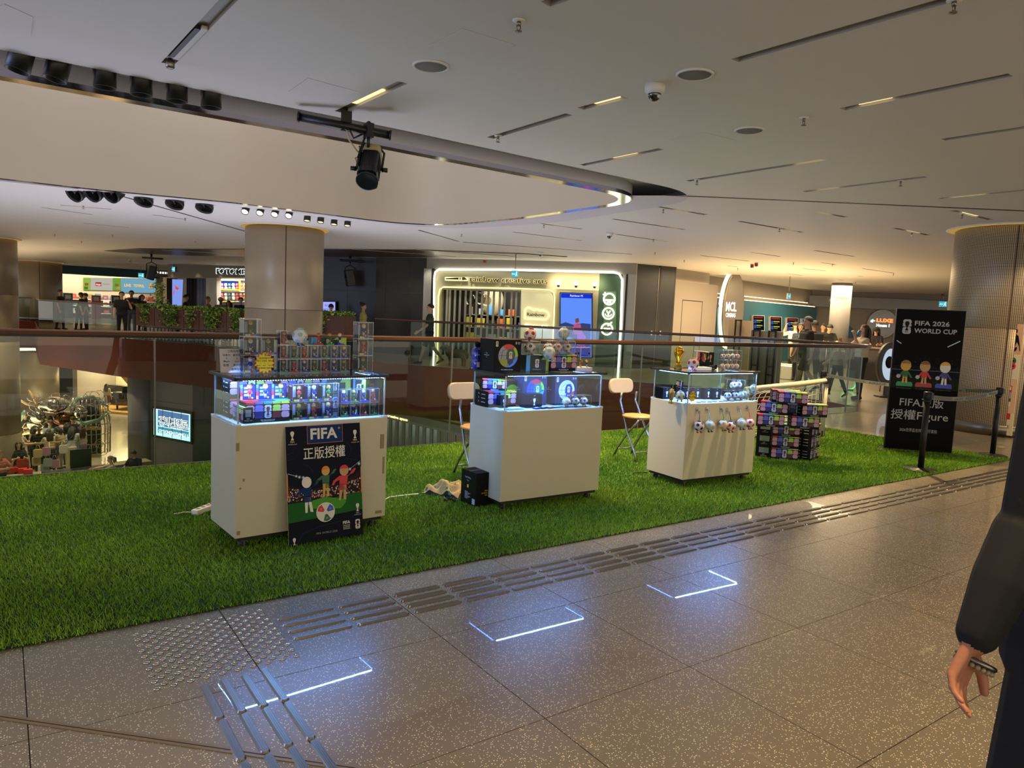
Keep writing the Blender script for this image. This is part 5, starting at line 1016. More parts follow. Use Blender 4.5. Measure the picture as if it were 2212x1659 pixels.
# ---------- tall black banner ----------
A, B = at(1909, 968, .02), at(2056, 980, .02); FB = Frame(A, B, z=.02); bw = FB.w; bh = FB.on(1937, 666)[1]
t = thing('display_banner', 'tall black double-sided banner board on a flat steel base', 'banner', A, FB.a); b = MB(); b.prism([(-.12, -.17), (bw+.16, -.17), (bw+.02, .2), (-.02, .2)], -.02, 0, mat('banner_base', '#17150f', .4, .3)); b.build('base_plate', t, .002)
b = MB(); b.box(0, 0, .0, bw, .045, bh, mat('banner_edge', '#2b2c31', .35, .4)); b.build('frame', t, .002)
B_BG = mat('banner_black', '#050508', .4, spec=.06); B_W = mat('banner_grey', '#a9aab2', .45); B_ST = mat('banner_stadium', '#0e111a', .4, spec=.06); B_GR = mat('banner_pitch', '#1b2016', .4, spec=.06)
p = MB(); y = -.002; p.rect(.006, .006, bw-.006, bh-.006, y, B_BG); U = lambda u: u*bw; V_ = lambda v: v*bh
p.rect(.006, V_(.44), bw-.006, V_(.60), y-.0005, B_ST); p.rect(.006, V_(.44), bw-.006, V_(.525), y-.0008, B_GR); p.rect(.006, V_(.57), bw-.006, V_(.574), y-.0009, mat('banner_rail', '#3c4358', .4))
rnd = random.Random(9)
for i in range(220):
    u, v = .02+.96*rnd.random(), .575+.09*rnd.random()**2; s = .002; p.rect(U(u), V_(v), U(u)+s, V_(v)+s, y-.001, rnd.choice((B_W, C_VI, P_LN)))
for pts in (((.04, .775), (.11, .755)), ((.78, .745), (.95, .79))):
    A_, B_ = (U(pts[0][0]), V_(pts[0][1])), (U(pts[1][0]), V_(pts[1][1])); p.tube([(A_[0], y-.001, A_[1]), (B_[0], y-.001, B_[1])], .008, P_LT, 4, False)
emblem(p, U(.17), V_(.875), bh*.105, B_W, K_, y-.002); p.text('FIFA 2026', U(.28), V_(.887), bh*.032, B_W, y-.002, .02, 'l', w=bw*.50); p.text('WORLD CUP', U(.28), V_(.835), bh*.032, B_W, y-.002, .02, 'l', w=bw*.615)
for u, c, s in ((.21, KIT['green'], 1), (.49, KIT['red'], 0), (.78, KIT['blue'], 2)):
    p.rect(U(u-.12), V_(.455), U(u+.12), V_(.475), y-.0014, c[2]); p.flat([(U(u-.12), V_(.475)), (U(u+.12), V_(.475)), (U(u+.10), V_(.487)), (U(u-.10), V_(.487))], y-.0014, c[2]); p.text('FIFA WORLD CUP 2026', U(u), V_(.437), .012, mat('banner_dim', '#55575e', .5), y-.0014)
    cx, cz = U(u), V_(.48); h_ = bh*.14
    for pl, m in (([(-.13, 0), (-.03, 0), (-.01, .35), (-.1, .35)], c[1]), ([(.03, 0), (.13, 0), (.1, .35), (.01, .35)], c[1]), ([(-.14, .3), (.14, .3), (.12, .62), (-.12, .62)], c[0]), ([(-.34, .28), (-.26, .24), (-.1, .5), (-.12, .62)], c[0]), ([(.26, .24), (.34, .28), (.12, .62), (.1, .5)], c[0])): p.flat([(cx+a*h_, cz+q*h_) for a, q in pl], y-.0016, m)
    p.flat([(cx+h_*.24*math.cos(k*PI/12), cz+h_*.86+h_*.26*math.sin(k*PI/12)) for k in range(24)], y-.002, c[1]); p.flat([(cx+h_*.245*math.cos(k*PI/12), cz+h_*.9+h_*.25*math.sin(k*PI/12)) for k in range(1, 12)], y-.0022, c[3])
    p.flat([(cx-h_*.3+h_*.1*math.cos(k*PI/8), cz+h_*.32+h_*.1*math.sin(k*PI/8)) for k in range(16)], y-.0022, B_W)
p.text('FIFA正版', U(.49), V_(.318), bh*.052, B_W, y-.002, .006, w=bw*.64); p.text('授權Figure', U(.475), V_(.225), bh*.055, B_W, y-.002, .006, w=bw*.84); p.text('2026世界盃吉祥物公仔套裝', U(.48), V_(.135), bh*.02, B_W, y-.002, 0, w=bw*.55)
p.build('banner_print', t)
# ---------- event poster stand ----------
A, B = at(2084, 927, .03), at(2185, 942, .03); FP = Frame(A, B, z=.03); pw = FP.w; ph = FP.on(2101, 697)[1]
t = thing('event_poster_stand', 'cream and peach event poster on a stand before the perforated column', 'poster stand', A, FP.a)
b = MB(); b.box(0, 0, 0, pw, .02, ph, mat('poster_cream', '#d9cbab', .5)); b.build('board', t, .002); b = MB(); b.box(pw*.1, -.1, -.03, pw*.9, .2, -.015, M_DARKMET); b.box(pw*.3, -.012, -.02, pw*.62, .03, .03, K_); b.build('foot', t); b = MB(); b.box(pw*.33, -.008, ph-.03, pw*.61, .03, ph+.012, M_DARKMET); b.build('top_clip', t)
p = MB(); y = -.001; U = lambda u: u*pw; V_ = lambda v: v*ph; E_P = mat('event_peach', '#cf9f78', .5); E_R = mat('event_red', '#c1221e', .5); E_C = mat('event_cream', '#d9c9a6', .5); E_G = mat('event_green', '#2f5a2c', .5); E_S = mat('event_sky', '#8c98a0', .5); E_P2 = mat('event_peach2', '#d3ad8a', .5)
p.rect(0, V_(.73), pw, ph, y, E_P); p.rect(0, V_(.51), pw, V_(.73), y, E_C); p.rect(0, V_(.20), pw, V_(.51), y, E_P2); p.rect(0, 0, pw, V_(.20), y, E_C)
p.text('2026', U(.06), V_(.925), ph*.017, E_R, y-.001, .03, 'l'); p.text('GO GOAL', U(.06), V_(.872), ph*.038, E_R, y-.001, .05, 'l', w=pw*.50); p.text('SUMMER', U(.06), V_(.822), ph*.038, E_R, y-.001, .05, 'l', w=pw*.55); p.text('11 JUN > 19 JUL', U(.06), V_(.79), ph*.02, E_R, y-.001, .01, 'l', w=pw*.36); p.text('夏日足球盛事', U(.06), V_(.765), ph*.015, E_C, y-.001, .02, 'l', w=pw*.28)
for i in range(2): p.rect(U(.06), V_(.742+.009*i), U(.42), V_(.745+.009*i), y-.001, K_)
# kicking footballer silhouette
for pts in ([(.83, .955), (.885, .955), (.895, .93), (.865, .915), (.835, .925)], [(.74, .83), (.90, .835), (.90, .90), (.87, .915), (.80, .905), (.76, .87)], [(.78, .905), (.70, .955), (.66, .975), (.655, .965), (.69, .94), (.77, .88)], [(.89, .905), (.87, .87), (.95, .80), (.97, .76), (.985, .765), (.96, .82), (.92, .895)], [(.64, .795), (.85, .775), (.90, .84), (.74, .84)], [(.64, .80), (.70, .79), (.60, .735), (.55, .715), (.52, .725), (.56, .745)], [(.80, .785), (.84, .745), (.90, .765), (.92, .79), (.89, .80), (.85, .775), (.84, .80)]):
    ar = sum(pts[i][0]*pts[(i+1) % len(pts)][1]-pts[(i+1) % len(pts)][0]*pts[i][1] for i in range(len(pts))); p.flat([(U(u), V_(v)) for u, v in (pts if ar > 0 else pts[::-1])], y-.0015, K_)
p.flat([(U(.615)+ph*.018*math.cos(k*PI/10), V_(.715)+ph*.018*math.sin(k*PI/10)) for k in range(20)], y-.0015, K_)
p.text('FOOTBALL FIESTA', U(.06), V_(.705), ph*.018, E_R, y-.001, .03, 'l', w=pw*.32); p.text('足球嘉年華', U(.06), V_(.683), ph*.011, K_, y-.001, .02, 'l')
for i in range(4): p.rect(U(.06), V_(.648+.008*i), U(.36+.01*(i % 2)), V_(.650+.008*i), y-.001, K_)
p.text('6/F', U(.62), V_(.645), ph*.025, mat('event_tan', '#9b8560', .5), y-.001, 0, 'l')
for i in range(3): p.rect(U(.4), V_(.648+.011*i), U(.55), V_(.651+.011*i), y-.001, E_R)
for i in range(4):
    u0 = .06+.172*i; p.rect(U(u0), V_(.53), U(u0+.155), V_(.63), y-.001, E_P2); p.rect(U(u0), V_(.53), U(u0+.155), V_(.565), y-.0015, E_G); p.flat([(U(u0), V_(.59)), (U(u0+.155), V_(.605)), (U(u0+.155), V_(.63)), (U(u0), V_(.63))], y-.0015, E_R); p.flat([(U(u0+.03), V_(.55)), (U(u0+.1), V_(.545)), (U(u0+.13), V_(.57)), (U(u0+.06), V_(.575))], y-.002, (E_R, E_S, E_P, K_)[i]); p.text(('PLAY', 'KICK', 'SHOOT', 'SCORE')[i], U(u0+.02), V_(.615), ph*.008, E_C, y-.002, .01, 'l')
for v, m in ((.672, E_G), (.625, E_R)): p.flat([(U(.845)+pw*.085*math.cos(k*PI/12), V_(v)+pw*.085*math.sin(k*PI/12)) for k in range(24)], y-.001-.0005*(m is E_R), m); p.rect(U(.80), V_(v-.008), U(.89), V_(v+.008), y-.002, K_)
p.text('FOOTBALL SUPERSHOPS', U(.06), V_(.487), ph*.018, E_R, y-.001, .03, 'l', w=pw*.43); p.text('足球精選商店優惠', U(.06), V_(.468), ph*.011, K_, y-.001, .02, 'l')
for i in range(3):
    u0 = .06+.29*i; p.rect(U(u0), V_(.26), U(u0+.265), V_(.45), y-.001, E_C); p.rect(U(u0), V_(.39), U(u0+.265), V_(.45), y-.0015, E_R); p.rect(U(u0+.012), V_(.41), U(u0+.12), V_(.442), y-.002, E_C); p.rect(U(u0+.135), V_(.41), U(u0+.25), V_(.442), y-.002, E_C); p.rect(U(u0), V_(.32), U(u0+.265), V_(.39), y-.0015, E_S); p.rect(U(u0), V_(.305), U(u0+.265), V_(.335), y-.002, E_G)
    p.flat(rr(U(u0+.03), V_(.292), U(u0+.16), V_(.312), .01), y-.0025, E_R)
    for j in range(5): p.rect(U(u0+.01), V_(.21+.013*j), U(u0+.2+.01*(j % 3)), V_(.213+.013*j), y-.0018, K_)
p.rect(U(.06), V_(.145), U(.93), V_(.2), y-.001, E_R); p.text('REWARDS', U(.08), V_(.175), ph*.012, E_C, y-.0015, .01, 'l'); p.rect(U(.33), V_(.155), U(.40), V_(.19), y-.0015, E_P); p.rect(U(.55), V_(.155), U(.60), V_(.19), y-.0015, K_); p.rect(U(.7), V_(.16), U(.85), V_(.17), y-.0015, K_)
p.text('AIRSIDE', U(.93), V_(.065), ph*.03, mat('event_ink', '#4b4638', .5), y-.001, 0, 'r', w=pw*.36)
for i in range(3): p.rect(U(.06), V_(.075+.012*i), U(.16), V_(.08+.012*i), y-.001, K_)
p.build('poster_print', t)
# ---------- belt posts ----------
M_PB = mat('post_black', '#15151a', .45, .3); M_BELT = mat('belt_grey', '#8b8d86', .6); M_BELTT = mat('belt_text', '#3a3d3c', .6)
def post(p, h, label, rz=0):
    t = thing('belt_post', label, 'belt barrier', (p[0], p[1], .009 if p[0] < 10.3 else 0), rz); t['group'] = 'retractable belt posts'
    b = MB(); b.lathe([(.17, 0), (.17, .008), (.15, .016), (.04, .022), (.036, .03)], M_PB, n=36); b.build('base', t); b = MB(); b.lathe([(.031, .02), (.031, h-.12)], M_PB, n=20); b.build('pole', t)
    b = MB(); b.lathe([(.031, h-.12), (.038, h-.105), (.038, h-.085)], M_PB, n=20); b.lathe([(.038, h-.085), (.042, h-.08), (.042, h-.005), (.036, h)], M_PB, n=20); b.cbox((0, -.042, h-.04), (.05, .02, .06), M_PB); b.build('belt_head', t); return t
ps1 = at(1988, 1017); ps2 = at(2143, 986); q = at(1779, 803, .875); ps3 = Vec((q.x, q.y, 0))
post(ps1, .875, 'black belt post standing on the turf before the tall banner'); post(ps2, .87, 'black belt post in front of the cream event poster'); post(ps3, .875, 'black belt post behind the toy goal')
def belt(p, q, z, label):
    d = q-p; L_ = d.length; F = Frame(p, q, z=z); t = thing('barrier_belt', label, 'belt', F.o, F.a); x0, x1 = .045, L_-.045; n = 24; sag = lambda x: -.06*4*(x/L_)*(1-x/L_)*min(1, L_/2)
    b = MB(); b.add([(x0+(x1-x0)*i/n, -.001, sag(x0+(x1-x0)*i/n)+s) for i in range(n+1) for s in (-.024, .024)], [(2*i, 2*i+2, 2*i+3, 2*i+1) for i in range(n)], M_BELT); b.build('belt', t)
    b = MB(); k = int(L_/.02)
    for i in range(k):
        x = x0+(x1-x0)*(i+.5)/k; f = (x % .95)
        if f < .62:
            if L_ < 12: b.add([(x-.0035, -.0022, sag(x)-.02), (x+.0035, -.0022, sag(x)-.02), (x+.0035, -.0022, sag(x)+.02), (x-.0035, -.0022, sag(x)+.02)], [(0, 1, 2, 3)], M_BELTT)
    for i in range(int(L_/.95)+1):
        x = .95*i+.785
        if x < L_-.2: b.text('AIRSIDE', x, sag(x)-.015, .03, M_BELTT, -.0026, 0, w=.24)
    b.build('belt_print', t)
belt(ps1, ps2, .832, 'grey lettered belt between the two posts nearest the walkway'); belt(ps3, ps2, .835, 'grey lettered belt passing behind the tall black banner')
# ---------- stage lights under the ceiling ----------
M_FIX = mat('fixture_black', '#0c0c0f', .4); M_FIXL = mat('fixture_cream', '#b8a97e', .45); M_FIXB = mat('fixture_navy', '#0d1322', .35)
Bk = at(748, 240, HC); d0 = math.hypot(Bk.x, Bk.y); t = thing('stage_light', 'black theatre spotlight hanging from a pipe bracket under the ceiling', 'stage light', Bk); pv = atd(645, 252, d0+.02)-Bk; pe = atd(843, 292, d0-.02)-Bk; pm = pv.lerp(pe, .52)
b = MB(); b.tube([pv, pe], .036, M_FIX, 14); 
for q in (pv, pe): u = (pe-pv).normalized(); b.cyl(q-u*.008, q+u*.008, .045, M_FIX, 14)
b.build('pipe', t); b = MB(); q = atd(748, 268, d0)-Bk; b.box(-.045+q.x, -.012+q.y, q.z-.06, .045+q.x, .012+q.y, .03, M_FIX); b.build('hanger', t)
cl = pv.lerp(pe, .76); b = MB(); b.cbox(cl, (.06, .09, .12), M_FIX); b.cyl(cl, cl-Vec((0, 0, .16)), .014, M_FIX, 8); b.lathe([(.02, .05), (.03, .06), (.01, .08)], M_FIX, cl, 10); b.build('clamp', t)
fc = atd(798, 362, d0-.05)-Bk; ax = (atd(790, 414, d0-.3)-atd(805, 330, d0+.05)).normalized(); rot = ax.to_track_quat('Z', 'Y').to_matrix().to_4x4(); FM = Matrix.Translation(fc) @ rot @ Matrix.Scale(.82, 4)
b = MB(FM); b.prism(rr(-.1, -.12, .1, .12, .05, 4), -.2, .2, M_FIXB); b.lathe([(.1, .2), (.115, .205), (.115, .23), (.1, .23), (.06, .215), (1e-6, .215)], M_FIXB, n=24); b.build('housing', t)
b = MB(FM); b.prism(rr(-.104, -.124, .104, .124, .05, 4), -.235, -.14, M_FIXL); b.text('HC', 0, -.2, .04, C_WH, -.1255); b.build('rear_cap', t)
b = MB(FM)
for k in range(9): b.box(-.104, -.09+.02*k, -.12, .104, -.086+.02*k, .1, M_FIX)
for k in range(7): b.box(-.09+.026*k, -.124, -.12, -.086+.026*k, .124, .12, M_FIX)
b.build('cooling_fin', t)
yk = cl-Vec((0, 0, .16)); s1 = FM @ Vec((.13, 0, .03)); s2 = FM @ Vec((-.13, 0, .03)); s3, s4 = FM @ Vec((.13, 0, -.25)), FM @ Vec((-.13, 0, -.25)); b = MB(); b.tube([s1, s3, s3.lerp(yk, .5)+Vec((.04, 0, .03)), yk, s4.lerp(yk, .5)+Vec((-.04, 0, .03)), s4, s2], .011, M_FIX, 8); b.cyl(s1, s1+(s1-s2).normalized()*.05, .02, M_FIX, 8); b.cyl(s2, s2-(s1-s2).normalized()*.05, .02, M_FIX, 8); b.build('yoke', t)
b = MB(); c0 = pv.lerp(pe, .5); b.tube([c0+Vec((0, 0, .03)), c0+Vec((.03, -.03, -.12)), c0+Vec((.1, -.04, -.2)), c0+Vec((.16, 0, -.22)), c0+Vec((.1, 0, -.25)), c0+Vec((.13, -.02, -.36)), s4], .007, M_FIXL, 6); b.tube([c0+Vec((.02, -.04, -.02)), c0+Vec((.06, -.05, -.1)), c0+Vec((.14, -.04, -.05)), c0+Vec((.2, -.04, .03)), yk+Vec((-.05, 0, .05)), yk+Vec((-.1, -.02, -.08)), fc+Vec((-.05, 0, .2))], .009, M_FIX, 6); b.build('cable', t)
# black cylinder spotlights in the ceiling slot and under its far lip
M_LAMP = glow('spot_glass', '#ffeac0', 5); M_GLS = mat('spot_reflector', '#6b665e', .15, 1.0)
for i, (x, y, tl) in enumerate(((45, 124, .4), (125, 144, .4), (226, 160, 0), (305, 177, 0), (382, 191, 0), (456, 206, 0))):
    t = thing('track_spotlight', ('tilted' if tl else 'upright')+f' black cylinder spotlight, {ORD[i]} along the ceiling slot', 'spotlight', at(x, y, HC+.0), 0, 'spotlights in the ceiling slot'); M0 = Matrix.Rotation(tl*.6, 4, 'Y')
    b = MB(M0); b.lathe([(.075, .1), (.08, .09), (.08, -.1), (.074, -.1), (.07, -.06), (1e-6, -.05)], M_FIX, n=24); b.build('body', t); b = MB(M0); b.lathe([(.06, -.062), (1e-6, -.058)], M_GLS, n=18); b.build('reflector', t); b = MB(); b.box(-.15, -.03, .03, -.08, .03, .16, M_FIX); b.cyl((-.09, 0, .12), (-.06, 0, .05), .015, M_FIX, 8); b.cyl((0, 0, .09), (0, 0, .16), .03, M_FIX, 10); b.build('driver_box', t)
for i, (x, y, k) in enumerate(((167, 414, 0), (206, 414, 0), (246, 416, 0), (312, 428, 1), (379, 434, 1), (443, 442, 1))):
    t = thing('track_spotlight', f'large dark round spotlight, {ORD[i]} along the far lip of the ceiling opening', 'spotlight', at(x, y, HC-.0), 0, 'large spotlights under the far lip'); M0 = Matrix.Rotation(-.5, 4, CR) if k else Matrix.Rotation(-.8, 4, CR) @ Matrix.Rotation(.3, 4, 'Y')
    b = MB(M0); b.lathe([(.13, .1), (.14, .0), (.15, -.03), (.15, -.09), (.135, -.09), (.13, -.05), (1e-6, -.03)], M_FIX, n=26); b.build('body', t); b = MB(M0); b.lathe([(.125, -.065), (1e-6, -.05)], M_GLS, n=20); b.build('reflector', t); b = MB(); b.box(-.1, -.06, .08, .1, .06, .2, M_FIX); b.build('mount', t)
for i, (x, y) in enumerate(((531, 452), (563, 455), (595, 458), (625, 461), (664, 469), (693, 472), (722, 477), (751, 480))):
    lit = i < 4; t = thing('track_spotlight', f'small {"lit" if lit else "dim"} spotlight, {ORD[i]} along the lip above the central column', 'spotlight', at(x, y, HC-.02), 0, 'small spotlights above the central column'); M0 = Matrix.Rotation(-.75 if lit else -.25, 4, CR)
    b = MB(M0); b.lathe([(.06, .1), (.065, -.08), (.06, -.08), (.055, -.05), (1e-6, -.04)], M_FIX, n=20); b.build('body', t); b = MB(M0); b.lathe([(.054, -.07), (1e-6, -.066)], M_LAMP if lit else glow('spot_dim', '#ffe2b0', 1.2), n=18); b.build('lens', t)
for q, lb in (((327, 548), 'dark stage light hanging before the photo booth shop'), ((757, 552), 'dark stage light hanging in front of the black wall')):
    P = at(q[0], q[1], HC); t = thing('stage_light', lb, 'stage light', P); b = MB(); b.tube([CR*-.35+Vec((0, 0, -.15)), CR*.45+Vec((0, 0, -.2))], .035, M_FIX, 8); b.cyl((0, 0, 0), (0, 0, -.2), .04, M_FIX, 8); b.build('pipe', t)
    M0 = Matrix.Translation((0, 0, -.75)) @ Matrix.Rotation(.25 if q[0] < 500 else -.2, 4, 'Y'); b = MB(M0); b.prism(rr(-.14, -.14, .14, .14, .05), -.25, .28, M_FIXB); b.build('housing', t, .02); b = MB(); b.tube([(-.17, 0, -.75), (-.17, 0, -.4), (0, 0, -.32), (.17, 0, -.4), (.17, 0, -.75)], .02, M_FIX, 6); b.cyl((0, 0, -.2), (0, 0, -.34), .02, M_FIX, 6); b.build('yoke', t)
    b = MB(M0); b.lathe([(.12, -.255), (1e-6, -.25)], M_GLS, n=16); b.build('lens', t)
# ======================= SHOPS ACROSS THE VOID =======================
def ppoly(b, F, pts, y, m, th=0.0):
    P = [F.on(px, py, y) for px, py in pts]
    if sum(P[i][0]*P[(i+1) % len(P)][1]-P[(i+1) % len(P)][0]*P[i][1] for i in range(len(P))) < 0: P = P[::-1]
    return b.prism(P, y, y+th, m, 'y') if th else b.flat(P, y, m)
def pq(b, F, x0, y0, x1, y1, y, m, th=0.0, sl=.044):
    dy = (x1-x0)*sl; return ppoly(b, F, [(x0, y0), (x1, y0+dy), (x1, y1+dy), (x0, y1)], y, m, th)
def ptext(b, F, s, px, py, hp, m, y=-.01, bold=0.0, wp=None, ext=0.0, al='c'):
    """lettering at a pixel, hp pixels tall and wp wide on the plane"""
    x, z = F.on(px, py, y); h = abs(F.on(px, py-hp, y)[1]-z); w_ = abs(F.on(px+wp/2, py, y)[0]-F.on(px-wp/2, py, y)[0]) if wp else None
    return b.text(s, x, z, h, m, y, bold, al, w_, ext)
def sub(name, F, label, cat, group=None): return thing(name, label, cat, F.o, F.a, group)
def exit_sign(P, ang, w, h, label, hang):
    t = thing('exit_sign', label, 'exit sign', P, ang); b = MB(); b.box(-w/2, 0, -h/2, w/2, .05, h/2, mat('sign_case', '#a9b0b2', .4)); b.build('case', t)
    b = MB(); b.rect(-w*.47, -h*.45, w*.47, h*.45, -.002, glow('exit_teal', '#36b3c4', .9)); b.build('face', t); b = MB(); W9 = glow('exit_white', '#e8fbff', 1.0)
    b.text('>>', -w*.2, -h*.15, h*.32, W9, -.004, .03); b.flat([(w*.05, -h*.3), (w*.14, -h*.3), (w*.22, -h*.05), (w*.3, -h*.3), (w*.38, -h*.3), (w*.3, h*.05), (w*.33, h*.18), (w*.2, h*.2), (w*.08, h*.05), (w*.18, h*.05)], -.004, W9); b.flat([(w*.27+h*.08*math.cos(k*PI/5), h*.3+h*.08*math.sin(k*PI/5)) for k in range(10)], -.004, W9); b.build('pictogram', t)
    b = MB(); b.cyl((0, .025, h/2), (0, .025, h/2+hang), .012, M_STEEL, 6); b.build('hanger', t)
M_GREY = mat('bulkhead_grey', '#8f8a82', .6); M_CONC = mat('shop_concrete', '#aaa588', .6, noise=.08, nscale=2.5); M_STONE = mat('black_stone', '#1b1b1a', .35, noise=.25, nscale=6); M_JOINT = mat('stone_joint', '#3b3a37', .5); M_ALU = mat('jamb_metal', '#a5a39c', .4, .4)
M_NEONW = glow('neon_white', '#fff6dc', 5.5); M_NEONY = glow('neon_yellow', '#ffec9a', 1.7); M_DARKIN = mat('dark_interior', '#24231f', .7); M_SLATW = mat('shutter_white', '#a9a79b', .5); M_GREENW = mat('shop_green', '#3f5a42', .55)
# ---------- art shop ----------
FS = Frame((11.5, 21.3), (15.75, 16.2)); W0 = FS.w
zb = FS.on(1100, 585)[1]
b = MB(FS.M); b.box(-.1, 0, zb, W0+.1, .35, HC, M_GREY); b.box(-.15, -.02, 0, .12, .35, zb, M_ALU); b.box(W0-.3, -.02, 0, W0+.1, .35, zb, M_ALU); b.box(.14, -.03, 0, .2, .3, zb, M_BLACK); b.box(W0-.2, -.03, 0, W0-.14, .3, zb, M_BLACK); structure(b.build('wall_art_shop'))
xo0, xo1 = FS.on(950, 700)[0], FS.on(1124, 700)[0]; xg = FS.on(1291, 650)[0]; zo = FS.on(1040, 625)[1]
b = MB(FS.M); b.box(.2, .1, 0, xo0, .3, zb, M_CONC); b.box(xo0, .1, zo, xo1, .3, zb, M_CONC); b.box(xo1, .1, 0, xg, .3, zb, M_CONC); b.box(xg, .1, 0, W0-.2, .3, zb, M_GREENW); structure(b.build('wall_art_shop_front'))
def neon(name, label, pts, r, m, F, y): b = MB(F.M); P = [F.on(*p, y) for p in pts]; b.tube([(x, y, z) for x, z in P], r, m, 8); return tag(b.build(name), label, 'neon light')
neon('neon_outline', 'bright white neon line framing the whole art shop front', [(936, 800), (937, 760), (938, 600), (940, 588), (948, 582), (1100, 583), (1325, 588), (1338, 592), (1344, 604), (1341, 700), (1334, 826)], .03, M_NEONW, FS, -.04)
neon('neon_outline', 'inner neon line arching over the shuttered doorway', [(945, 770), (947, 640), (950, 625), (958, 620), (1100, 622.5), (1188, 626), (1196, 632), (1198, 642), (1195, 738)], .022, M_NEONY, FS, .05)
t = sub('shop_sign', FS, 'back-lit lower-case lettering with a pencil over the art shop door', 'shop sign'); b = MB(); ptext(b, FS, 'rainbow creative arts', 1097, 610, 11.5, mat('sign_bronze', '#2a251c', .4), .0, .0, 168, .05); b.build('lettering', t)
b = MB(); ptext(b, FS, 'rainbow creative arts', 1097, 610, 11.5, glow('letter_halo', '#ffec9a', 1.6), .075, .022, 169); b.build('letter_glow', t)
b = MB(); ppoly(b, FS, [(963, 601), (990, 599.5), (990, 604), (963, 603)], .0, mat('sign_bronze', '#3a3326', .4), .05); ppoly(b, FS, [(992, 599.5), (996, 599.5), (996, 604.5), (992, 604.5)], .0, M_BRASSY, .05); ppoly(b, FS, [(998, 599), (1003, 599), (1009, 604), (998, 605)], .0, mat('sign_bronze', '#3a3326', .4), .05); b.build('pencil', t); b = MB(); pq(b, FS, 961, 598.5, 1011, 606, .08, M_NEONY, 0, .02); b.build('pencil_glow', t)
t = sub('roller_shutter', FS, 'closed white slatted shutter across the art shop doorway', 'shutter')
for x in (960, 966, 977, 988, 1000, 1011, 1024, 1036, 1049, 1061, 1074, 1085, 1100, 1110, 1121):
    lx = FS.on(x, 700)[0]; b = MB(); b.box(lx-.032, .16, .02, lx+.032, .2, zo, M_SLATW); b.build('slat', t)
b = MB(); b.box(xo0, .15, 0, xo1, .22, .06, M_SLATW); b.box(xo0, .15, zo-.05, xo1, .22, zo, M_SLATW); b.build('shutter_rail', t)
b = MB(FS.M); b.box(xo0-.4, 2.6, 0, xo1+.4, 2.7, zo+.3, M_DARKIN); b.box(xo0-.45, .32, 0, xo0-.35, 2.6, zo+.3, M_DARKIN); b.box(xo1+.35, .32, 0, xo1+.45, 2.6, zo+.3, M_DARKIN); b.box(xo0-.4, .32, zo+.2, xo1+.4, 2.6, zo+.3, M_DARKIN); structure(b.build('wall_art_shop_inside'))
p_ = FS.wp((xo0+xo1)/2, 1.5, zo+.1); area(p_, FS.wp((xo0+xo1)/2, 2.2, 0), 22, NEUT, 1.2, .6)
t = sub('art_shelf', FS, 'pale shelf unit with framed pictures inside the shuttered art shop', 'shelf'); b = MB()
for z in (.5, .95, 1.4): b.box(xo0+.1, 2.2, z, xo1-.1, 2.55, z+.03, M_SLATW)
for x in (xo0+.1, (xo0+xo1)/2, xo1-.13): b.box(x, 2.2, 0, x+.03, 2.55, 1.43, M_SLATW)
b.build('shelf_frame', t); rnd = random.Random(4)
for i in range(18):
    x, z = xo0+.15+(xo1-xo0-.5)*((i//3)+.1+.3*rnd.random())/6, (.53, .98, 1.43)[i % 3]; m = rnd.choice((C_YL, C_GY, C_DG, C_SK, M_WHITE, C_OR, M_GREY)); q = tag(MB(FS.M).box(x, 2.1, z, x+.12+.2*rnd.random(), 2.16, z+.15+.22*rnd.random(), m).build('framed_picture'), f'framed picture, {ORD[i//3]} along the {("low", "middle", "top")[i % 3]} shelf inside the art shop', 'picture', 'framed pictures inside the art shop')
for i, (px, py) in enumerate(((1016, 648), (1037, 645), (1049, 648))):
    x, z = FS.on(px, py, 1.0); q = tag(MB(FS.M).ball((x, 1, z), .2, glass('balloon_clear', '#e8e4d8', .12), 16, 10).build('clear_balloon'), ['clear balloon nearest the doorway post in the art shop', 'clear balloon between two others in the art shop', 'clear balloon nearest the shop sign panel'][i], 'balloon', 'clear balloons inside the art shop')
x, z = FS.on(1060, 650, 2.0); t = tag(MB(FS.M).ball((x, 2.2, z), (.42, .1, .55), mat('mural_cream', '#8d866a', .7), 18, 12).build('wall_art'), 'large pale round mask artwork hanging inside the art shop', 'artwork')
t = sub('lit_panel', FS, 'cream wall panel with added glow for the neon spill, and two small illuminated logos', 'shop sign'); b = MB(); ppoly(b, FS, [(1126, 626), (1188, 629), (1195, 640), (1193, 744), (1124, 742)], .085, mat('panel_cream', '#c9c193', .5, emit=.35), .02); b.build('panel', t); b = MB(); ptext(b, FS, 'Rainbow', 1157, 683, 7, mat('sign_bronze', '#3a3326', .4), .0, .02, 38); ptext(b, FS, 'Master Art', 1158, 708, 7, M_NEONW, .0, .01, 50); b.build('lettering', t)  # panel emission stands in for neon light spilling onto it
b = MB(); P = [FS.on(*q_, .05) for q_ in ((1133, 688), (1134, 668), (1140, 664), (1146, 666), (1152, 670), (1160, 668), (1166, 671), (1174, 670), (1182, 674), (1186, 682), (1180, 690), (1133, 688))]; b.tube([(x, .05, z) for x, z in P], .028, M_NEONY, 6); b.build('logo_outline', t)
t = sub('digital_screen', FS, 'tall blue digital screen on the art shop front', 'screen'); b = MB(); pq(b, FS, 1209, 631, 1280, 772, .06, M_BLACK, .05, .03); b.build('case', t); b = MB(); pq(b, FS, 1211, 633, 1278, 770, .058, glow('screen_blue', '#5a86ea', .95), 0, .03); pq(b, FS, 1212, 633.5, 1278, 643, .056, glow('screen_navy', '#1a2fc0', .9), 0, .03)
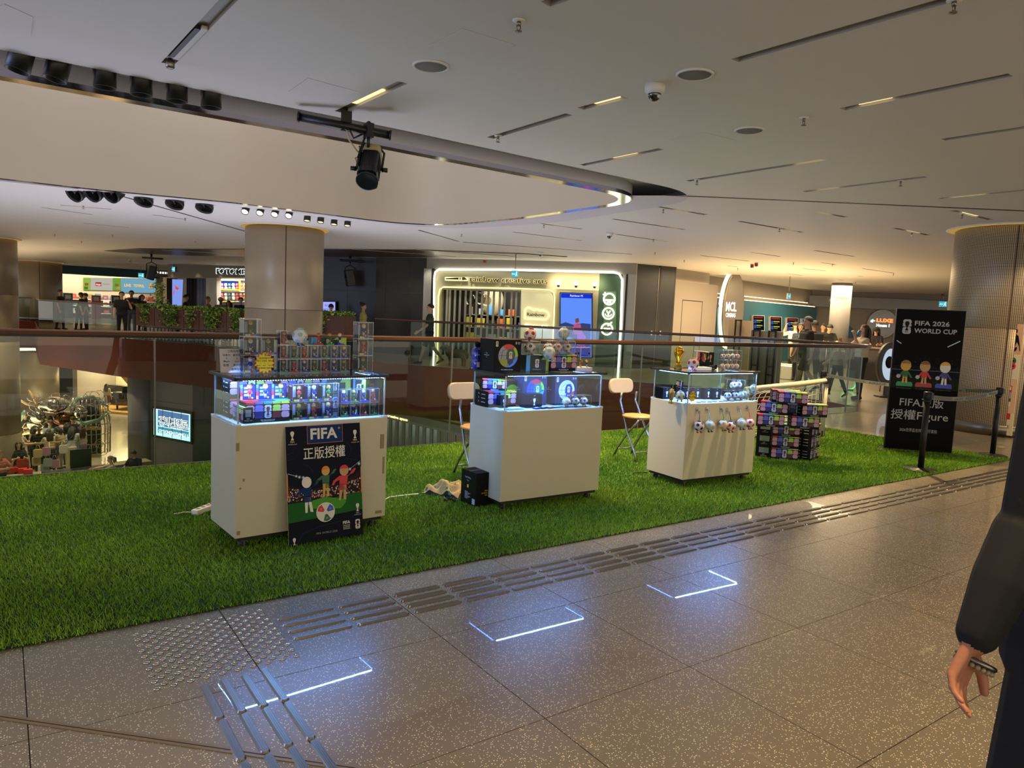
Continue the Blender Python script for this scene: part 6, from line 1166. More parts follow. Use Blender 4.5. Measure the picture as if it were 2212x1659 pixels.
for pts, c in ((((1210, 742), (1210, 700), (1222, 696), (1240, 702), (1258, 698), (1276, 700), (1275, 745)), '#33406e'), (((1236, 722), (1240, 700), (1246, 696), (1254, 700), (1258, 722)), '#c65a86'), (((1243, 697), (1243, 688), (1250, 687), (1251, 696)), '#6e4a3a'), (((1246, 752), (1247, 720), (1258, 716), (1266, 728), (1264, 752)), '#b04ac0'), (((1210, 768), (1210, 742), (1230, 735), (1276, 746), (1275, 770)), '#2a3cc0'), (((1220, 742), (1224, 726), (1236, 730), (1238, 745)), '#4ac0c8')): ppoly(b, FS, pts, .054-.0005*len(c), glow('screen_'+c, c, .85))
ptext(b, FS, 'Rainbow M', 1245, 641, 4.5, glow('screen_white', '#dfe6ff', 1.2), .05); b.build('display', t)
for i, px in enumerate((1207, 1245, 1285)):
    x, z = FS.on(px, 616+1.3*i, 0); t = thing('sign_lamp', f'small bright lamp on a rail above the blue screen, {ORD[i]} of three', 'lamp', FS.wp(x, -.05, z), FS.a, 'lamps above the blue screen'); b = MB(); b.lathe([(.03, -.06), (.05, .0), (.02, .05)], M_BLACK, n=12); b.build('shade', t); b = MB(); b.ball((0, .0, .06), .07, glow('lamp_hot', '#fff0bb', 10), 10, 8); b.build('bulb', t)
    spot(FS.wp(x, -.3, z+.1), FS.wp(x, .1, z+.1), 8, WARM2, 120)
t = sub('lamp_rail', FS, 'thin glowing rail carrying three lamps above the blue screen', 'rail'); b = MB(); pq(b, FS, 1201, 620, 1293, 623.5, .0, M_NEONY, .03, .04); b.build('rail', t)
t = sub('logo_board', FS, 'upright green board carrying three round illuminated logos', 'shop sign'); b = MB(); pq(b, FS, 1304, 629, 1331, 735, .06, mat('board_green', '#5f7f5c', .5), .04, .02); b.build('board', t)
for i, (px, py) in enumerate(((1316, 646), (1314, 677), (1311, 711))):
    x, z = FS.on(px, py, .05); b = MB(); r = .17; b.tube([(x+r*math.cos(a*PI/10), .05, z+r*math.sin(a*PI/10)) for a in range(20)], .022, M_NEONW, 6, closed=True)
    if i == 0: b.tube([(x-.2, .05, z+.14), (x-.1, .05, z+.1), (x-.15, .05, z+.2)], .02, M_NEONW, 5); b.box(x-.12, .045, z-.06, x+.12, .055, z-.01, M_NEONW); b.box(x-.06, .045, z-.12, x+.06, .055, z-.08, M_NEONW)
    elif i == 1: b.tube([(x-.06, .05, z+.08), (x, .05, z), (x, .05, z-.1)], .018, M_NEONW, 5); b.tube([(x+.06, .05, z+.08), (x, .05, z)], .018, M_NEONW, 5); b.tube([(x+.1*math.cos(a), .05, z+.1*math.sin(a)) for a in (3.3, 3.9, 4.7, 5.5, 6.1)], .012, M_NEONW, 5)
    else: b.tube([(x-.12, .05, z-.02), (x, .05, z-.06), (x+.12, .05, z-.02)], .02, M_NEONW, 5); b.tube([(x+.02, .05, z+.1), (x+.14, .05, z+.22)], .02, M_NEONW, 5); b.box(x-.1, .045, z+.0, x+.1, .055, z+.035, M_NEONW)
    b.build('round_logo', t)
ptxt = sub('shop_number', FS, 'faint shop number on the green wall of the art shop', 'sign'); b = MB(); ptext(b, FS, '510', 1336, 601, 5.5, mat('number_grey', '#5f7460', .5), .09); b.build('number', ptxt)
P = atd(1112, 592, 20.6); exit_sign(P, FS.a, .2, .19, 'hanging teal exit sign before the art shop lettering', HC-P.z-.1)
for px in (930, 1010, 1100, 1196, 1300): q = FS.on(px, 575); P = FS.wp(q[0], -.35, HC-.04); spot(P, FS.wp(q[0], -.05, 1.2), 26, NEUT, 75)
# lamb figure on the floor before the shop
M_LAMB = mat('lamb_brown', '#7a5a3c', .8, bump=.6, bscale=40)
P = at(982, 789); t = thing('lamb_figure', 'brown life-size lamb figure standing on the floor before the shutter', 'animal figure', P, FS.a+.1); b = MB()
bm = bmesh.new()
def bl_(c, r): 
    m = bmesh.ops.create_uvsphere(bm, u_segments=16, v_segments=10, radius=1); bmesh.ops.scale(bm, verts=m['verts'], vec=r); bmesh.ops.translate(bm, verts=m['verts'], vec=c)
for c, r in (((.05, 0, .33), (.26, .13, .13)), ((.24, 0, .32), (.12, .12, .14)), ((-.15, 0, .36), (.14, .12, .14)), ((-.24, 0, .45), (.08, .07, .12)), ((-.31, 0, .50), (.11, .065, .07)), ((-.39, 0, .46), (.06, .045, .05)), ((-.25, .07, .5), (.03, .05, .02)), ((-.25, -.07, .5), (.03, .05, .02)), ((.36, 0, .28), (.04, .03, .1))): bl_(c, r)
for x, kn in ((-.17, 0), (-.09, .02), (.2, .03), (.28, .05)):
    y = .06 if kn in (0, .03) else -.06
    for z, r in ((.22, .05), (.16, .04), (.1, .03), (.05, .028), (.02, .032)): bl_((x+(kn if z < .18 else 0)*.6, y, z), (r, r, .05))
me = bpy.data.meshes.new('body'); bm.to_mesh(me); bm.free(); me.materials.append(M_LAMB); o = bpy.data.objects.new('body', me); COL.objects.link(o); o.parent = t
rm = o.modifiers.new('blend', 'REMESH'); rm.mode = 'VOXEL'; rm.voxel_size = .014; rm.use_smooth_shade = True
b = MB(); b.ball((-.36, .045, .52), .011, K_, 8, 6); b.ball((-.36, -.045, .52), .011, K_, 8, 6); b.build('eye', t)
# ---------- black stone walls ----------
def stone(name, p, q, seams, z1=HC, rows=(2.05,)):
    F = Frame(p, q); b = MB(F.M); b.box(0, 0, 0, F.w, .3, z1, M_STONE); o = structure(b.build(name)); s = MB(F.M)
    for x in seams: s.box(F.w*x-.008, -.004, 0, F.w*x+.008, 0, z1, M_JOINT)
    for z in rows: s.box(0, -.004, z-.008, F.w, 0, z+.008, M_JOINT)
    s.build('panel_joint', o); return F
FB1 = stone('wall_black_panel_1', (7.6, 25.45), (10.74, 23.26), (.2, .45, .7)); FB2 = stone('wall_black_panel_2', (10.45, 23.05), (11.45, 21.35), (.2, .68)); FB3 = stone('wall_black_panel_3', (15.85, 16.28), (17.5, 16.07), (.02, .98), rows=())
b = MB(FB3.M); xs = FB3.on(1421, 650)[0]; b.box(xs-.03, -.01, .1, xs+.0, 0, HC-.05, M_STEEL); b.box(xs+.0, -.02, 0, xs+.06, 0, HC, M_BLACK); structure(b.build('door_1')); b = MB(FB3.M)
for px in (1406, 1425, 1356): x, z = FB3.on(px, 720); b.box(x-.03, -.03, z-.06, x+.03, 0, z+.08, M_BRASSY)
b.build('door_handle', bpy.data.objects['door_1'])
P = atd(875, 563, 23.5); spot((P.x, P.y, 3.1), (P.x+.6, P.y+.9, 1.6), 22, WARM2, 60)
t = sub('menu_screen', FB1, 'pale violet menu screen standing against the black wall', 'screen'); b = MB(); pq(b, FB1, 692, 650, 726, 694, -.22, M_BLACK, .06, .02); b.build('case', t); b = MB(); pq(b, FB1, 694, 652, 724, 690, -.225, glow('menu_violet', '#9aa0ee', .95), 0, .01); ptext(b, FB1, 'BOM', 709, 662, 5, glow('menu_ink', '#5a60c0', .6), -.23); pq(b, FB1, 698, 667, 722, 668, -.23, glow('menu_ink', '#5a60c0', .6), 0, .01); b.build('display', t)
# ---------- cinema ----------
M_CREAM = mat('cinema_wall', '#8d8378', .6); M_TEAL = mat('cinema_teal', '#2a5f70', .45); M_COVE2 = glow('cove_warm', '#ffdca0', 4.0); M_MET = mat('cinema_metal', '#7d766c', .3, .7)
FC = Frame((17.5, 16.07), (20.25, 16.65)); zc = FC.on(1505, 611)[1]
b = MB(FC.M); b.box(0, 0, 0, FC.w, .3, zc, M_CREAM); b.box(0, .35, 0, FC.w, .45, HC, M_CREAM); b.box(0, .28, zc-.02, FC.w, .36, zc, M_CREAM); structure(b.build('wall_cinema_left'))
x0, z0 = FC.on(1474, 649); x1, z1 = FC.on(1517, 651); 
b2 = MB(FC.M)
for q in ((x0, 0, x0+.025, z0), (x1, 0, x1+.025, z0), (x0, z0, x1+.025, z0+.025)): b2.box(q[0], -.004, q[1], q[2], 0, q[3], M_BLACK)
structure(b2.build('door_2'))
t = sub('cove_light', FC, 'warm light line along the top of the plain cinema wall', 'cove light'); b = MB(); b.box(.05, .30, zc+.0, FC.w-.05, .33, zc+.03, M_COVE2); b.build('light_strip', t)
FD = Frame((20.9, 17.3), (28.5, 19.0)); zc2 = FD.on(1690, 648)[1]; zt_ = FD.on(1690, 654)[1]; xr = FD.on(1762, 700)[0]
b = MB(FD.M); b.box(-1.5, .5, 0, FD.w+4, .7, HC, M_CREAM); b.box(-1.5, .3, zc2-.1, FD.w+2.5, .5, zc2, M_CREAM); b.box(-1.5, .2, zc2-.5, FD.w+3, .5, zc2-.1, M_CREAM); structure(b.build('wall_cinema_back'))
b = MB(FD.M); b.box(-1.5, 0, 0, xr, .2, zt_-.05, M_TEAL); structure(b.build('wall_cinema_teal'))
t = sub('cove_light', FD, 'long warm light line above the teal cinema wall', 'cove light'); b = MB(); b.box(-1.4, .35, zc2+.0, FD.w+2, .39, zc2+.03, M_COVE2); b.box(-.5, .1, zt_-.05, xr, .14, zt_-.02, M_COVE2); b.build('light_strip', t)
for i, (px, w_, c) in enumerate(((1639, 26, '#0d1016'), (1676, 26, '#14120c'), (1712, 25, '#0d1016'), (1741, 18, '#5f86c8'))):
    t = sub('ticket_screen', FD, ['dark ticket screen nearest the cinema sign', 'ticket screen with a yellow block, second on the teal wall', 'dark ticket screen third on the teal wall', 'pale blue ticket screen at the end of the teal wall'][i], 'screen', 'ticket screens on the teal wall'); y0 = 681+(px-1639)*.07
    b = MB(); pq(b, FD, px-w_/2, y0, px+w_/2, y0+33, -.08, mat('screen_rim', '#b7b3ab', .4), .08, .03); b.build('case', t); b = MB(); pq(b, FD, px-w_/2+1.2, y0+1.2, px+w_/2-1.2, y0+32, -.082, glow('ticket_'+c, c, .9), 0, .03)
    if i < 3:
        pq(b, FD, px-w_/2+3, y0+3.5, px+w_/2-4, y0+6, -.085, glow('tick_red', '#b03028', .8), 0, .03)
        for k in range(2): pq(b, FD, px-w_/2+8, y0+10+11*k, px+w_/2-5, y0+12+11*k, -.085, glow('tick_yel', '#b7c832', .8), 0, .03); pq(b, FD, px-w_/2+3, y0+9+11*k, px-w_/2+7, y0+17+11*k, -.085, glow('tick_blu', '#3a5fc0' if i != 1 else '#b0903a', .7), 0, .03); pq(b, FD, px-w_/2+8, y0+14+11*k, px+w_/2-9, y0+15.5+11*k, -.085, glow('tick_gry', '#8a8d90', .6), 0, .03)
    else: pq(b, FD, px-7, y0+2, px+7, y0+8, -.085, glow('tick_drk', '#20242c', .6), 0, .03)
    b.build('display', t)
P0, P1 = atd(1556, 660, 26.6), atd(1607, 662, 26.9); FM_ = Frame(P0, P1)
t = sub('cinema_fin', FM_, 'tall curved metal fin sign of the cinema entrance', 'cinema sign'); cx, cz = FM_.on(1586, 668); b = MB(); b.prism([(cx+.36*math.cos(a), cz-.05+1.32*math.sin(a)) for a in [k*PI/20 for k in range(40)]], 0, .25, M_MET, 'y'); b.build('disc', t, .02)
b = MB(); b.prism([(cx-.14+.36*math.cos(a), cz-.05+1.35*math.sin(a)) for a in [k*PI/20 for k in range(10, 31)]]+[(cx-.09+.34*math.cos(a), cz-.05+1.3*math.sin(a)) for a in [k*PI/20 for k in range(30, 9, -1)]], .02, .2, M_COVE2, 'y'); b.build('edge_light', t)
b = MB(); ptext(b, FM_, 'MCL', 1579, 672, 20, glow('mcl_white', '#f4f2ec', 2.2), -.01, .02, 23); ptext(b, FM_, 'CINEMAS', 1578, 685, 9, glow('mcl_white', '#f4f2ec', 2.2), -.01, .01, 21); b.build('lettering', t)
M_TP = mat('fin_teal', '#2d6478', .5); b = MB(); ppoly(b, FM_, [(1549, 745), (1549, 668), (1554, 657), (1560, 700), (1570, 742)], .15, M_TP, .05); b.build('teal_wing', t)
M_PLY = mat('partition_wood', '#97866c', .6, noise=.06, nscale=5)
def partition(x0, y0, x1, y1, d, label, legs):
    F = Frame(atd(x0, 700, d), atd(x1, 703, d-.5)); t = sub('wood_partition', F, label, 'partition'); z = F.on((x0+x1)/2, (y0+y1)/2)[1]; n = max(2, int((x1-x0)/22)); 
    for i in range(n): b = MB(); b.box(F.w*i/n+.006, 0, .06, F.w*(i+1)/n-.006, .04, z, M_PLY); b.build('panel', t)
    for lx in legs:
        x = F.on(lx, 720)[0]; b = MB()
        for s in (-.09, .09): b.box(x+s-.016, -.08, 0, x+s+.016, -.05, z+.02, M_BLACK)
        for zz in (.35, .55, z): b.box(x-.106, -.08, zz-.016, x+.106, -.05, zz+.016, M_BLACK)
        b.build('stand_frame', t)
partition(1574, 690, 1622, 694, 20.5, 'taller plywood partition on a black frame before the cinema sign', (1597,)); partition(1623, 714, 1692, 717, 18.5, 'lower plywood partition on two black frames before the ticket screens', (1638, 1672))
FE = Frame(atd(1640, 720, 22.5), atd(1716, 722, 22.0)); t = sub('white_counter', FE, 'low white counter with a glowing top edge behind the plywood partition', 'counter'); b = MB(); b.box(-.2, 0, 0, FE.w, .5, .42, M_WHITE); b.build('body', t, .01); b = MB(); b.box(-.2, -.012, .37, FE.w, 0, .39, M_COVE2); b.build('light_strip', t)
P = atd(1705, 640, 27); exit_sign(P, FD.a, .24, .2, 'hanging teal exit sign before the ticket screens', .75)
FG = Frame((30.0, 20.5), (38.0, 14.2)); b = MB(FG.M); b.box(-2, .4, 0, FG.w+4, .6, HC, M_CREAM); b.box(-.5, .2, 2.45, FG.w+4, .4, 2.95, M_MET); structure(b.build('wall_cinema_right'))
c_ = atd(1813, 690, 30.5); c_.z = 0; t = thing('column', 'plain pale column lettered with the floor number beside the cinema', 'column', c_); b = MB(); b.lathe([(.36, 0), (.36, HC)], mat('pale_column', '#8f8b88', .5), n=32); b.build('shaft', t); fa_ = math.atan2(c_.y, c_.x); b = MB(Matrix.Rotation(fa_-PI/2, 4, 'Z')); b.text('5/F (Cinema Portion)', 0, 2.6, .09, M_DARKMET, -.38, 0, w=.55); b.build('lettering', t)
t = sub('soffit_light', FG, 'warm light line under the cinema corridor soffit', 'cove light'); b = MB(); pq(b, FG, 1796, 646, 1832, 650, .1, M_COVE2, .05); b.build('light_strip', t)
t = sub('round_sign', FG, 'round mirror-like sign with red and white neon lettering', 'cinema sign'); cx, cz = FG.on(1906, 700, .3); r = abs(FG.on(1906, 668, .3)[1]-cz); b = MB(); b.prism([(cx+r*math.cos(a), cz+r*math.sin(a)) for a in [k*PI/24 for k in range(48)]], .3, .38, mat('mirror_disc', '#9b9892', .35, .6, noise=.3, nscale=2), 'y'); b.build('disc', t, .02); b = MB(); ptext(b, FG, 'LUXE', 1911, 696, 7.5, glow('neon_red', '#ff5a28', 4), .29, .04, 36); ptext(b, FG, 'House 1', 1907, 706, 6.5, glow('neon_wh2', '#f5f2ea', 2.5), .29, .02, 28); ptext(b, FG, '←', 1885, 696, 7, glow('neon_wh2', '#f5f2ea', 2.5), .29, .05, 10); b.build('lettering', t)
x, z = FG.on(1829, 727, .2); b = MB(FG.M); r = abs(FG.on(1829, 703, .2)[1]-z); t = tag(b.prism([(x, z)]+[(x+r*math.cos(a)*.7, z+r*math.sin(a)) for a in [k*PI/16 for k in range(9)]], .2, .25, M_TP, 'y').build('quarter_disc'), 'teal quarter-disc ornament beside the pale column', 'ornament')
P = atd(2037, 657, 33); exit_sign(P, FG.a-.4, .28, .22, 'hanging teal exit sign in the far corridor by the banner', .3)
P = at(1915, 858); t = thing('oval_screen', 'white oval screen in a dark frame standing behind the tall banner', 'screen', P, FB.a+.3); b = MB(); b.prism([(.28*math.cos(a), .75+.5*math.sin(a)) for a in [k*PI/18 for k in range(36)]], 0, .1, M_FIX, 'y'); b.box(-.05, .02, 0, .05, .08, .3, M_FIX); b.box(-.2, -.1, 0, .2, .2, .03, M_FIX); b.build('frame', t, .01); b = MB(); b.prism([(.17*math.cos(a), .75+.36*math.sin(a)) for a in [k*PI/18 for k in range(36)]], -.02, 0, glow('oval_white', '#b9c8d8', .8), 'y'); b.build('display', t); b = MB(); b.ball((-.03, -.03, .8), (.09, .02, .14), K_, 12, 8); b.build('picture', t)
P = at(1833, 843); t = thing('ring_light', 'glowing green ring light on the floor behind the curved glass', 'ring light', P, FB.a); b = MB(); b.tube([(.15*math.cos(a), 0, .17+.15*math.sin(a)) for a in [k*PI/12 for k in range(24)]], .014, glow('ring_green', '#58e070', 3), 6, closed=True); b.box(-.1, -.03, 0, .1, .03, .03, M_FIX); b.build('ring', t)
# counter in the corridor
F = Frame(atd(1870, 735, 24), atd(1925, 738, 23.5)); t = sub('bar_counter', F, 'dark bar counter with a pale top beside the woman in the cap', 'counter'); b = MB(); b.box(0, 0, 0, F.w, .5, .95, M_FIX); b.build('body', t, .01); b = MB(); b.box(-.05, -.05, .95, F.w+.05, .55, 1.0, M_STEEL); b.build('top', t)
F = Frame(atd(1775, 733, 21), atd(1940, 740, 20)); t = sub('queue_rail', F, 'brown queue rail on slim posts in the cinema corridor', 'railing'); b = MB(); b.box(0, 0, 1.0, F.w, .06, 1.05, M_WOODRAIL); b.build('rail', t)
for k in range(4): b = MB(); b.cyl((F.w*(k+.3)/4, .03, 0), (F.w*(k+.3)/4, .03, 1), .018, M_STEEL, 8); b.build('post', t)
# ---------- toy shop and photo shop, far end ----------
FT = Frame((-2.0, 51.6), (12.0, 51.4)); Z_ = lambda px, py: FT.on(px, py)[1]
b = MB(); ppoly(b, FT, [(-20, 566), (124, 570), (240, 575), (345, 584), (345, 602), (240, 597), (124, 590.5), (-20, 586)], .0, mat('toy_teal', '#1f5468', .5), .3); o = structure(b.build('wall_toy_shop_fascia')); o.location = FT.o; o.rotation_euler.z = FT.a
b = MB(FT.M); b.box(-1, 3, 0, 14, 3.2, HC, mat('toy_cream', '#b9a88c', .6)); structure(b.build('wall_toy_shop_back')); b = MB(FT.M); ppoly(b, FT, [(338, 598), (352, 599), (352, 700), (338, 698)], 0, mat('toy_pilaster', '#b39a86', .6), .4); structure(b.build('wall_toy_shop_pilaster'))
area(FT.wp(5, 1.4, HC-.1), FT.wp(5, 2.9, 1.6), 260, NEUT, 9, 1); area(FT.wp(2, -1.5, HC-.1), FT.wp(2, -1.5, 0), 14, WARM, 3, 1)
t = sub('picture_frieze', FT, 'long picture panel with toy pictures and lettering above the toy shop shelves', 'shop sign'); b = MB(); E = 1.05
for x0, x1, c in ((180, 195, '#8fb04a'), (196, 243, '#b5b1a2'), (244, 261, '#6d9a3a'), (262, 338, '#6f9fb6')): y0 = 599.5+(x0-180)*.015; pq(b, FT, x0, y0, x1, y0+27+(x0 > 260)*4, 2.9, glow('toypanel_'+c, c, .85), .05, .02)
b.build('panel', t); b = MB(); pq(b, FT, 206, 609.5, 219, 618, 2.88, glow('toy_red', '#b02a30', .8), 0, .02); ptext(b, FT, 'playgo', 212.5, 616, 4, glow('toy_wht', '#efe9dd', .9), 2.87, .02, 11); ptext(b, FT, 'world', 229, 615, 3, glow('toy_gry', '#77736a', .5), 2.88, 0, 14); ptext(b, FT, 'LIVE', 275.5, 619, 5.5, glow('toy_gold', '#e0c078', .9), 2.88, .05, 15); ptext(b, FT, 'TOYFUL', 300, 620, 5.5, glow('toy_gold', '#e0c078', .9), 2.88, .05, 23)
x, z = FT.on(325, 622, 2.88); b.M = Matrix.Translation((2*x, 0, 0)) @ Matrix.Scale(-1, 4, (1, 0, 0)); b.text('R', x, z, .3, glow('toy_orange', '#d89a3a', .9), 2.88, .05); b.M = None
for px, py, c in ((187, 614, '#b06a3a'), (186, 622, '#5f8a2a'), (252, 616, '#8a7a3a'), (256, 622, '#c8a85a')): pq(b, FT, px-4, py-3, px+4, py+3, 2.88, glow('toypic_'+c, c, .6), 0, .02)
b.build('print', t)
rnd = random.Random(12); tc_ = [mat('toy_'+c, c, .5) for c in ('#b56a66', '#c9b9a2', '#4f7f86', '#b8433a', '#d9cdb9', '#7a5a8a', '#c08a4a', '#3f5f6a', '#c06a86', '#8a9a5a')]
for z, y in ((.35, 2.4), (.8, 2.5), (1.2, 2.6)): b = MB(FT.M); b.box(.5, y-.05, z-.05, 11.2, y+.5, z, M_WHITE); tag(b.build('toy_shelf'), f'long pale toy shop shelf, {"low" if z < .5 else "middle" if z < 1 else "high"}', 'shelf')
for i in range(57):
    row = i % 3; x = 2.6+.44*(i//3)+.04*rnd.random(); w_ = .24+.14*rnd.random(); h_ = .2+.18*rnd.random(); z, y = ((.35, 2.4), (.8, 2.5), (1.2, 2.6))[row]; b = MB(FT.M); b.box(x, y+.02, z, x+w_, y+.25, z+h_, tc_[i % 10]); b.box(x+w_*.2, y+.015, z+h_*.3, x+w_*.7, y+.02, z+h_*.7, tc_[(i*3+1) % 10]); tag(b.build('toy_carton'), f'toy carton, {ORD[i//3]} along the {("low", "middle", "high")[row]} shelf of the distant toy shop', 'toy box', 'toy cartons in the distant toy shop')
for px, py, lb, c in ((147, 640, 'teal crate by the stooping pair in the toy shop', '#4a7f88'), (251, 645, 'teal crate beside the man in black in the toy shop', '#3a5f62'), (208, 645, 'pink crate in the middle of the toy shop', '#b86a62')): x, z = FT.on(px, py, .9); b = MB(FT.M); b.box(x-.25, .9, 0, x+.25, 1.4, z+.2, mat('crate_'+c, c, .5)); b.rect(x-.15, z-.15, x+.15, z+.1, .898, M_WHITE); tag(b.build('toy_crate'), lb, 'crate')
t = sub('brand_disc', FT, 'blue oval toy logo partly hidden by the pale column', 'shop sign'); x, z = FT.on(48, 606, 2.93); b = MB(); b.prism([(x+.5*math.cos(a*PI/12), z+.24*math.sin(a*PI/12)) for a in range(24)], 2.93, 3.0, glow('oval_navy', '#1d3a7a', .7), 'y'); b.text('vtec', x, z-.1,   .2, glow('toy_wht', '#efe9dd', .9), 2.92, .02); b.build('oval', t)
t = sub('glowing_sign', FT, 'white lit panel behind the oval toy logo', 'light panel'); b = MB(); pq(b, FT, 20, 590, 60, 622, 2.8, glow('panel_lit', '#c9d4d0', .9), .05, .02); b.build('panel', t)
P = atd(305, 595, 46); exit_sign(P, FT.a, .3, .28, 'teal exit sign hanging below the toy shop fascia', .5)
P = atd(343, 591, 42); t = thing('direction_sign', 'brown hanging direction sign with the floor number 5', 'sign', P, FT.a-.2); b = MB(); b.box(-.5, 0, -.17, .55, .05, .17, mat('wayfinding', '#4a3d33', .5)); b.build('board', t); b = MB(); W9 = glow('way_white', '#f2efe6', 1.2); b.text('5', -.33, -.13, .25, W9, -.003, .02); b.text('↑', -.06, .0, .11, W9, -.003)
for k in range(4): b.rect(.04+.12*k, .0, .12+.12*k, .1, -.003, W9)
b.build('lettering', t); b = MB(); b.cyl((0, .02, .17), (0, .02, HC-P.z), .01, M_STEEL, 6); b.build('hanger', t)
PA, PB = atd(338, 640, 41), atd(575, 640, 36.5); FF = Frame(PA, PB)
b = MB(); ppoly(b, FF, [(362, 571), (575, 573), (575, 600), (362, 599)], 0, mat('photo_grey', '#7e7a72', .6), .4); ppoly(b, FF, [(345, 553), (575, 553), (575, 571), (345, 569)], .5, M_GREY, .2); ppoly(b, FF, [(445, 600), (468, 600), (468, 705), (445, 705)], .1, mat('photo_white', '#b9b9b6', .5), .3); o = structure(b.build('wall_photo_shop')); o.location = FF.o; o.rotation_euler.z = FF.a
for px in (375, 428, 478, 528): P = FF.wp(*((lambda x: (x, -.25))(FF.on(px, 560)[0])), HC-.05); spot(P, (P.x, P.y, 0), 14, WARM2, 70)
t = sub('shop_sign', FF, 'white back-lit capital lettering of the photo booth shop', 'shop sign'); b = MB(); ptext(b, FF, 'FOTOMETA', 508, 592, 11, mat('sign_dark', '#23262a', .4), -.06, .02, 82, .04); b.build('lettering', t); b = MB(); ptext(b, FF, 'FOTOMETA', 508, 592, 11.5, glow('foto_glow', '#dff2ee', 3.0), -.01, .045, 84); b.build('letter_glow', t)
P = FF.wp(FF.on(378, 582)[0], -.1, FF.on(378, 582)[1]); exit_sign(P, FF.a, .2, .26, 'teal exit sign on the grey photo booth bulkhead', .3)
t = sub('poster_light', FF, 'tall blue lit poster with a red flower at the photo booth', 'light box'); b = MB(); ppoly(b, FF, [(372, 603), (394, 604), (391, 662), (372, 662)], .0, glow('flower_blue', '#7d94dd', .9), .05); b.build('panel', t); b = MB(); ppoly(b, FF, [(378, 615), (381, 619), (387, 622), (383, 627), (379, 624)], -.01, glow('flower_red', '#d8483c', .9)); ppoly(b, FF, [(374, 628), (377, 627), (377, 636), (374, 637)], -.01, glow('flower_pink', '#d860a8', .8)); b.build('print', t)
def curtain(x0, x1, m, lb):
    t = sub('curtain', FF, lb, 'curtain'); a = FF.on(x0, 640)[0]; c = FF.on(x1, 640)[0]; n = int((c-a)/.045); b = MB(); z1 = FF.on(x0, 600)[1]; b.add([(a+(c-a)*i/n, .3+.05*math.sin(i*1.5)+.02*math.sin(i*.7), z) for i in range(n+1) for z in (0, z1)], [(2*i, 2*i+2, 2*i+3, 2*i+1) for i in range(n)], m, True); b.build('fabric', t)
curtain(350, 372, mat('curtain_black', '#131317', .8), 'black pleated curtain beside the blue flower poster'); curtain(393, 415, mat('curtain_black', '#131317', .8), 'black pleated curtain in the photo booth opening'); curtain(415, 446, mat('curtain_grey', '#5f6a8a', .7), 'blue grey pleated curtain by the white pillar')
b = MB(FF.M); x0, x1 = FF.on(345, 640)[0], FF.on(580, 640)[0]; b.box(x0, 1.6, 0, x1, 1.7, HC-.3, mat('booth_wall', '#9a9fa4', .6)); structure(b.build('wall_photo_shop_inside')); area(FF.wp((x0+x1)/2+1, .9, HC-.6), FF.wp((x0+x1)/2+1, 1.3, 0), 90, NEUT, 4, .6)
t = sub('display_shelf', FF, 'white display shelf with yellow frame full of plush toys in the photo booth', 'shelf'); b = MB()
for y in (603, 628, 650): pq(b, FF, 468, y, 545, y+1.6, 1.2, M_WHITE, .35, .01)
b.build('shelf', t); b = MB(); YL2 = mat('frame_yellow', '#d8b81c', .5)
for q in ((468, 603.5, 518, 606), (468, 624, 518, 626.5), (516, 603.5, 518.5, 630), (468, 650, 502, 652)): pq(b, FF, *q, 1.15, YL2, .05, .02)
b.build('yellow_frame', t); b = MB(); pq(b, FF, 468, 606, 516, 622, 1.45, glow('booth_blue', '#2746b0', .9), .02, .02); b.build('blue_panel', t)
for i in range(16):
    px, py = 472+8.2*(i % 8), (627, 648)[i//8]; x, z = FF.on(px, py, 1.3); b = MB(FF.M); m = (M_WHITE, tc_[3], tc_[4], tc_[6], M_WHITE, tc_[8], tc_[0], tc_[7])[(i*5) % 8]; b.ball((x, 1.3, z+.1), (.09, .07, .1), m, 10, 8); b.ball((x, 1.28, z+.26), .08, m, 10, 8); b.ball((x-.05, 1.28, z+.33), .03, m, 6, 4); b.ball((x+.05, 1.28, z+.33), .03, m, 6, 4); tag(b.build('plush_toy'), f'small plush toy, {ORD[i % 8]} along the {"upper" if i < 8 else "lower"} photo booth shelf', 'plush toy', 'plush toys on the photo booth shelf')
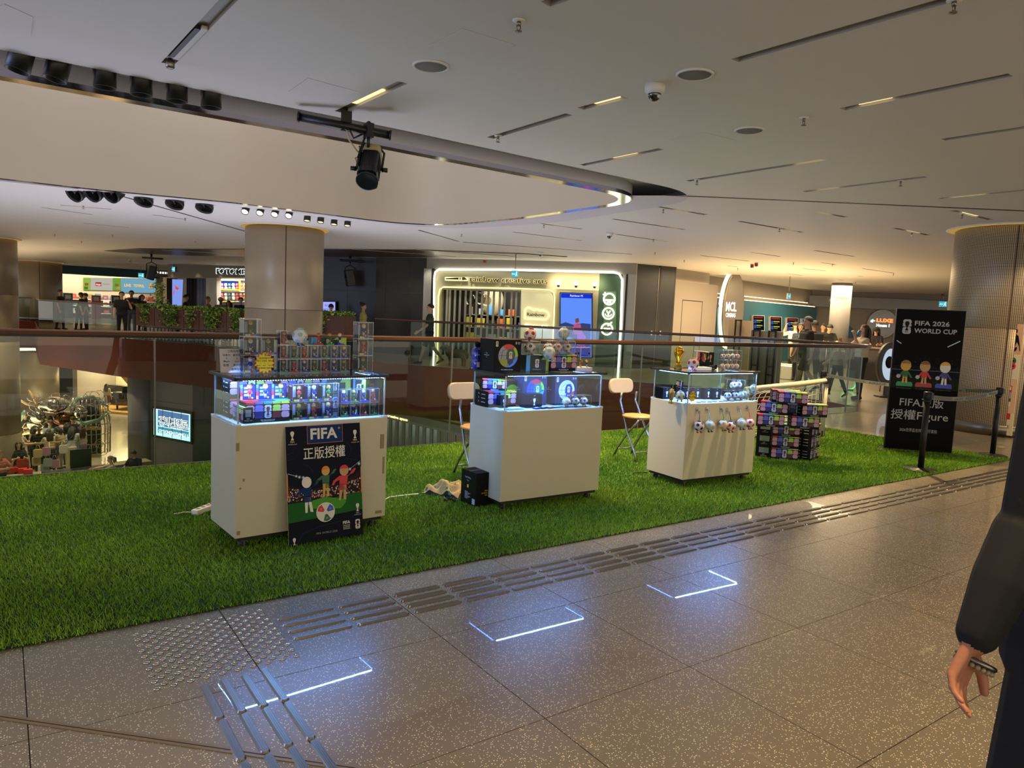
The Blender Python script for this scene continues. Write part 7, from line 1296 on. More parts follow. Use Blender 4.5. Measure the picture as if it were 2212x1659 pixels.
# planters on bar railing along the far edge
M_PLW = mat('planter_wood', '#4d2618', .5, noise=.2, nscale=9); LEAF = [mat('leaf_'+c, c, .5) for c in ('#3f6426', '#6f8f34', '#95ab52', '#2f4f22')]
seg = [Vec(p) for p in VOID if p[1] > 10 and p[0] > 1.2 and p[1] < 36]
def edge_at(px):
    best = None
    for a, b_ in zip(seg, seg[1:]):
        for k in range(21):
            p = a.lerp(b_, k/20); e = abs(proj((p.x, p.y, 0))[0]-px)
            if best is None or e < best[0]: best = (e, p)
    return best[1]
def foliage(par, x0, x1, y0, y1, z0, trail, n, seed):
    r = random.Random(seed); bs = [MB() for _ in LEAF]
    for i in range(n):
        tr = r.random() < trail; x = x0+(x1-x0)*r.random(); k = r.choice((0, 1, 1, 2, 3)); s = .035+.04*r.random()
        if tr: cl = x0+(x1-x0)*(.25+.5*((seed*7) % 3)/2); x = cl+r.gauss(0, .13); y, z = y0-.03-.05*r.random(), z0-.55*r.random()**1.3
        else: y, z = y0+(y1-y0)*r.random(), z0+.14*r.random()
        c = Vec((x, y, z)); d = Vec((r.gauss(0, 1), r.gauss(-.4, 1), r.gauss(0, .8))).normalized(); e = d.cross(Vec((r.gauss(0, 1), r.gauss(0, 1), r.gauss(0, 1)))).normalized()*.45; bs[k].add([c-d*s, c+e*s, c+d*s, c-e*s], [(0, 1, 2, 3)], LEAF[k])
    m = MB()
    for q in bs:
        for f, mi in zip(q.f, q.mi): m.add([q.v[i] for i in f], [(0, 1, 2, 3)], q.mats[mi])
    o = m.build('foliage', par); o['kind'] = 'stuff'
PXS = [298, 341, 372, 405, 438, 470, 503, 545]
for i, (a, c) in enumerate(zip(PXS, PXS[1:])):
    A, B = edge_at(a), edge_at(c); F = Frame(A, B); dd = A.length
    t = sub('planter_box', F, f'brown planter box with trailing greenery, {ORD[i]} from the toy shop end', 'planter', 'planter boxes along the far railing')
    b = MB(); b.box(.01, -.16, .52, F.w-.01, .28, 1.16, M_PLW); b.build('box', t, .01); foliage(t, .0, F.w, -.15, .28, 1.14, .55 if i in (2, 4, 6) else .15, 700, i+1)
    if i == 0: 
        r = random.Random(8); m = MB()
        for k in range(150): h_ = r.random(); c_ = Vec((F.w*.9+r.gauss(0, .18*(1-h_*.6)), .1+r.gauss(0, .1), 1.2+.85*h_)); d = Vec((r.gauss(0, 1), r.gauss(0, .5), r.gauss(.3, .6))).normalized(); e = d.cross(Vec((.2, 1, .3))).normalized()*.3; s = .09; m.add([c_-d*s, c_+e*s, c_+d*s, c_-e*s], [(0, 1, 2, 3)], LEAF[k % 3])
        o = m.build('tall_fern', t); o['kind'] = 'stuff'
    rl = sub('bar_railing', F, f'dark bar railing under the {ORD[i]} planter box', 'railing', 'bar railings under the planters'); b = MB(); b.box(0, .02, .02, F.w, .06, .05, M_BLACK); b.box(0, .02, .46, F.w, .06, .5, M_BLACK); b.build('rail', rl)
    n = int(F.w/.17)
    for k in range(n): x = F.w*(k+.5)/n; b = MB(); b.box(x-.012, .03, .05, x+.012, .054, .46, M_BLACK); b.build('bar', rl)
A, B = edge_at(690), edge_at(752); F = Frame(A, B); t = sub('planter_box', F, 'brown planter box with trailing greenery before the black wall', 'planter'); b = MB(); b.box(0, -.16, .5, F.w, .3, 1.24, M_PLW); b.build('box', t, .01); b = MB(); b.box(.1, -.05, 0, F.w-.1, .2, .5, M_BLACK); b.build('stand', t); foliage(t, 0, F.w, -.15, .28, 1.22, .2, 700, 3)
A, B = edge_at(756), edge_at(800)
# ======================= LOWER LEVEL =======================
ZL = -5.0; M_LFLOOR = mat('lower_floor', '#a89c84', .16, noise=.08, nscale=.8, coat=.3); b = MB(); b.add([(-15, 8, ZL), (30, 8, ZL), (30, 62, ZL), (-15, 62, ZL)], [(0, 1, 2, 3)], M_LFLOOR); structure(b.build('floor_lower'))
lz = lambda px, py, d: ZL
M_MAUVE = mat('lower_mauve', '#6d6668', .5); M_CHAR = mat('lower_charcoal', '#26262a', .45)
FW = Frame(atd(322, 900, 30.2), atd(416, 900, 28.6)); w2 = FW.w
b = MB(FW.M); b.box(0, 0, ZL, w2, .4, -1.42, M_MAUVE); b.box(w2, 0, ZL, w2+5, .4, -1.42, M_CHAR); o = structure(b.build('wall_lower_sign')); b = MB(FW.M)
for z in (-2.3,): b.box(0, -.006, z-.01, w2+5, 0, z+.01, M_JOINT)
b.box(w2+.5, -.006, -2.3, w2+.53, 0, -1.42, M_JOINT); b.build('panel_joint', o)
c_ = atd(303, 900, 30.4); b = MB(); b.lathe([(.42, ZL), (.42, -1.42)], M_MAUVE, (c_.x, c_.y, 0), 32); structure(b.build('wall_lower_round_end')); b = MB(FW.M); b.box(-.12, .1, ZL, .0, .3, -1.42, M_BLACK); structure(b.build('trim_6'))
t = sub('light_box_sign', FW, 'glowing blue-white brush-lettered light box on the lower level wall', 'light box'); b = MB(); ppoly(b, FW, [(329, 877), (415, 890), (414, 960), (329, 943)], -.06, M_FIX, .06); b.build('case', t)
b = MB(); ppoly(b, FW, [(332, 882), (412, 895), (411, 954), (332, 939)], -.065, glow('lightbox_pale', '#b9dfe6', 1.5)); ppoly(b, FW, [(341, 885), (408, 897), (407, 931), (341, 919)], -.068, glow('lightbox_blue', '#5f7fb0', 1.0)); ppoly(b, FW, [(341, 921), (408, 933), (407, 945), (341, 934)], -.068, glow('lightbox_teal', '#4a96ae', 1.1)); b.build('display', t)
b = MB(); GW = glow('lightbox_white', '#f2fbff', 2.0); NB = mat('brush_navy', '#10204a', .5); x, z = FW.on(374, 917, -.07); sl = -.0
for k, s in enumerate('경리단길로'):
    q = FW.on(349+12.6*k, 905+2.2*k, -.072); q2 = FW.on(349+12.6*k, 918+2.2*k, -.072); b.text(s, q2[0], q2[1], abs(q[1]-q2[1])*1.25, GW, -.072, .05); b.text(s, q2[0]+.02, q2[1], abs(q[1]-q2[1])*1.25, NB, -.075, .0)
for k, s in enumerate('GYEONGNIDANGIL'):
    q = FW.on(345+4.7*k, 934+.85*k, -.072); b.text(s, q[0], q[1], .12, GW, -.072, .02)
b.build('brush_lettering', t); b = MB()
for k in range(4): ppoly(b, FW, [(332+20*k+19, 882+3.1*k+3), (332+20*k+20, 882+3.1*k+3), (332+20*k+20, 940+3.6*k+2), (332+20*k+19, 940+3.6*k+2)], -.07, mat('bar_teal', '#2f5f7a', .5))
b.build('lattice', t)
# lower shop screens under the slab, seen between the first and second showcases
FQ = Frame(atd(828, 930, 21.5), atd(1015, 938, 18.4)); zq = FQ.on(900, 913)[1]; b = MB(FQ.M); b.box(-.5, -.05, zq, FQ.w+1, .2, -1.42, mat('lower_soffit', '#57523f', .5)); b.box(-.5, 2.5, ZL, FQ.w+1, 2.6, -1.42, mat('lower_warm', '#a58a62', .6)); structure(b.build('wall_lower_shop')); M_LSCR = mat('screen_frame', '#6f6a5c', .5); t = sub('folding_screen', FQ, 'row of white-framed glass folding screens on the lower level', 'partition'); n = 12
for k in range(n):
    x0, x1 = FQ.w*k/n, FQ.w*(k+1)/n; b = MB(); 
    for q in ((x0+.005, -3.9, x0+.06, zq), (x1-.06, -3.9, x1-.005, zq), (x0+.06, zq-.08, x1-.06, zq), (x0+.06, -3.9, x1-.06, -3.82)): b.box(q[0], 0, q[1], q[2], .05, q[3], M_LSCR)
    pn = b.build('panel_frame', t); b = MB(); b.box(x0+.06, .02, -3.82, x1-.06, .03, zq-.08, M_GLASS); b.build('pane', pn)
b = MB(); b.box(0, 0, ZL, FQ.w, .06, -3.9, M_SLATW); b.build('plinth', t)
t = sub('shop_sign', FQ, 'warm neon lettering over the lower folding screens', 'shop sign'); b = MB(); ptext(b, FQ, 'creative space', 858, 905, 6, glow('neon_amber', '#ffe29a', 3), -.07, .02, 44); b.build('lettering', t)
for i, (x, z) in enumerate(((1.0, -3.3), (2.0, -3.0))): b = MB(FQ.M); b.box(x-.5, 1.2, z, x+1.2, 1.5, z+.1, mat('lower_oak', '#9a6a3a', .5)); b.box(x-.5, 1.2, ZL, x-.4, 1.5, z, mat('lower_oak', '#9a6a3a', .5)); b.box(x+1.1, 1.2, ZL, x+1.2, 1.5, z, mat('lower_oak', '#9a6a3a', .5)); tag(b.build('wooden_rack'), f'oak rack behind the lower folding screens, {"nearer the lettering" if i == 0 else "further along"}', 'rack')
area(FQ.wp(FQ.w/2, 1.3, -1.6), FQ.wp(FQ.w/2, 1.5, -5), 14, WARM2, 3, .6)
b = MB(); b.box(-16, 58, ZL, 14, 58.4, -1.42, M_MAUVE); structure(b.build('wall_lower_back'))
FK = Frame(atd(-40, 800, 50), atd(56, 800, 49)); b = MB(FK.M); b.box(0, 2.5, ZL, FK.w, 2.7, -1.42, mat('lower_cream', '#c9bfa8', .6)); structure(b.build('wall_lower_shop_back')); area(FK.wp(FK.w*.7, 1, -1.5), FK.wp(FK.w*.7, 1.4, ZL), 160, NEUT, 3, 1.4)
c_ = atd(80, 840, 43); b = MB(); b.lathe([(.95, ZL), (.95, -1.42)], M_COLM, (c_.x, c_.y, 0), 40); structure(b.build('wall_lower_round_column'))
# piano room
FPi = Frame(atd(196, 860, 47), atd(296, 862, 45)); b = MB(FPi.M); b.box(-.6, 2.6, ZL, FPi.w+1, 2.8, -1.42, mat('piano_wall', '#c9bd9a', .6)); b.box(-.6, -.3, ZL, FPi.w+.3, 2.6, ZL+.12, mat('piano_floor', '#b98f4e', .4)); b.box(-.9, -.3, ZL, -.6, 2.7, -1.42, M_CREAM); structure(b.build('wall_piano_shop')); b = MB(FPi.M)
for x0, x1 in ((.4, 1.6),): b.box(x0, 2.55, -3.6, x1, 2.6, -2.2, M_CHAR)
structure(b.build('window_1'))
area(FPi.wp(FPi.w/2, 1.2, -1.5), FPi.wp(FPi.w/2, 1.6, ZL), 330, WARM2, 3, 1.6)
zf = ZL+.12; PB_ = mat('piano_black', '#0c0b0b', .12, coat=.6); t = thing('grand_piano', 'black grand piano with raised lid in the bright room on the lower level', 'piano', FPi.wp(1.9, 1.1, zf), FPi.a)
out = fillet([(-.75, -.75), (.75, -.75), (.75, .1), (.45, .7), (.05, 1.0), (-.75, 1.0)], [0, 0, .3, .4, .35, .3], 6); b = MB(); b.M = Matrix.Rotation(-PI/2, 4, 'Z'); b.prism(out, .62, .98, PB_); b.build('case', t); b = MB(); b.M = Matrix.Rotation(-PI/2, 4, 'Z') @ Matrix.Translation((-.75, 0, .99)) @ Matrix.Rotation(-.75, 4, 'Y') @ Matrix.Translation((.75, 0, 0)); b.prism(out, 0, .02, PB_); b.build('lid', t)
b = MB(Matrix.Rotation(-PI/2, 4, 'Z')); b.box(-.72, -.9, .66, .72, -.75, .72, PB_); b.box(-.66, -.9, .72, .66, -.77, .735, M_WHITE); b.build('keyboard', t); b = MB(Matrix.Rotation(-PI/2, 4, 'Z')); b.box(-.3, -.55, .98, .3, -.5, 1.25, PB_); b.rect(-.2, 1.02, .1, 1.22, -.56, M_WHITE); b.build('music_stand', t)
for x, y in ((-.6, -.6), (.6, -.6), (-.3, .75)): b = MB(Matrix.Rotation(-PI/2, 4, 'Z')); b.cyl((x, y, 0), (x, y, .62), .05, PB_, 8, .08); b.build('leg', t)
def bench(P, rz, label):
    t = thing('piano_bench', label, 'bench', P, rz); b = MB(); b.box(-.38, -.18, .4, .38, .18, .5, PB_); b.build('seat', t, .02)
    for x in (-.33, .33):
        for y in (-.14, .14): b = MB(); b.box(x-.025, y-.025, 0, x+.025, y+.025, .4, PB_); b.build('leg', t)
bench(FPi.wp(.55, .1, zf), FPi.a, 'black padded piano bench before the grand piano')
t = thing('upright_piano', 'black upright piano against the wall of the bright room', 'piano', FPi.wp(.1, 2.1, zf), FPi.a); b = MB(); b.box(-.7, -.2, 0, .7, .25, 1.15, PB_); b.box(-.7, -.45, .6, .7, -.2, .72, PB_); b.build('case', t, .01); b = MB(); b.box(-.64, -.45, .72, .64, -.28, .735, M_WHITE); b.build('keyboard', t)
# steel sculpture
P = atd(138, 900, 34.0); P.z = ZL; M_CHR = mat('sculpture_steel', '#a59c90', .12, 1.0); M_PALEW = mat('sculpture_pale', '#b59a6a', .35, .3); M_PALEG = mat('sculpture_green', '#7f9a86', .3, .4); r = math.atan2(P.y, P.x)-PI/2
t = thing('steel_sculpture', 'large polished steel wire beast-head sculpture behind the crowd', 'sculpture', P, r); rnd = random.Random(21)
b = MB()
for k in range(15): a = -.2+PI*1.1*k/14; b.tube([(.9+.72*math.cos(a), -.5*math.sin(a), .1), (.9+.74*math.cos(a), -.52*math.sin(a), 1.2), (.9+.6*math.cos(a), -.45*math.sin(a), 2.4)], .022, M_CHR, 6)
for z in (.5, .9, 1.3, 1.7, 2.1): b.tube([(.9+.74*math.cos(-.2+PI*1.1*k/14), -.52*math.sin(-.2+PI*1.1*k/14), z) for k in range(15)], .018, M_CHR, 6)
b.build('cage', t); b = MB(); b.box(.55, .1, 0, 1.3, .6, 2.3, M_FIX); b.box(-.6, .2, 0, .5, .6, 1.2, M_MAUVE); b.build('core', t)
for x, z in ((-.85, 1.72), (.55, 1.85)): b = MB(); b.ball((x, -.6, z), .27, M_CHR, 24, 16); b.build('eye', t)
b = MB(); b.tube([(-1.45, -.5, 1.0), (-1.2, -.65, 1.14), (-.6, -.7, 1.16), (.0, -.65, 1.02), (.35, -.55, .9)], .06, M_PALEW, 8, rad=[.02, .08, .1, .07, .03]); b.tube([(.3, -.55, 1.55), (.7, -.75, 1.42), (1.2, -.65, 1.5), (1.6, -.4, 1.85)], .07, M_PALEG, 8, rad=[.04, .09, .09, .04]); b.tube([(.45, -.5, 1.12), (.9, -.65, 1.22), (1.25, -.55, 1.15)], .06, M_PALEW, 8, rad=[.02, .09, .06]); b.build('jaw', t)
b = MB(); b.tube([(.2, -.5, 2.0), (.5, -.6, 2.4), (1.0, -.6, 2.45), (1.55, -.4, 2.0)], .06, M_PALEG, 8, rad=[.04, .09, .08, .03]); b.tube([(-1.75, -.4, 2.6), (-1.2, -.5, 2.2), (-.9, -.5, 2.15)], .04, M_PALEW, 8); b.tube([(-1.15, -.4, 2.75), (-.95, -.5, 2.4), (-.85, -.5, 2.1)], .05, M_PALEW, 8, rad=[.03, .06, .04]); b.tube([(-1.5, -.4, 1.5), (-1.35, -.5, 1.8), (-1.25, -.5, 1.95)], .08, M_PALEG, 8); b.build('horn', t)
b = MB(); b.ball((-.35, -.4, 2.15), (.55, .4, .32), M_CHR, 20, 10); b.ball((-.9, -.3, 1.4), (.35, .25, .3), M_CHR, 16, 8); b.ball((.0, -.35, 1.55), (.45, .3, .3), mat('sculpture_bronze', '#6a4636', .2, 1.0), 16, 8); b.build('brow', t)
b = MB()
for k in range(46):
    c = Vec((-1.2+2.7*rnd.random(), -.55-.25*rnd.random(), .25+2.3*rnd.random())); pts = []; a0 = rnd.random()*6; rr2 = .12+.25*rnd.random()
    for j in range(7): a = a0+j*.8; pts.append(c+Vec((rr2*math.cos(a)*(1-j*.08), rnd.gauss(0, .04), rr2*math.sin(a)*(1-j*.08))))
    b.tube(pts, .012, M_CHR, 5)
b.build('wire_scroll', t); b = MB(); b.ball((-.42, -.75, .62), (.16, .05, .32), C_RD, 12, 10); b.ball((-.40, -.79, .66), (.08, .03, .26), C_YL, 10, 8); b.build('tongue', t)
# stalls, goods and barriers on the lower floor
def lower(px, py, z=ZL): return at(px, py, z)
for i, (px, py) in enumerate(((74, 924), (127, 925), (197, 929))):
    Q = lower(px, py); t = thing('barrier_post', f'slim black barrier post before the sculpture, {ORD[i]} of three', 'barrier', Q, 0, 'barrier posts around the sculpture'); b = MB(); b.lathe([(.16, 0), (.16, .02), (.03, .03)], M_PB, n=18); b.build('base', t); b = MB(); b.cyl((0, 0, .02), (0, 0, .92), .03, M_PB, 10); b.build('pole', t)
def stall(px, py, w_, d_, h_, m, label, rz=.2):
    Q = lower(px, py); t = thing('stall_table', label, 'table', Q, rz); b = MB(); b.box(-w_/2, -d_/2, h_-.04, w_/2, d_/2, h_, m); b.build('tabletop', t); b = MB(); b.box(-w_/2+.02, -d_/2+.01, .02, w_/2-.02, d_/2-.01, h_-.04, m); b.build('skirt', t); return t
stall(168, 1062, 1.9, .7, .75, M_CHAR, 'dark cloth-covered stall table before the crowd'); stall(283, 1046, 1.2, .6, .8, mat('floral_cloth', '#8a7f66', .8, noise=.5, nscale=14), 'stall table under a floral cloth beside the seated man'); stall(40, 1075, 1.5, .7, .7, mat('stall_cream', '#8f8062', .8, noise=.2), 'cream stall table at the edge of the crowd')
Q = lower(176, 1058); t = thing('display_board', 'black board standing upright on the dark stall table', 'board', Q+Vec((.0, 0, .76)), .25); b = MB(); b.box(-.32, 0, 0, .32, .03, .62, M_FIX); b.build('board', t)
for i, (px, py, z, m) in enumerate(((30, 1066, .72, C_RD), (50, 1068, .72, C_RD), (38, 1062, .72, C_PK), (62, 1070, .72, C_RD))): Q = lower(px, py); tag(MB().box(Q.x-.12, Q.y-.08, ZL+z-.01, Q.x+.12, Q.y+.08, ZL+z+.14, m).build('patterned_pouch'), ['red checked pouch, first on the cream stall', 'red checked pouch, second on the cream stall', 'pink pouch on the cream stall', 'red pouch at the end of the cream stall'][i], 'pouch', 'pouches on the cream stall')
Q = lower(108, 1048); t = thing('bag_stand', 'stand hung with many patterned bags in front of the crowd', 'display stand', Q); b = MB(); b.cyl((0, 0, 0), (0, 0, 1.5), .025, M_PALEW, 8); b.lathe([(.25, 0), (.25, .03)], M_PALEW, n=16); b.box(-.4, -.02, 1.45, .4, .02, 1.5, M_PALEW); b.build('frame', t); rnd = random.Random(2); bagm = [mat('bag_'+c, c, .8, noise=.3, nscale=30) for c in ('#23283f', '#b9a46a', '#a77a8a', '#1b1b1e', '#8f9a92', '#c9c2b0')]
for k in range(11): x, z = -.4+.8*rnd.random(), .55+.75*rnd.random(); b = MB(); y = -.08-.12*rnd.random(); b.prism(rr(x-.13, z-.16, x+.13, z+.12, .06), y-.04, y+.04, bagm[k % 6], 'y'); b.tube([(x-.07, y, z+.1), (x-.03, y, z+.26), (x+.03, y, z+.26), (x+.07, y, z+.1)], .01, bagm[k % 6], 5); b.build('hanging_bag', t)
for x, y, w_ in ((.6, 27, 800), (1.6, 30, 1000), (.3, 33, 800), (-1, 29, 600)): spot((x, y, 3.1), (x, y, ZL), w_, WARM2, 62, .8, .15)      # ceiling downlights shining through the void
for x, y, w_ in ((4.6, 33, 120), (4.2, 40, 200), (5.6, 29.4, 60)): spot((x+1, y+1, -1.5), (x, y, ZL), w_, WARM2, 120, 1, .2)
for px in (330, 400, 470, 540, 720): P = edge_at(px); spot((P.x+.2, P.y-.6, 3.1), (P.x, P.y, 1.1), 34, WARM2, 70)      # planter downlights
# ======================= PEOPLE =======================
def rx(v, a): c, s = math.cos(a), math.sin(a); return Vec((v.x, v.y*c-v.z*s, v.z*c+v.y*s))
def pitchv(a, out=0.0): a = R(a); return Vec((math.sin(R(out)), -math.sin(a)*math.cos(R(out)), -math.cos(a)*math.cos(R(out))))
def hand_caps(C, W, d, inner, k, curl, fine):
    """palm, four unequal fingers and a thumb from the side of the palm; inner is the way the palm faces"""
    d = d.normalized(); inner = (inner-d*inner.dot(d)).normalized(); side = d.cross(inner)*k; pl = .085
    K = .86 if fine else 1; pl *= K
    for o in (-.026, -.009, .009, .026): C.append((W+side*o*.6*K, W+d*pl+side*o*K, .0145*K, .012*K, 'skin'))
    for j, (o, ln) in enumerate(((.031, .070), (.0105, .080), (-.0105, .076), (-.031, .060))):
        p = W+d*pl+side*o*K; ln *= K; dd = d.copy(); seg = 3 if fine else 2; r = .0078 if fine else .0105
        for s in range(seg):
            a = R(curl*(.6+.35*s)+j*4); dd = (dd*math.cos(a)+inner*math.sin(a)).normalized(); q = p+dd*ln*((.46, .31, .23)[s] if fine else .5); C.append((p, q, r, r*.9, 'skin')); p = q; r *= .9
    b = W+d*.025+side*.022; e = b+(d*.6+side*.7+inner*.35).normalized()*.042*K; C.append((b, e, .013, .0105, 'skin')); C.append((e, e+(d*.85+side*.2+inner*.4).normalized()*.032, .0108, .0092, 'skin'))
def person(name, label, pos, yaw, H, cols, top='short', pants='long', lean=0, head=(0, 0), legs=((4, 4), (-4, 4)), armL=(5, 8, 12), armR=(5, 8, 12), hair='short', hairc='#14110f', sit=None, cap=None, female=False, vox=.0125, explicit=None, bag=None, face=True):
    """cols: skin, top, legs, shoes; arms: (pitch forward, out, elbow bend); legs: (pitch forward, knee bend)"""
    s = H/1.72; C = []; P = Vec((0, 0, .93)); t = rx(Vec((0, 0, 1)), R(lean)); t = Vec((0, -math.sin(R(lean)), math.cos(R(lean)))); bk = Vec((0, math.cos(R(lean)), math.sin(R(lean))))
    wS = .165 if female else .185; wH = .095 if female else .09
    sh = P+t*.475; X1 = Vec((1, 0, 0))
    # trunk: pelvis, waist, chest, shoulders as overlapping cross pieces
    for z, w_, r in ((.0, wH*.9, .118), (.10, .075, .112), (.2, .085, .108), (.3, .10, .112), (.385, .115, .10)): C.append((P+t*z-X1*w_, P+t*z+X1*w_, r, r, 'legs' if z < .05 else 'top'))
    C.append((sh-X1*wS+t*-.02, sh+X1*(wS if not explicit else .08)+t*-.02, .062, .062, 'top')); C.append((P+t*.36, P+t*.5, .085, .06, 'top'))
    if female: C += [(P+t*.33+X1*k*.07-bk*.06, P+t*.33+X1*k*.07-bk*.07, .06, .055, 'top') for k in (-1, 1)]
    hp = R(lean*.5+head[0]); n = Vec((0, -math.sin(hp), math.cos(hp))); nb = P+t*.5; hc = nb+t*.05+n*.135; f = Vec((0, -math.cos(hp), -math.sin(hp))); hy = R(head[1]); f = Vec((math.sin(hy)*-f.y, f.y*math.cos(hy), f.z)); sd = n.cross(f).normalized()
    C.append((nb-t*.02, hc-n*.03, .054, .05, 'skin')); C.append((hc+n*.03-f*.012, hc+n*.035+f*.012, .086, .08, 'skin')); C.append((hc-n*.02+f*.02, hc-n*.055+f*.045, .068, .042, 'skin')); C.append((hc+f*.085-n*.005, hc+f*.103-n*.022, .011, .014, 'skin'))
    for k in (-1, 1): C.append((hc+sd*k*.081+n*.012, hc+sd*k*.085-n*.018, .015, .011, 'skin'))
    for k, arm in ((1, armL), (-1, armR)):
        S = sh+X1*k*wS-t*.02; inner = Vec((-k, 0, 0)); fine = vox < .008
        if explicit and k == 1: S, E, W = explicit
        else: du = rx(pitchv(arm[0]+lean*.0, arm[1]*k), 0); du.x = abs(du.x)*k; E = S+du*.285; df = pitchv(arm[0]+arm[2], max(-20, arm[1]*.3-(arm[2]*.25 if arm[2] > 40 else 0))*k); W = E+df*.25
        C.append((S, E, .054 if female else .06, .044, 'top' if top != 'none' else 'skin')); mid = E.lerp(W, .5); lb = 'top' if top == 'long' else 'skin'; gr = .012 if top == 'long' else 0
        if top == 'short': C[-1] = (S, S.lerp(E, .72), .062, .055, 'top'); C.append((S.lerp(E, .6), E, .043, .04, 'skin'))
        C.append((E, mid, .042+gr, .04+gr, lb)); C.append((mid, W, .04+gr, .028+gr*.9, lb)); C.append((E.lerp(W, .9), W+(W-E).normalized()*.02, .027, .026, 'skin'))
        hand_caps(C, W+(W-E).normalized()*.02, (W-E)+Vec((0, 0, -.0)), inner if not explicit or k == -1 else Vec((-1, .12, 0)), -k, 26, fine)
    for k, lg in ((1, legs[0]), (-1, legs[1])):
        hj = P+X1*k*wH; d1 = pitchv(lg[0], 2*k); kn = hj+d1*.43; d2 = pitchv(lg[0]-lg[1], 0); an = kn+d2*.41; lb = 'legs' if pants != 'none' else 'skin'; sk = 'legs' if pants in ('long', 'wide') else 'skin'; wd = .018 if pants == 'wide' else .006 if pants == 'long' else 0
        C.append((hj, kn, .09, .062+wd, lb)); 
        if pants == 'shorts': C[-1] = (hj, hj.lerp(kn, .85), .093, .078, lb); C.append((hj.lerp(kn, .7), kn, .06, .054, 'skin'))
        C.append((kn, kn.lerp(an, .35), .056+wd, .056+wd, sk)); C.append((kn.lerp(an, .35), an, .056+wd, .036+wd*1.5, sk)); fd = Vec((0, -1, -.05 if lg[0]-lg[1] > -15 else -.7)).normalized()
        C.append((an+Vec((0, .035, -.045)), an+fd*.06+Vec((0, 0, -.05)), .037, .038, 'shoe')); C.append((an+fd*.06+Vec((0, 0, -.05)), an+fd*.16+Vec((0, 0, -.055)), .038, .03, 'shoe'))
    lo = min(min((a.z-ra), (b.z-rb)) for a, b, ra, rb, l in C if l == 'shoe'); dz = -lo if sit is None else sit-.93
    if sit is not None: dz = -lo
    dzv = Vec((0, 0, dz)); C = [((a+dzv)*s, (b+dzv)*s, ra*s, rb*s, l) for a, b, ra, rb, l in C]; hc = (hc+dzv)*s
    mb = MB(); dm = M_BLACK
    for a, b, ra, rb, l in C:
        d = (b-a); L_ = d.length
        if L_ < 1e-5: d = Vec((0, 0, 1)); L_ = 1e-5
        d = d/L_; pts = []; rad = []
        for i in range(4): q = PI/2*(1-i/4); pts.append(a-d*ra*math.sin(q)); rad.append(max(1e-4, ra*math.cos(q)))
        pts += [a, b]; rad += [ra, rb]
        for i in range(1, 5): q = PI/2*i/4; pts.append(b+d*rb*math.sin(q)); rad.append(max(1e-4, rb*math.cos(q)))
        mb.tube(pts, 1, dm, 10, True, rad)
    tmp = mb.build('body_tmp'); m = tmp.modifiers.new('r', 'REMESH'); m.mode = 'VOXEL'; m.voxel_size = vox*s; m.use_smooth_shade = True; m2 = tmp.modifiers.new('s', 'SMOOTH'); m2.factor = .5; m2.iterations = 3 if vox > .008 else 4
    dg = bpy.context.evaluated_depsgraph_get(); me = bpy.data.meshes.new_from_object(tmp.evaluated_get(dg)); bpy.data.objects.remove(tmp)
    me.materials.clear(); lab = ['skin', 'top', 'legs', 'shoe']; nm = ['skin', 'cloth', 'cloth', 'shoe']
    for i, c in enumerate(cols): me.materials.append(mat(nm[i]+'_'+c, c, .55 if i == 0 else .85, sss=0, noise=.05 if i else 0, nscale=25))
    nf = len(me.polygons); cen = np.empty(nf*3, np.float32); me.polygons.foreach_get('center', cen); cen = cen.reshape(-1, 3); best = np.full(nf, 1e9, np.float32); lb = np.zeros(nf, np.int32)
    for a, b, ra, rb, l in C:
        A = np.array(a, np.float32); B = np.array(b, np.float32); ab = B-A; tt = np.clip(((cen-A)@ab)/max(1e-9, ab@ab), 0, 1); dd = np.linalg.norm(cen-(A+tt[:, None]*ab), axis=1)-(ra+(rb-ra)*tt); q = dd < best; best[q] = dd[q]; lb[q] = lab.index(l)
    me.polygons.foreach_set('material_index', lb); me.polygons.foreach_set('use_smooth', np.ones(nf, bool)); me.name = 'person_body'
    phi = math.atan2(pos[1], pos[0]); rz = phi-PI/2+R(yaw)
    root = thing(name, label, 'person', pos, rz); o = bpy.data.objects.new('body', me); COL.objects.link(o); o.parent = root
    HM = Matrix((( sd.x, f.x, n.x, hc.x), (sd.y, f.y, n.y, hc.y), (sd.z, f.z, n.z, hc.z), (0, 0, 0, 1)))
    hm = mat('hair_'+hairc, hairc, .6, bump=.4, bscale=120)
    if hair:
        b = MB(HM); hs = s; nn, nh = 18, 10; vs = []
        for j in range(nh+1):
            th = PI*.56*j/nh
            for i in range(nn): a = 2*PI*i/nn; front = max(0, math.sin(a)); rr_ = .098; th2 = th*(1-.36*front); vs.append((math.sin(th2)*math.cos(a)*rr_*hs, (math.sin(th2)*math.sin(a)*.108-.008)*hs, (math.cos(th2)*.108+.028)*hs))
        b.add(vs, [(j*nn+i, j*nn+(i+1) % nn, (j+1)*nn+(i+1) % nn, (j+1)*nn+i) for j in range(nh) for i in range(nn)], hm, True)
        if hair in ('long', 'bob', 'pony'):
            ln = {'long': .36, 'bob': .16, 'pony': .08}[hair]
            for x in (-.07, -.035, 0, .035, .07): b.tube([(x*hs, -.06*hs, .05*hs), (x*1.15*hs, -.10*hs, -.05*hs), (x*1.2*hs, -.105*hs, -.05*hs-ln*.6*hs), (x*1.0*hs, -.09*hs, -.05*hs-ln*hs)], .03, hm, 8, rad=[.04*hs, .042*hs, .04*hs, .015*hs])
            if hair in ('long', 'bob'):
                for x in (-.088, .088): b.tube([(x*hs, .02*hs, .06*hs), (x*1.05*hs, .0, -.03*hs), (x*hs, -.02*hs, -.03*hs-ln*.5*hs)], .03, hm, 7, rad=[.03*hs, .03*hs, .014*hs])
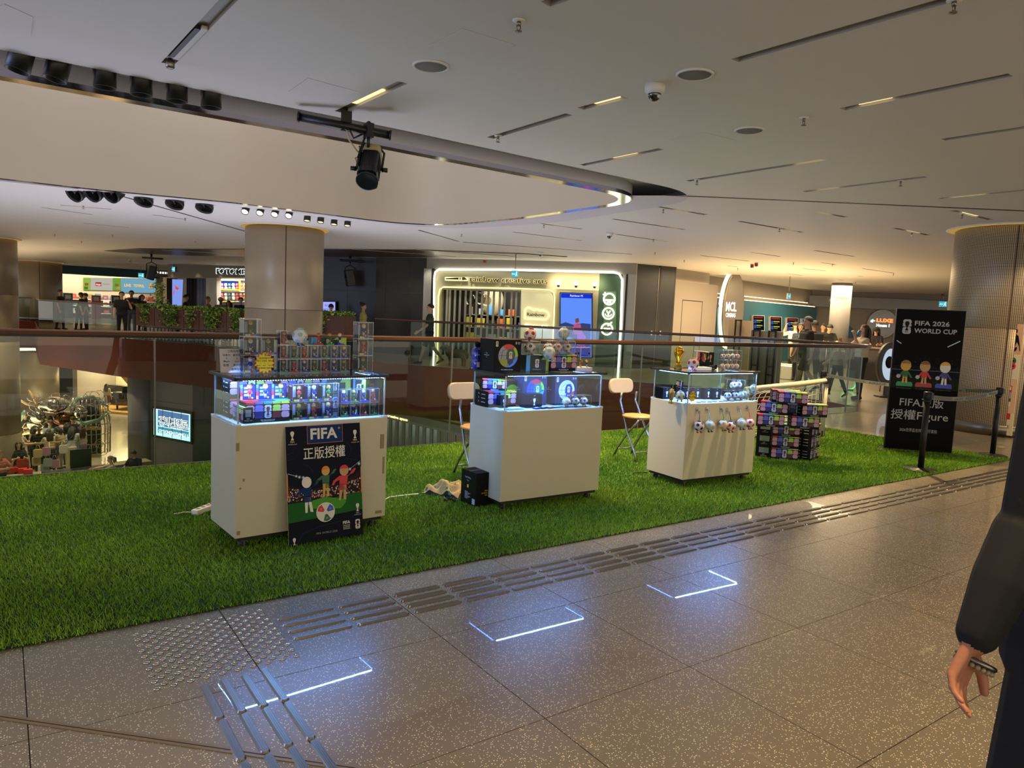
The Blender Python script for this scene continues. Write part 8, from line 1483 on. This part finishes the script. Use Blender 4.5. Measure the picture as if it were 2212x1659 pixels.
            if hair == 'pony': b.tube([(0, -.1*hs, .06*hs), (0, -.16*hs, .02*hs), (0, -.17*hs, -.14*hs)], .03, hm, 8, rad=[.03*hs, .038*hs, .01*hs])
        if hair == 'bun': b.ball((0, -.08*hs, .12*hs), .055*hs, hm, 12, 8)
        b.build('hair', root)
    if cap:
        cm = mat('cap_'+cap, cap, .8); b = MB(HM); b.ball((0, 0, .03*s), (.106*s, .116*s, .1*s), cm, 18, 8, PI*.5, PI); b.prism([(math.cos(PI*i/8)*.085*s, (.09+math.sin(PI*i/8)*.085)*s) for i in range(9)], .03*s, .04*s, cm); b.build('cap', root)
    if face:
        b = MB(HM)
        for k in (-1, 1): b.ball((k*.032*s, .084*s, .012*s), (.011*s, .006*s, .007*s), M_BLACK, 8, 6); b.box((k*.032-.016)*s, .083*s, .028*s, (k*.032+.016)*s, .091*s, .033*s, hm)
        b.box(-.022*s, .083*s, -.052*s, .022*s, .09*s, -.046*s, mat('lip', '#7a3f36', .5)); b.build('face', root)
    if bag:
        bm_, side, kind = bag; m = mat('bag_'+bm_, bm_, .75); b = MB(); q = (P+dzv)*s
        if kind == 'back': b.cbox((0, .2*s, q.z+.28*s), (.28*s, .13*s, .4*s), m); bb = b.build('backpack', root, .03)
        else: b.cbox((side*.2*s, -.0, q.z-.02*s), (.1*s, .26*s, .22*s), m); b.tube([(side*.2*s, -.1*s, q.z+.05*s), (side*.1*s, -.1*s, q.z+.38*s), (-side*.13*s, -.02, q.z+.5*s), (side*.0, .12*s, q.z+.36*s), (side*.2*s, .1*s, q.z+.05*s)], .012*s, m, 6); b.build('shoulder_bag', root, .02)
    return root
def up(px, py, d): p = atd(px, py, d); return (p.x, p.y, 0.0)
def low(px, py, H): 
    z = ZL+H; p = at(px, py, z); return (p.x, p.y, ZL)
SKN = ('#b58a6a', '#c79a78', '#a87c5c', '#c4936c')
# upper level
person('person', 'man in dark green shirt walking past the art shop doorway with a wristwatch', up(930, 657, 20.5), -78, 1.70, (SKN[1], '#23382a', '#14161a', '#1a1a1a'), legs=((22, 6), (-18, 22)), armL=(28, 6, 25), armR=(-20, 6, 10), pants='shorts')
person('person', 'woman with hair up in a pale yellow blouse before the black wall', up(785, 668, 24), 78, 1.62, (SKN[1], '#a9a86a', '#c9c4b0', '#333'+'333'), hair='bun', hairc='#3a2618', female=True, pants='wide')
person('person', 'dark-haired person whose head shows above the planter by the menu screen', up(715, 676, 24.6), 170, 1.55, (SKN[0], '#22242a', '#1a1a1e', '#111111'))
person('person', 'man in black shirt with hand at his mouth leaning on the far railing', up(263, 636, 29.2), 5, 1.66, (SKN[1], '#131316', '#131317', '#111111'), armL=(20, 25, 125), armR=(8, 12, 8))
person('person', 'taller man in black standing just behind the man at the far railing', up(284, 631, 32), -10, 1.73, (SKN[2], '#17171c', '#55586a', '#222222'), armL=(30, 10, 80), armR=(30, 10, 80))
person('person', 'person in dark clothes beside the lit toy shop shelves', up(307, 644, 36), 30, 1.6, (SKN[0], '#232028', '#1c1c22', '#111111'), hair='bob', female=True)
person('person', 'person in black standing alone near the pale column by the toy shop', up(130, 633, 36), 60, 1.66, (SKN[2], '#17181c', '#1c2026', '#111111'), legs=((6, 4), (-6, 6)))
person('person', 'person in black bending over with a companion in the toy shop', up(170, 640, 35.5), 60, 1.62, (SKN[1], '#18181c', '#1c1c20', '#111111'), lean=22, head=(25, 0))
person('person', 'dark long-haired companion bending over in the toy shop', up(185, 637, 36.5), -50, 1.62, (SKN[1], '#4b4a42', '#1f2024', '#111111'), lean=18, head=(20, 0), hair='long', hairc='#1a120c', female=True)
person('person', 'black-haired man walking behind the planter before the curtains', up(402, 641, 31), 75, 1.68, (SKN[1], '#16171c', '#1a1c22', '#22'+'2222'), legs=((20, 8), (-18, 18)))
person('person', 'blond-haired person in a beige top behind the planters', up(449, 643, 30), 70, 1.66, (SKN[1], '#b59a7c', '#20222a', '#333333'), hairc='#8a6238', legs=((22, 6), (-20, 20)), pants='shorts')
person('person', 'person in a pale cap behind the planters by the photo booth', up(477, 647, 29.5), 20, 1.62, ('#6a4a36', '#8f8a72', '#2a2c33', '#222222'), cap='#b9b09a', pants='shorts')
person('person', 'short brown-haired person behind the planters by the photo booth', up(494, 656, 29), -30, 1.5, (SKN[0], '#3a3634', '#23252b', '#222222'), hair='bob', hairc='#3a2214', female=True)
person('person', 'smiling man in dark shirt facing the void at the end of the planters', up(520, 650, 28), 5, 1.62, (SKN[1], '#1c2130', '#1a1f33', '#d0d0d0'), legs=((12, 10), (-12, 16)))
person('person', 'person in white T-shirt holding a hand to the head at the ticket screens', up(1719, 700, 24), 165, 1.62, (SKN[1], '#b9b6ae', '#1a1b20', '#222222'), armL=(60, 55, 130), armR=(5, 8, 10), hairc='#0e0d0d')
person('person', 'woman with fringe in a blue-grey top with a pale bag strap', up(1730, 710, 22), -10, 1.58, (SKN[1], '#3d4a56', '#22252c', '#222222'), hair='bob', female=True, bag=('#b9b5a8', 1, 'side'))
person('person', 'tall man in black T-shirt and khaki shorts walking behind the balustrade', up(1746, 685, 18.0), -62, 1.76, (SKN[0], '#1f1c16', '#3a3324', '#3a3a3e'), pants='shorts', legs=((20, 6), (-16, 24)), armL=(-8, 8, 14), armR=(8, 8, 14))
person('person', 'man with a dark backpack close behind the tall man in black', up(1760, 699, 20.5), -150, 1.66, (SKN[2], '#26221e', '#2a2c30', '#222222'), bag=('#16161a', 1, 'back'), armL=(40, 10, 70))
person('person', 'man in black T-shirt looking down at the queue rail', up(1789, 708, 24), 20, 1.62, (SKN[1], '#17171a', '#1c1d22', '#222222'), head=(30, 0), lean=8, armL=(35, 10, 50), armR=(35, 10, 50))
person('person', 'second dark-haired person half hidden behind the man looking down', up(1778, 711, 26), -20, 1.6, (SKN[2], '#22201e', '#1c1d22', '#222222'))
person('person', 'child in a beige hoodie walking beside the curved glass', up(1814, 742, 17.6), -130, 1.2, (SKN[1], '#a89c74', '#1c1d1f', '#2a2a2a'), top='long', legs=((14, 4), (-14, 14)), armL=(22, 8, 45), armR=(10, 8, 20))
person('person', 'long-haired woman in white T-shirt drinking from a blue can', up(1866, 707, 17.4), -60, 1.60, (SKN[1], '#b8ab92', '#16171a', '#2a2a2a'), hair='long', hairc='#3a2614', female=True, armL=(55, 12, 115), armR=(50, 5, 70), head=(-8, 0))
person('person', 'woman in a dark cap working behind the bar counter', up(1893, 717, 25.5), -5, 1.58, (SKN[0], '#1c1518', '#1c1c20', '#222222'), hair='long', hairc='#120d0c', cap='#141416', female=True, head=(20, 0), armL=(30, 8, 60), armR=(30, 8, 60))
P = atd(1843, 775, 17.5); t = thing('carry_bag', 'black and green carry bag held beside the child in the hoodie', 'bag', (P.x, P.y, .45), .3); b = MB(); b.box(-.13, -.07, .08, .13, .07, .42, K_); b.box(-.135, -.075, .0, .135, .075, .17, mat('bag_green', '#1f5a34', .7)); b.tube([(-.08, 0, .4), (-.05, 0, .55), (.05, 0, .55), (.08, 0, .4)], .012, K_, 6); b.build('bag', t, .02)
P = atd(1852, 719, 17.1); tag(MB().cyl((P.x, P.y, P.z-.06), (P.x+.02, P.y-.05, P.z+.05), .032, mat('can_blue', '#3f7fb8', .3, .6), 14).build('drink_can'), 'blue drink can at the lips of the long-haired woman', 'can')
# lower level crowd
person('person', 'man in black with a cream cap seen from behind in the crowd', low(84, 922, 1.68), 178, 1.68, (SKN[2], '#111114', '#17171c', '#222222'), cap='#b9a888', armL=(30, 15, 55), armR=(30, 15, 55), face=False)
person('person', 'man in white T-shirt standing in profile at the crowd edge', low(44, 925, 1.66), 80, 1.66, (SKN[1], '#b9ad98', '#2a2622', '#222222'), armL=(35, 10, 55), armR=(35, 10, 55))
person('person', 'smiling woman in black with a red bag facing the stalls', low(40, 956, 1.6), 10, 1.6, (SKN[1], '#17171a', '#17171a', '#222222'), hair='long', hairc='#120e0d', female=True, pants='wide', armL=(25, 10, 85), armR=(25, 10, 85))
Q = low(48, 1000, .9); tag(MB().prism(rr(Q[0]-.17, ZL+.72, Q[0]+.19, ZL+1.08, .1), Q[1]-.34, Q[1]-.26, mat('bag_red', '#9a3322', .6), 'y').build('red_bag'), 'red handbag on the arm of the smiling woman in black', 'bag')
person('person', 'person in a patterned pale top behind the man in white T-shirt', low(70, 921, 1.6), 130, 1.6, (SKN[1], '#a8947c', '#2a2622', '#222222'), hair='bob', hairc='#1c1410', female=True, lean=10, armL=(40, 10, 40))
person('person', 'man in grey-blue T-shirt with a dark strap bending over the stalls', low(101, 912, 1.66), 150, 1.70, (SKN[0], '#6f7d80', '#2a2c30', '#222222'), lean=18, head=(20, 0), bag=('#17171a', 1, 'side'), armL=(40, 10, 30), armR=(40, 10, 30))
person('person', 'long brown-haired woman in white shirt in the middle of the crowd', low(107, 929, 1.6), -160, 1.6, (SKN[1], '#b3a58c', '#3a352c', '#222222'), hair='long', hairc='#3a2818', female=True, lean=8, armL=(45, 10, 25), face=False)
person('person', 'dark-haired person with hair tied up before the sculpture', low(110, 901, 1.66), 170, 1.66, (SKN[1], '#2a2622', '#22242a', '#222222'), hair='bun', hairc='#120e0c', face=False)
person('person', 'short-haired man in black T-shirt seen from behind before the sculpture', low(157, 901, 1.74), 178, 1.74, (SKN[1], '#1b1c20', '#22242a', '#222222'), face=False)
person('person', 'dark-haired person between the two tallest men before the sculpture', low(145, 914, 1.62), 165, 1.62, (SKN[1], '#22201f', '#22242a', '#222222'), hair='bob', female=True, face=False)
person('person', 'black-haired woman in grey T-shirt and white trousers bending to the stall', low(152, 926, 1.62), 165, 1.68, (SKN[1], '#8f938c', '#bdb5a2', '#c9c5bb'), hair='long', hairc='#0f0d0d', female=True, lean=20, head=(15, 0), pants='wide', bag=('#3a4658', 1, 'side'), armL=(40, 10, 20), armR=(35, 10, 20), face=False)
person('person', 'woman in beige bending beside the woman in white trousers', low(136, 924, 1.55), -120, 1.6, (SKN[1], '#a8987c', '#8a8070', '#222222'), hair='bob', hairc='#151010', female=True, lean=18, head=(20, 0), armL=(45, 10, 25), armR=(45, 10, 25))
person('person', 'brown-haired woman in white sweater and lilac trousers', low(175, 920, 1.64), -150, 1.64, (SKN[1], '#b9b3ab', '#7a6a8a', '#222222'), hair='long', hairc='#3a1f16', female=True, top='long', pants='wide', bag=('#8a93a0', 1, 'side'), face=False)
person('person', 'person in a pink patterned top cut by the frame edge on the lower level', low(0, 978, 1.55), 40, 1.6, (SKN[1], '#b0685a', '#23252b', '#222222'), hair='pony', hairc='#6a5238', female=True, armL=(40, 15, 95), armR=(30, 12, 70))
person('person', 'guard in dark green reflected dimly beside the left column', low(54, 893, 1.7), 20, 1.7, (SKN[2], '#2f3226', '#22241f', '#111111'), armL=(30, 12, 70), armR=(30, 12, 70), cap='#22251f')
person('person', 'young man in white T-shirt reading his phone by the glowing light box', low(309, 913, 1.64), -70, 1.66, (SKN[1], '#a9b8cc', '#2e1f2a', '#151518'), pants='shorts', head=(38, 0), lean=6, armL=(28, 6, 68), armR=(28, 6, 68), bag=('#2a3a4a', -1, 'side'))
person('person', 'man in black T-shirt sitting at the floral stall', low(291, 976, 1.28), -30, 1.70, (SKN[0], '#141417', '#1c1c20', '#222222'), legs=((82, 84), (82, 84)), sit=.48, head=(28, 0), armL=(20, 10, 70), armR=(25, 22, 25))
person('person', 'woman with a grey headband reaching out across the stall', low(249, 984, 1.28), -85, 1.62, (SKN[1], '#a5987a', '#6a5f4a', '#222222'), legs=((82, 84), (82, 84)), sit=.48, hair='pony', hairc='#5f5a52', female=True, lean=14, armL=(70, 10, 15), armR=(75, 12, 8))
person('person', 'girl in a pale top standing beside the grand piano', (lambda p: (p.x, p.y, ZL+.12))(FPi.wp(1.25, -.2, 0)), 150, 1.5, (SKN[1], '#a39672', '#5a3a30', '#c9c5bb'), hair='long', hairc='#2a1c14', female=True, pants='shorts', face=False)
for i, (a, m) in enumerate(((270, M_CHAR), (243, M_CHAR))): pass
for nm, px, py, hh in (('seated man', 291, 976, 1.28), ('reaching woman', 249, 984, 1.28)):
    q = low(px, py, hh); t = thing('stall_stool', f'plain dark stool under the {"man in black sitting" if nm[0] == "s" else "woman with the headband"} at the floral stall', 'stool', q); b = MB(); b.lathe([(1e-6, .37), (.17, .37), (.17, .41), (1e-6, .41)], M_CHAR, n=18); b.build('seat', t)
    for k in range(4): a = PI/4+k*PI/2; b = MB(); b.cyl((.15*math.cos(a), .15*math.sin(a), 0), (.12*math.cos(a), .12*math.sin(a), .37), .015, M_STEEL, 8); b.build('leg', t)
# passer-by at the frame edge
dP = 1.62; Sh = atd(2285, 900, dP); El = atd(2205, 1215, dP-.03); Wr = atd(2106, 1432, dP-.10); rgt = CR.normalized(); rgt = Vec((rgt.x, rgt.y, 0)).normalized()
ctr = Sh+rgt*.165; phi = math.atan2(ctr.y, ctr.x); yaw = 168; rz = phi-PI/2+R(yaw); Hh = 1.62; s_ = Hh/1.72; inv = Matrix.Rotation(-rz, 3, 'Z'); z0 = None
def tol(p): q = inv @ Vec((p.x-ctr.x, p.y-ctr.y, 0)); return Vec((q.x/s_, q.y/s_, p.z/s_-(-0.0)))
# the skeleton stands ankle-high on its shoes: lift of the pelvis is about zero
person('passer_by', 'person in black walking past close by at the frame edge, hand hanging', (ctr.x, ctr.y, 0), yaw, Hh, ('#a86f52', '#0b0b0d', '#08080a', '#0a0a0a'), top='long', explicit=(tol(Sh), tol(El), tol(Wr)), legs=((-10, 8), (14, 6)), pants='wide', vox=.0042, hairc='#120f0e')
q0, q1 = tol(El), tol(Wr); d_ = (q1-q0).normalized(); e1 = d_.orthogonal().normalized(); e2 = d_.cross(e1); c_ = (q1-d_*.004)*s_
pb = [o for o in COL.objects if o.name.startswith('passer_by')][0]; b = MB(); b.tube([c_+(e1*math.cos(a)+e2*math.sin(a))*.0295 for a in [k*PI/10 for k in range(20)]], .0055, M_STEEL, 6, closed=True)
for k in range(20): a = k*PI/10; b.ball(c_+d_*.009+(e1*math.cos(a)+e2*math.sin(a))*.0295, .0048, mat('bead', '#8f8468', .4), 8, 6)
b.build('bracelet', pb)
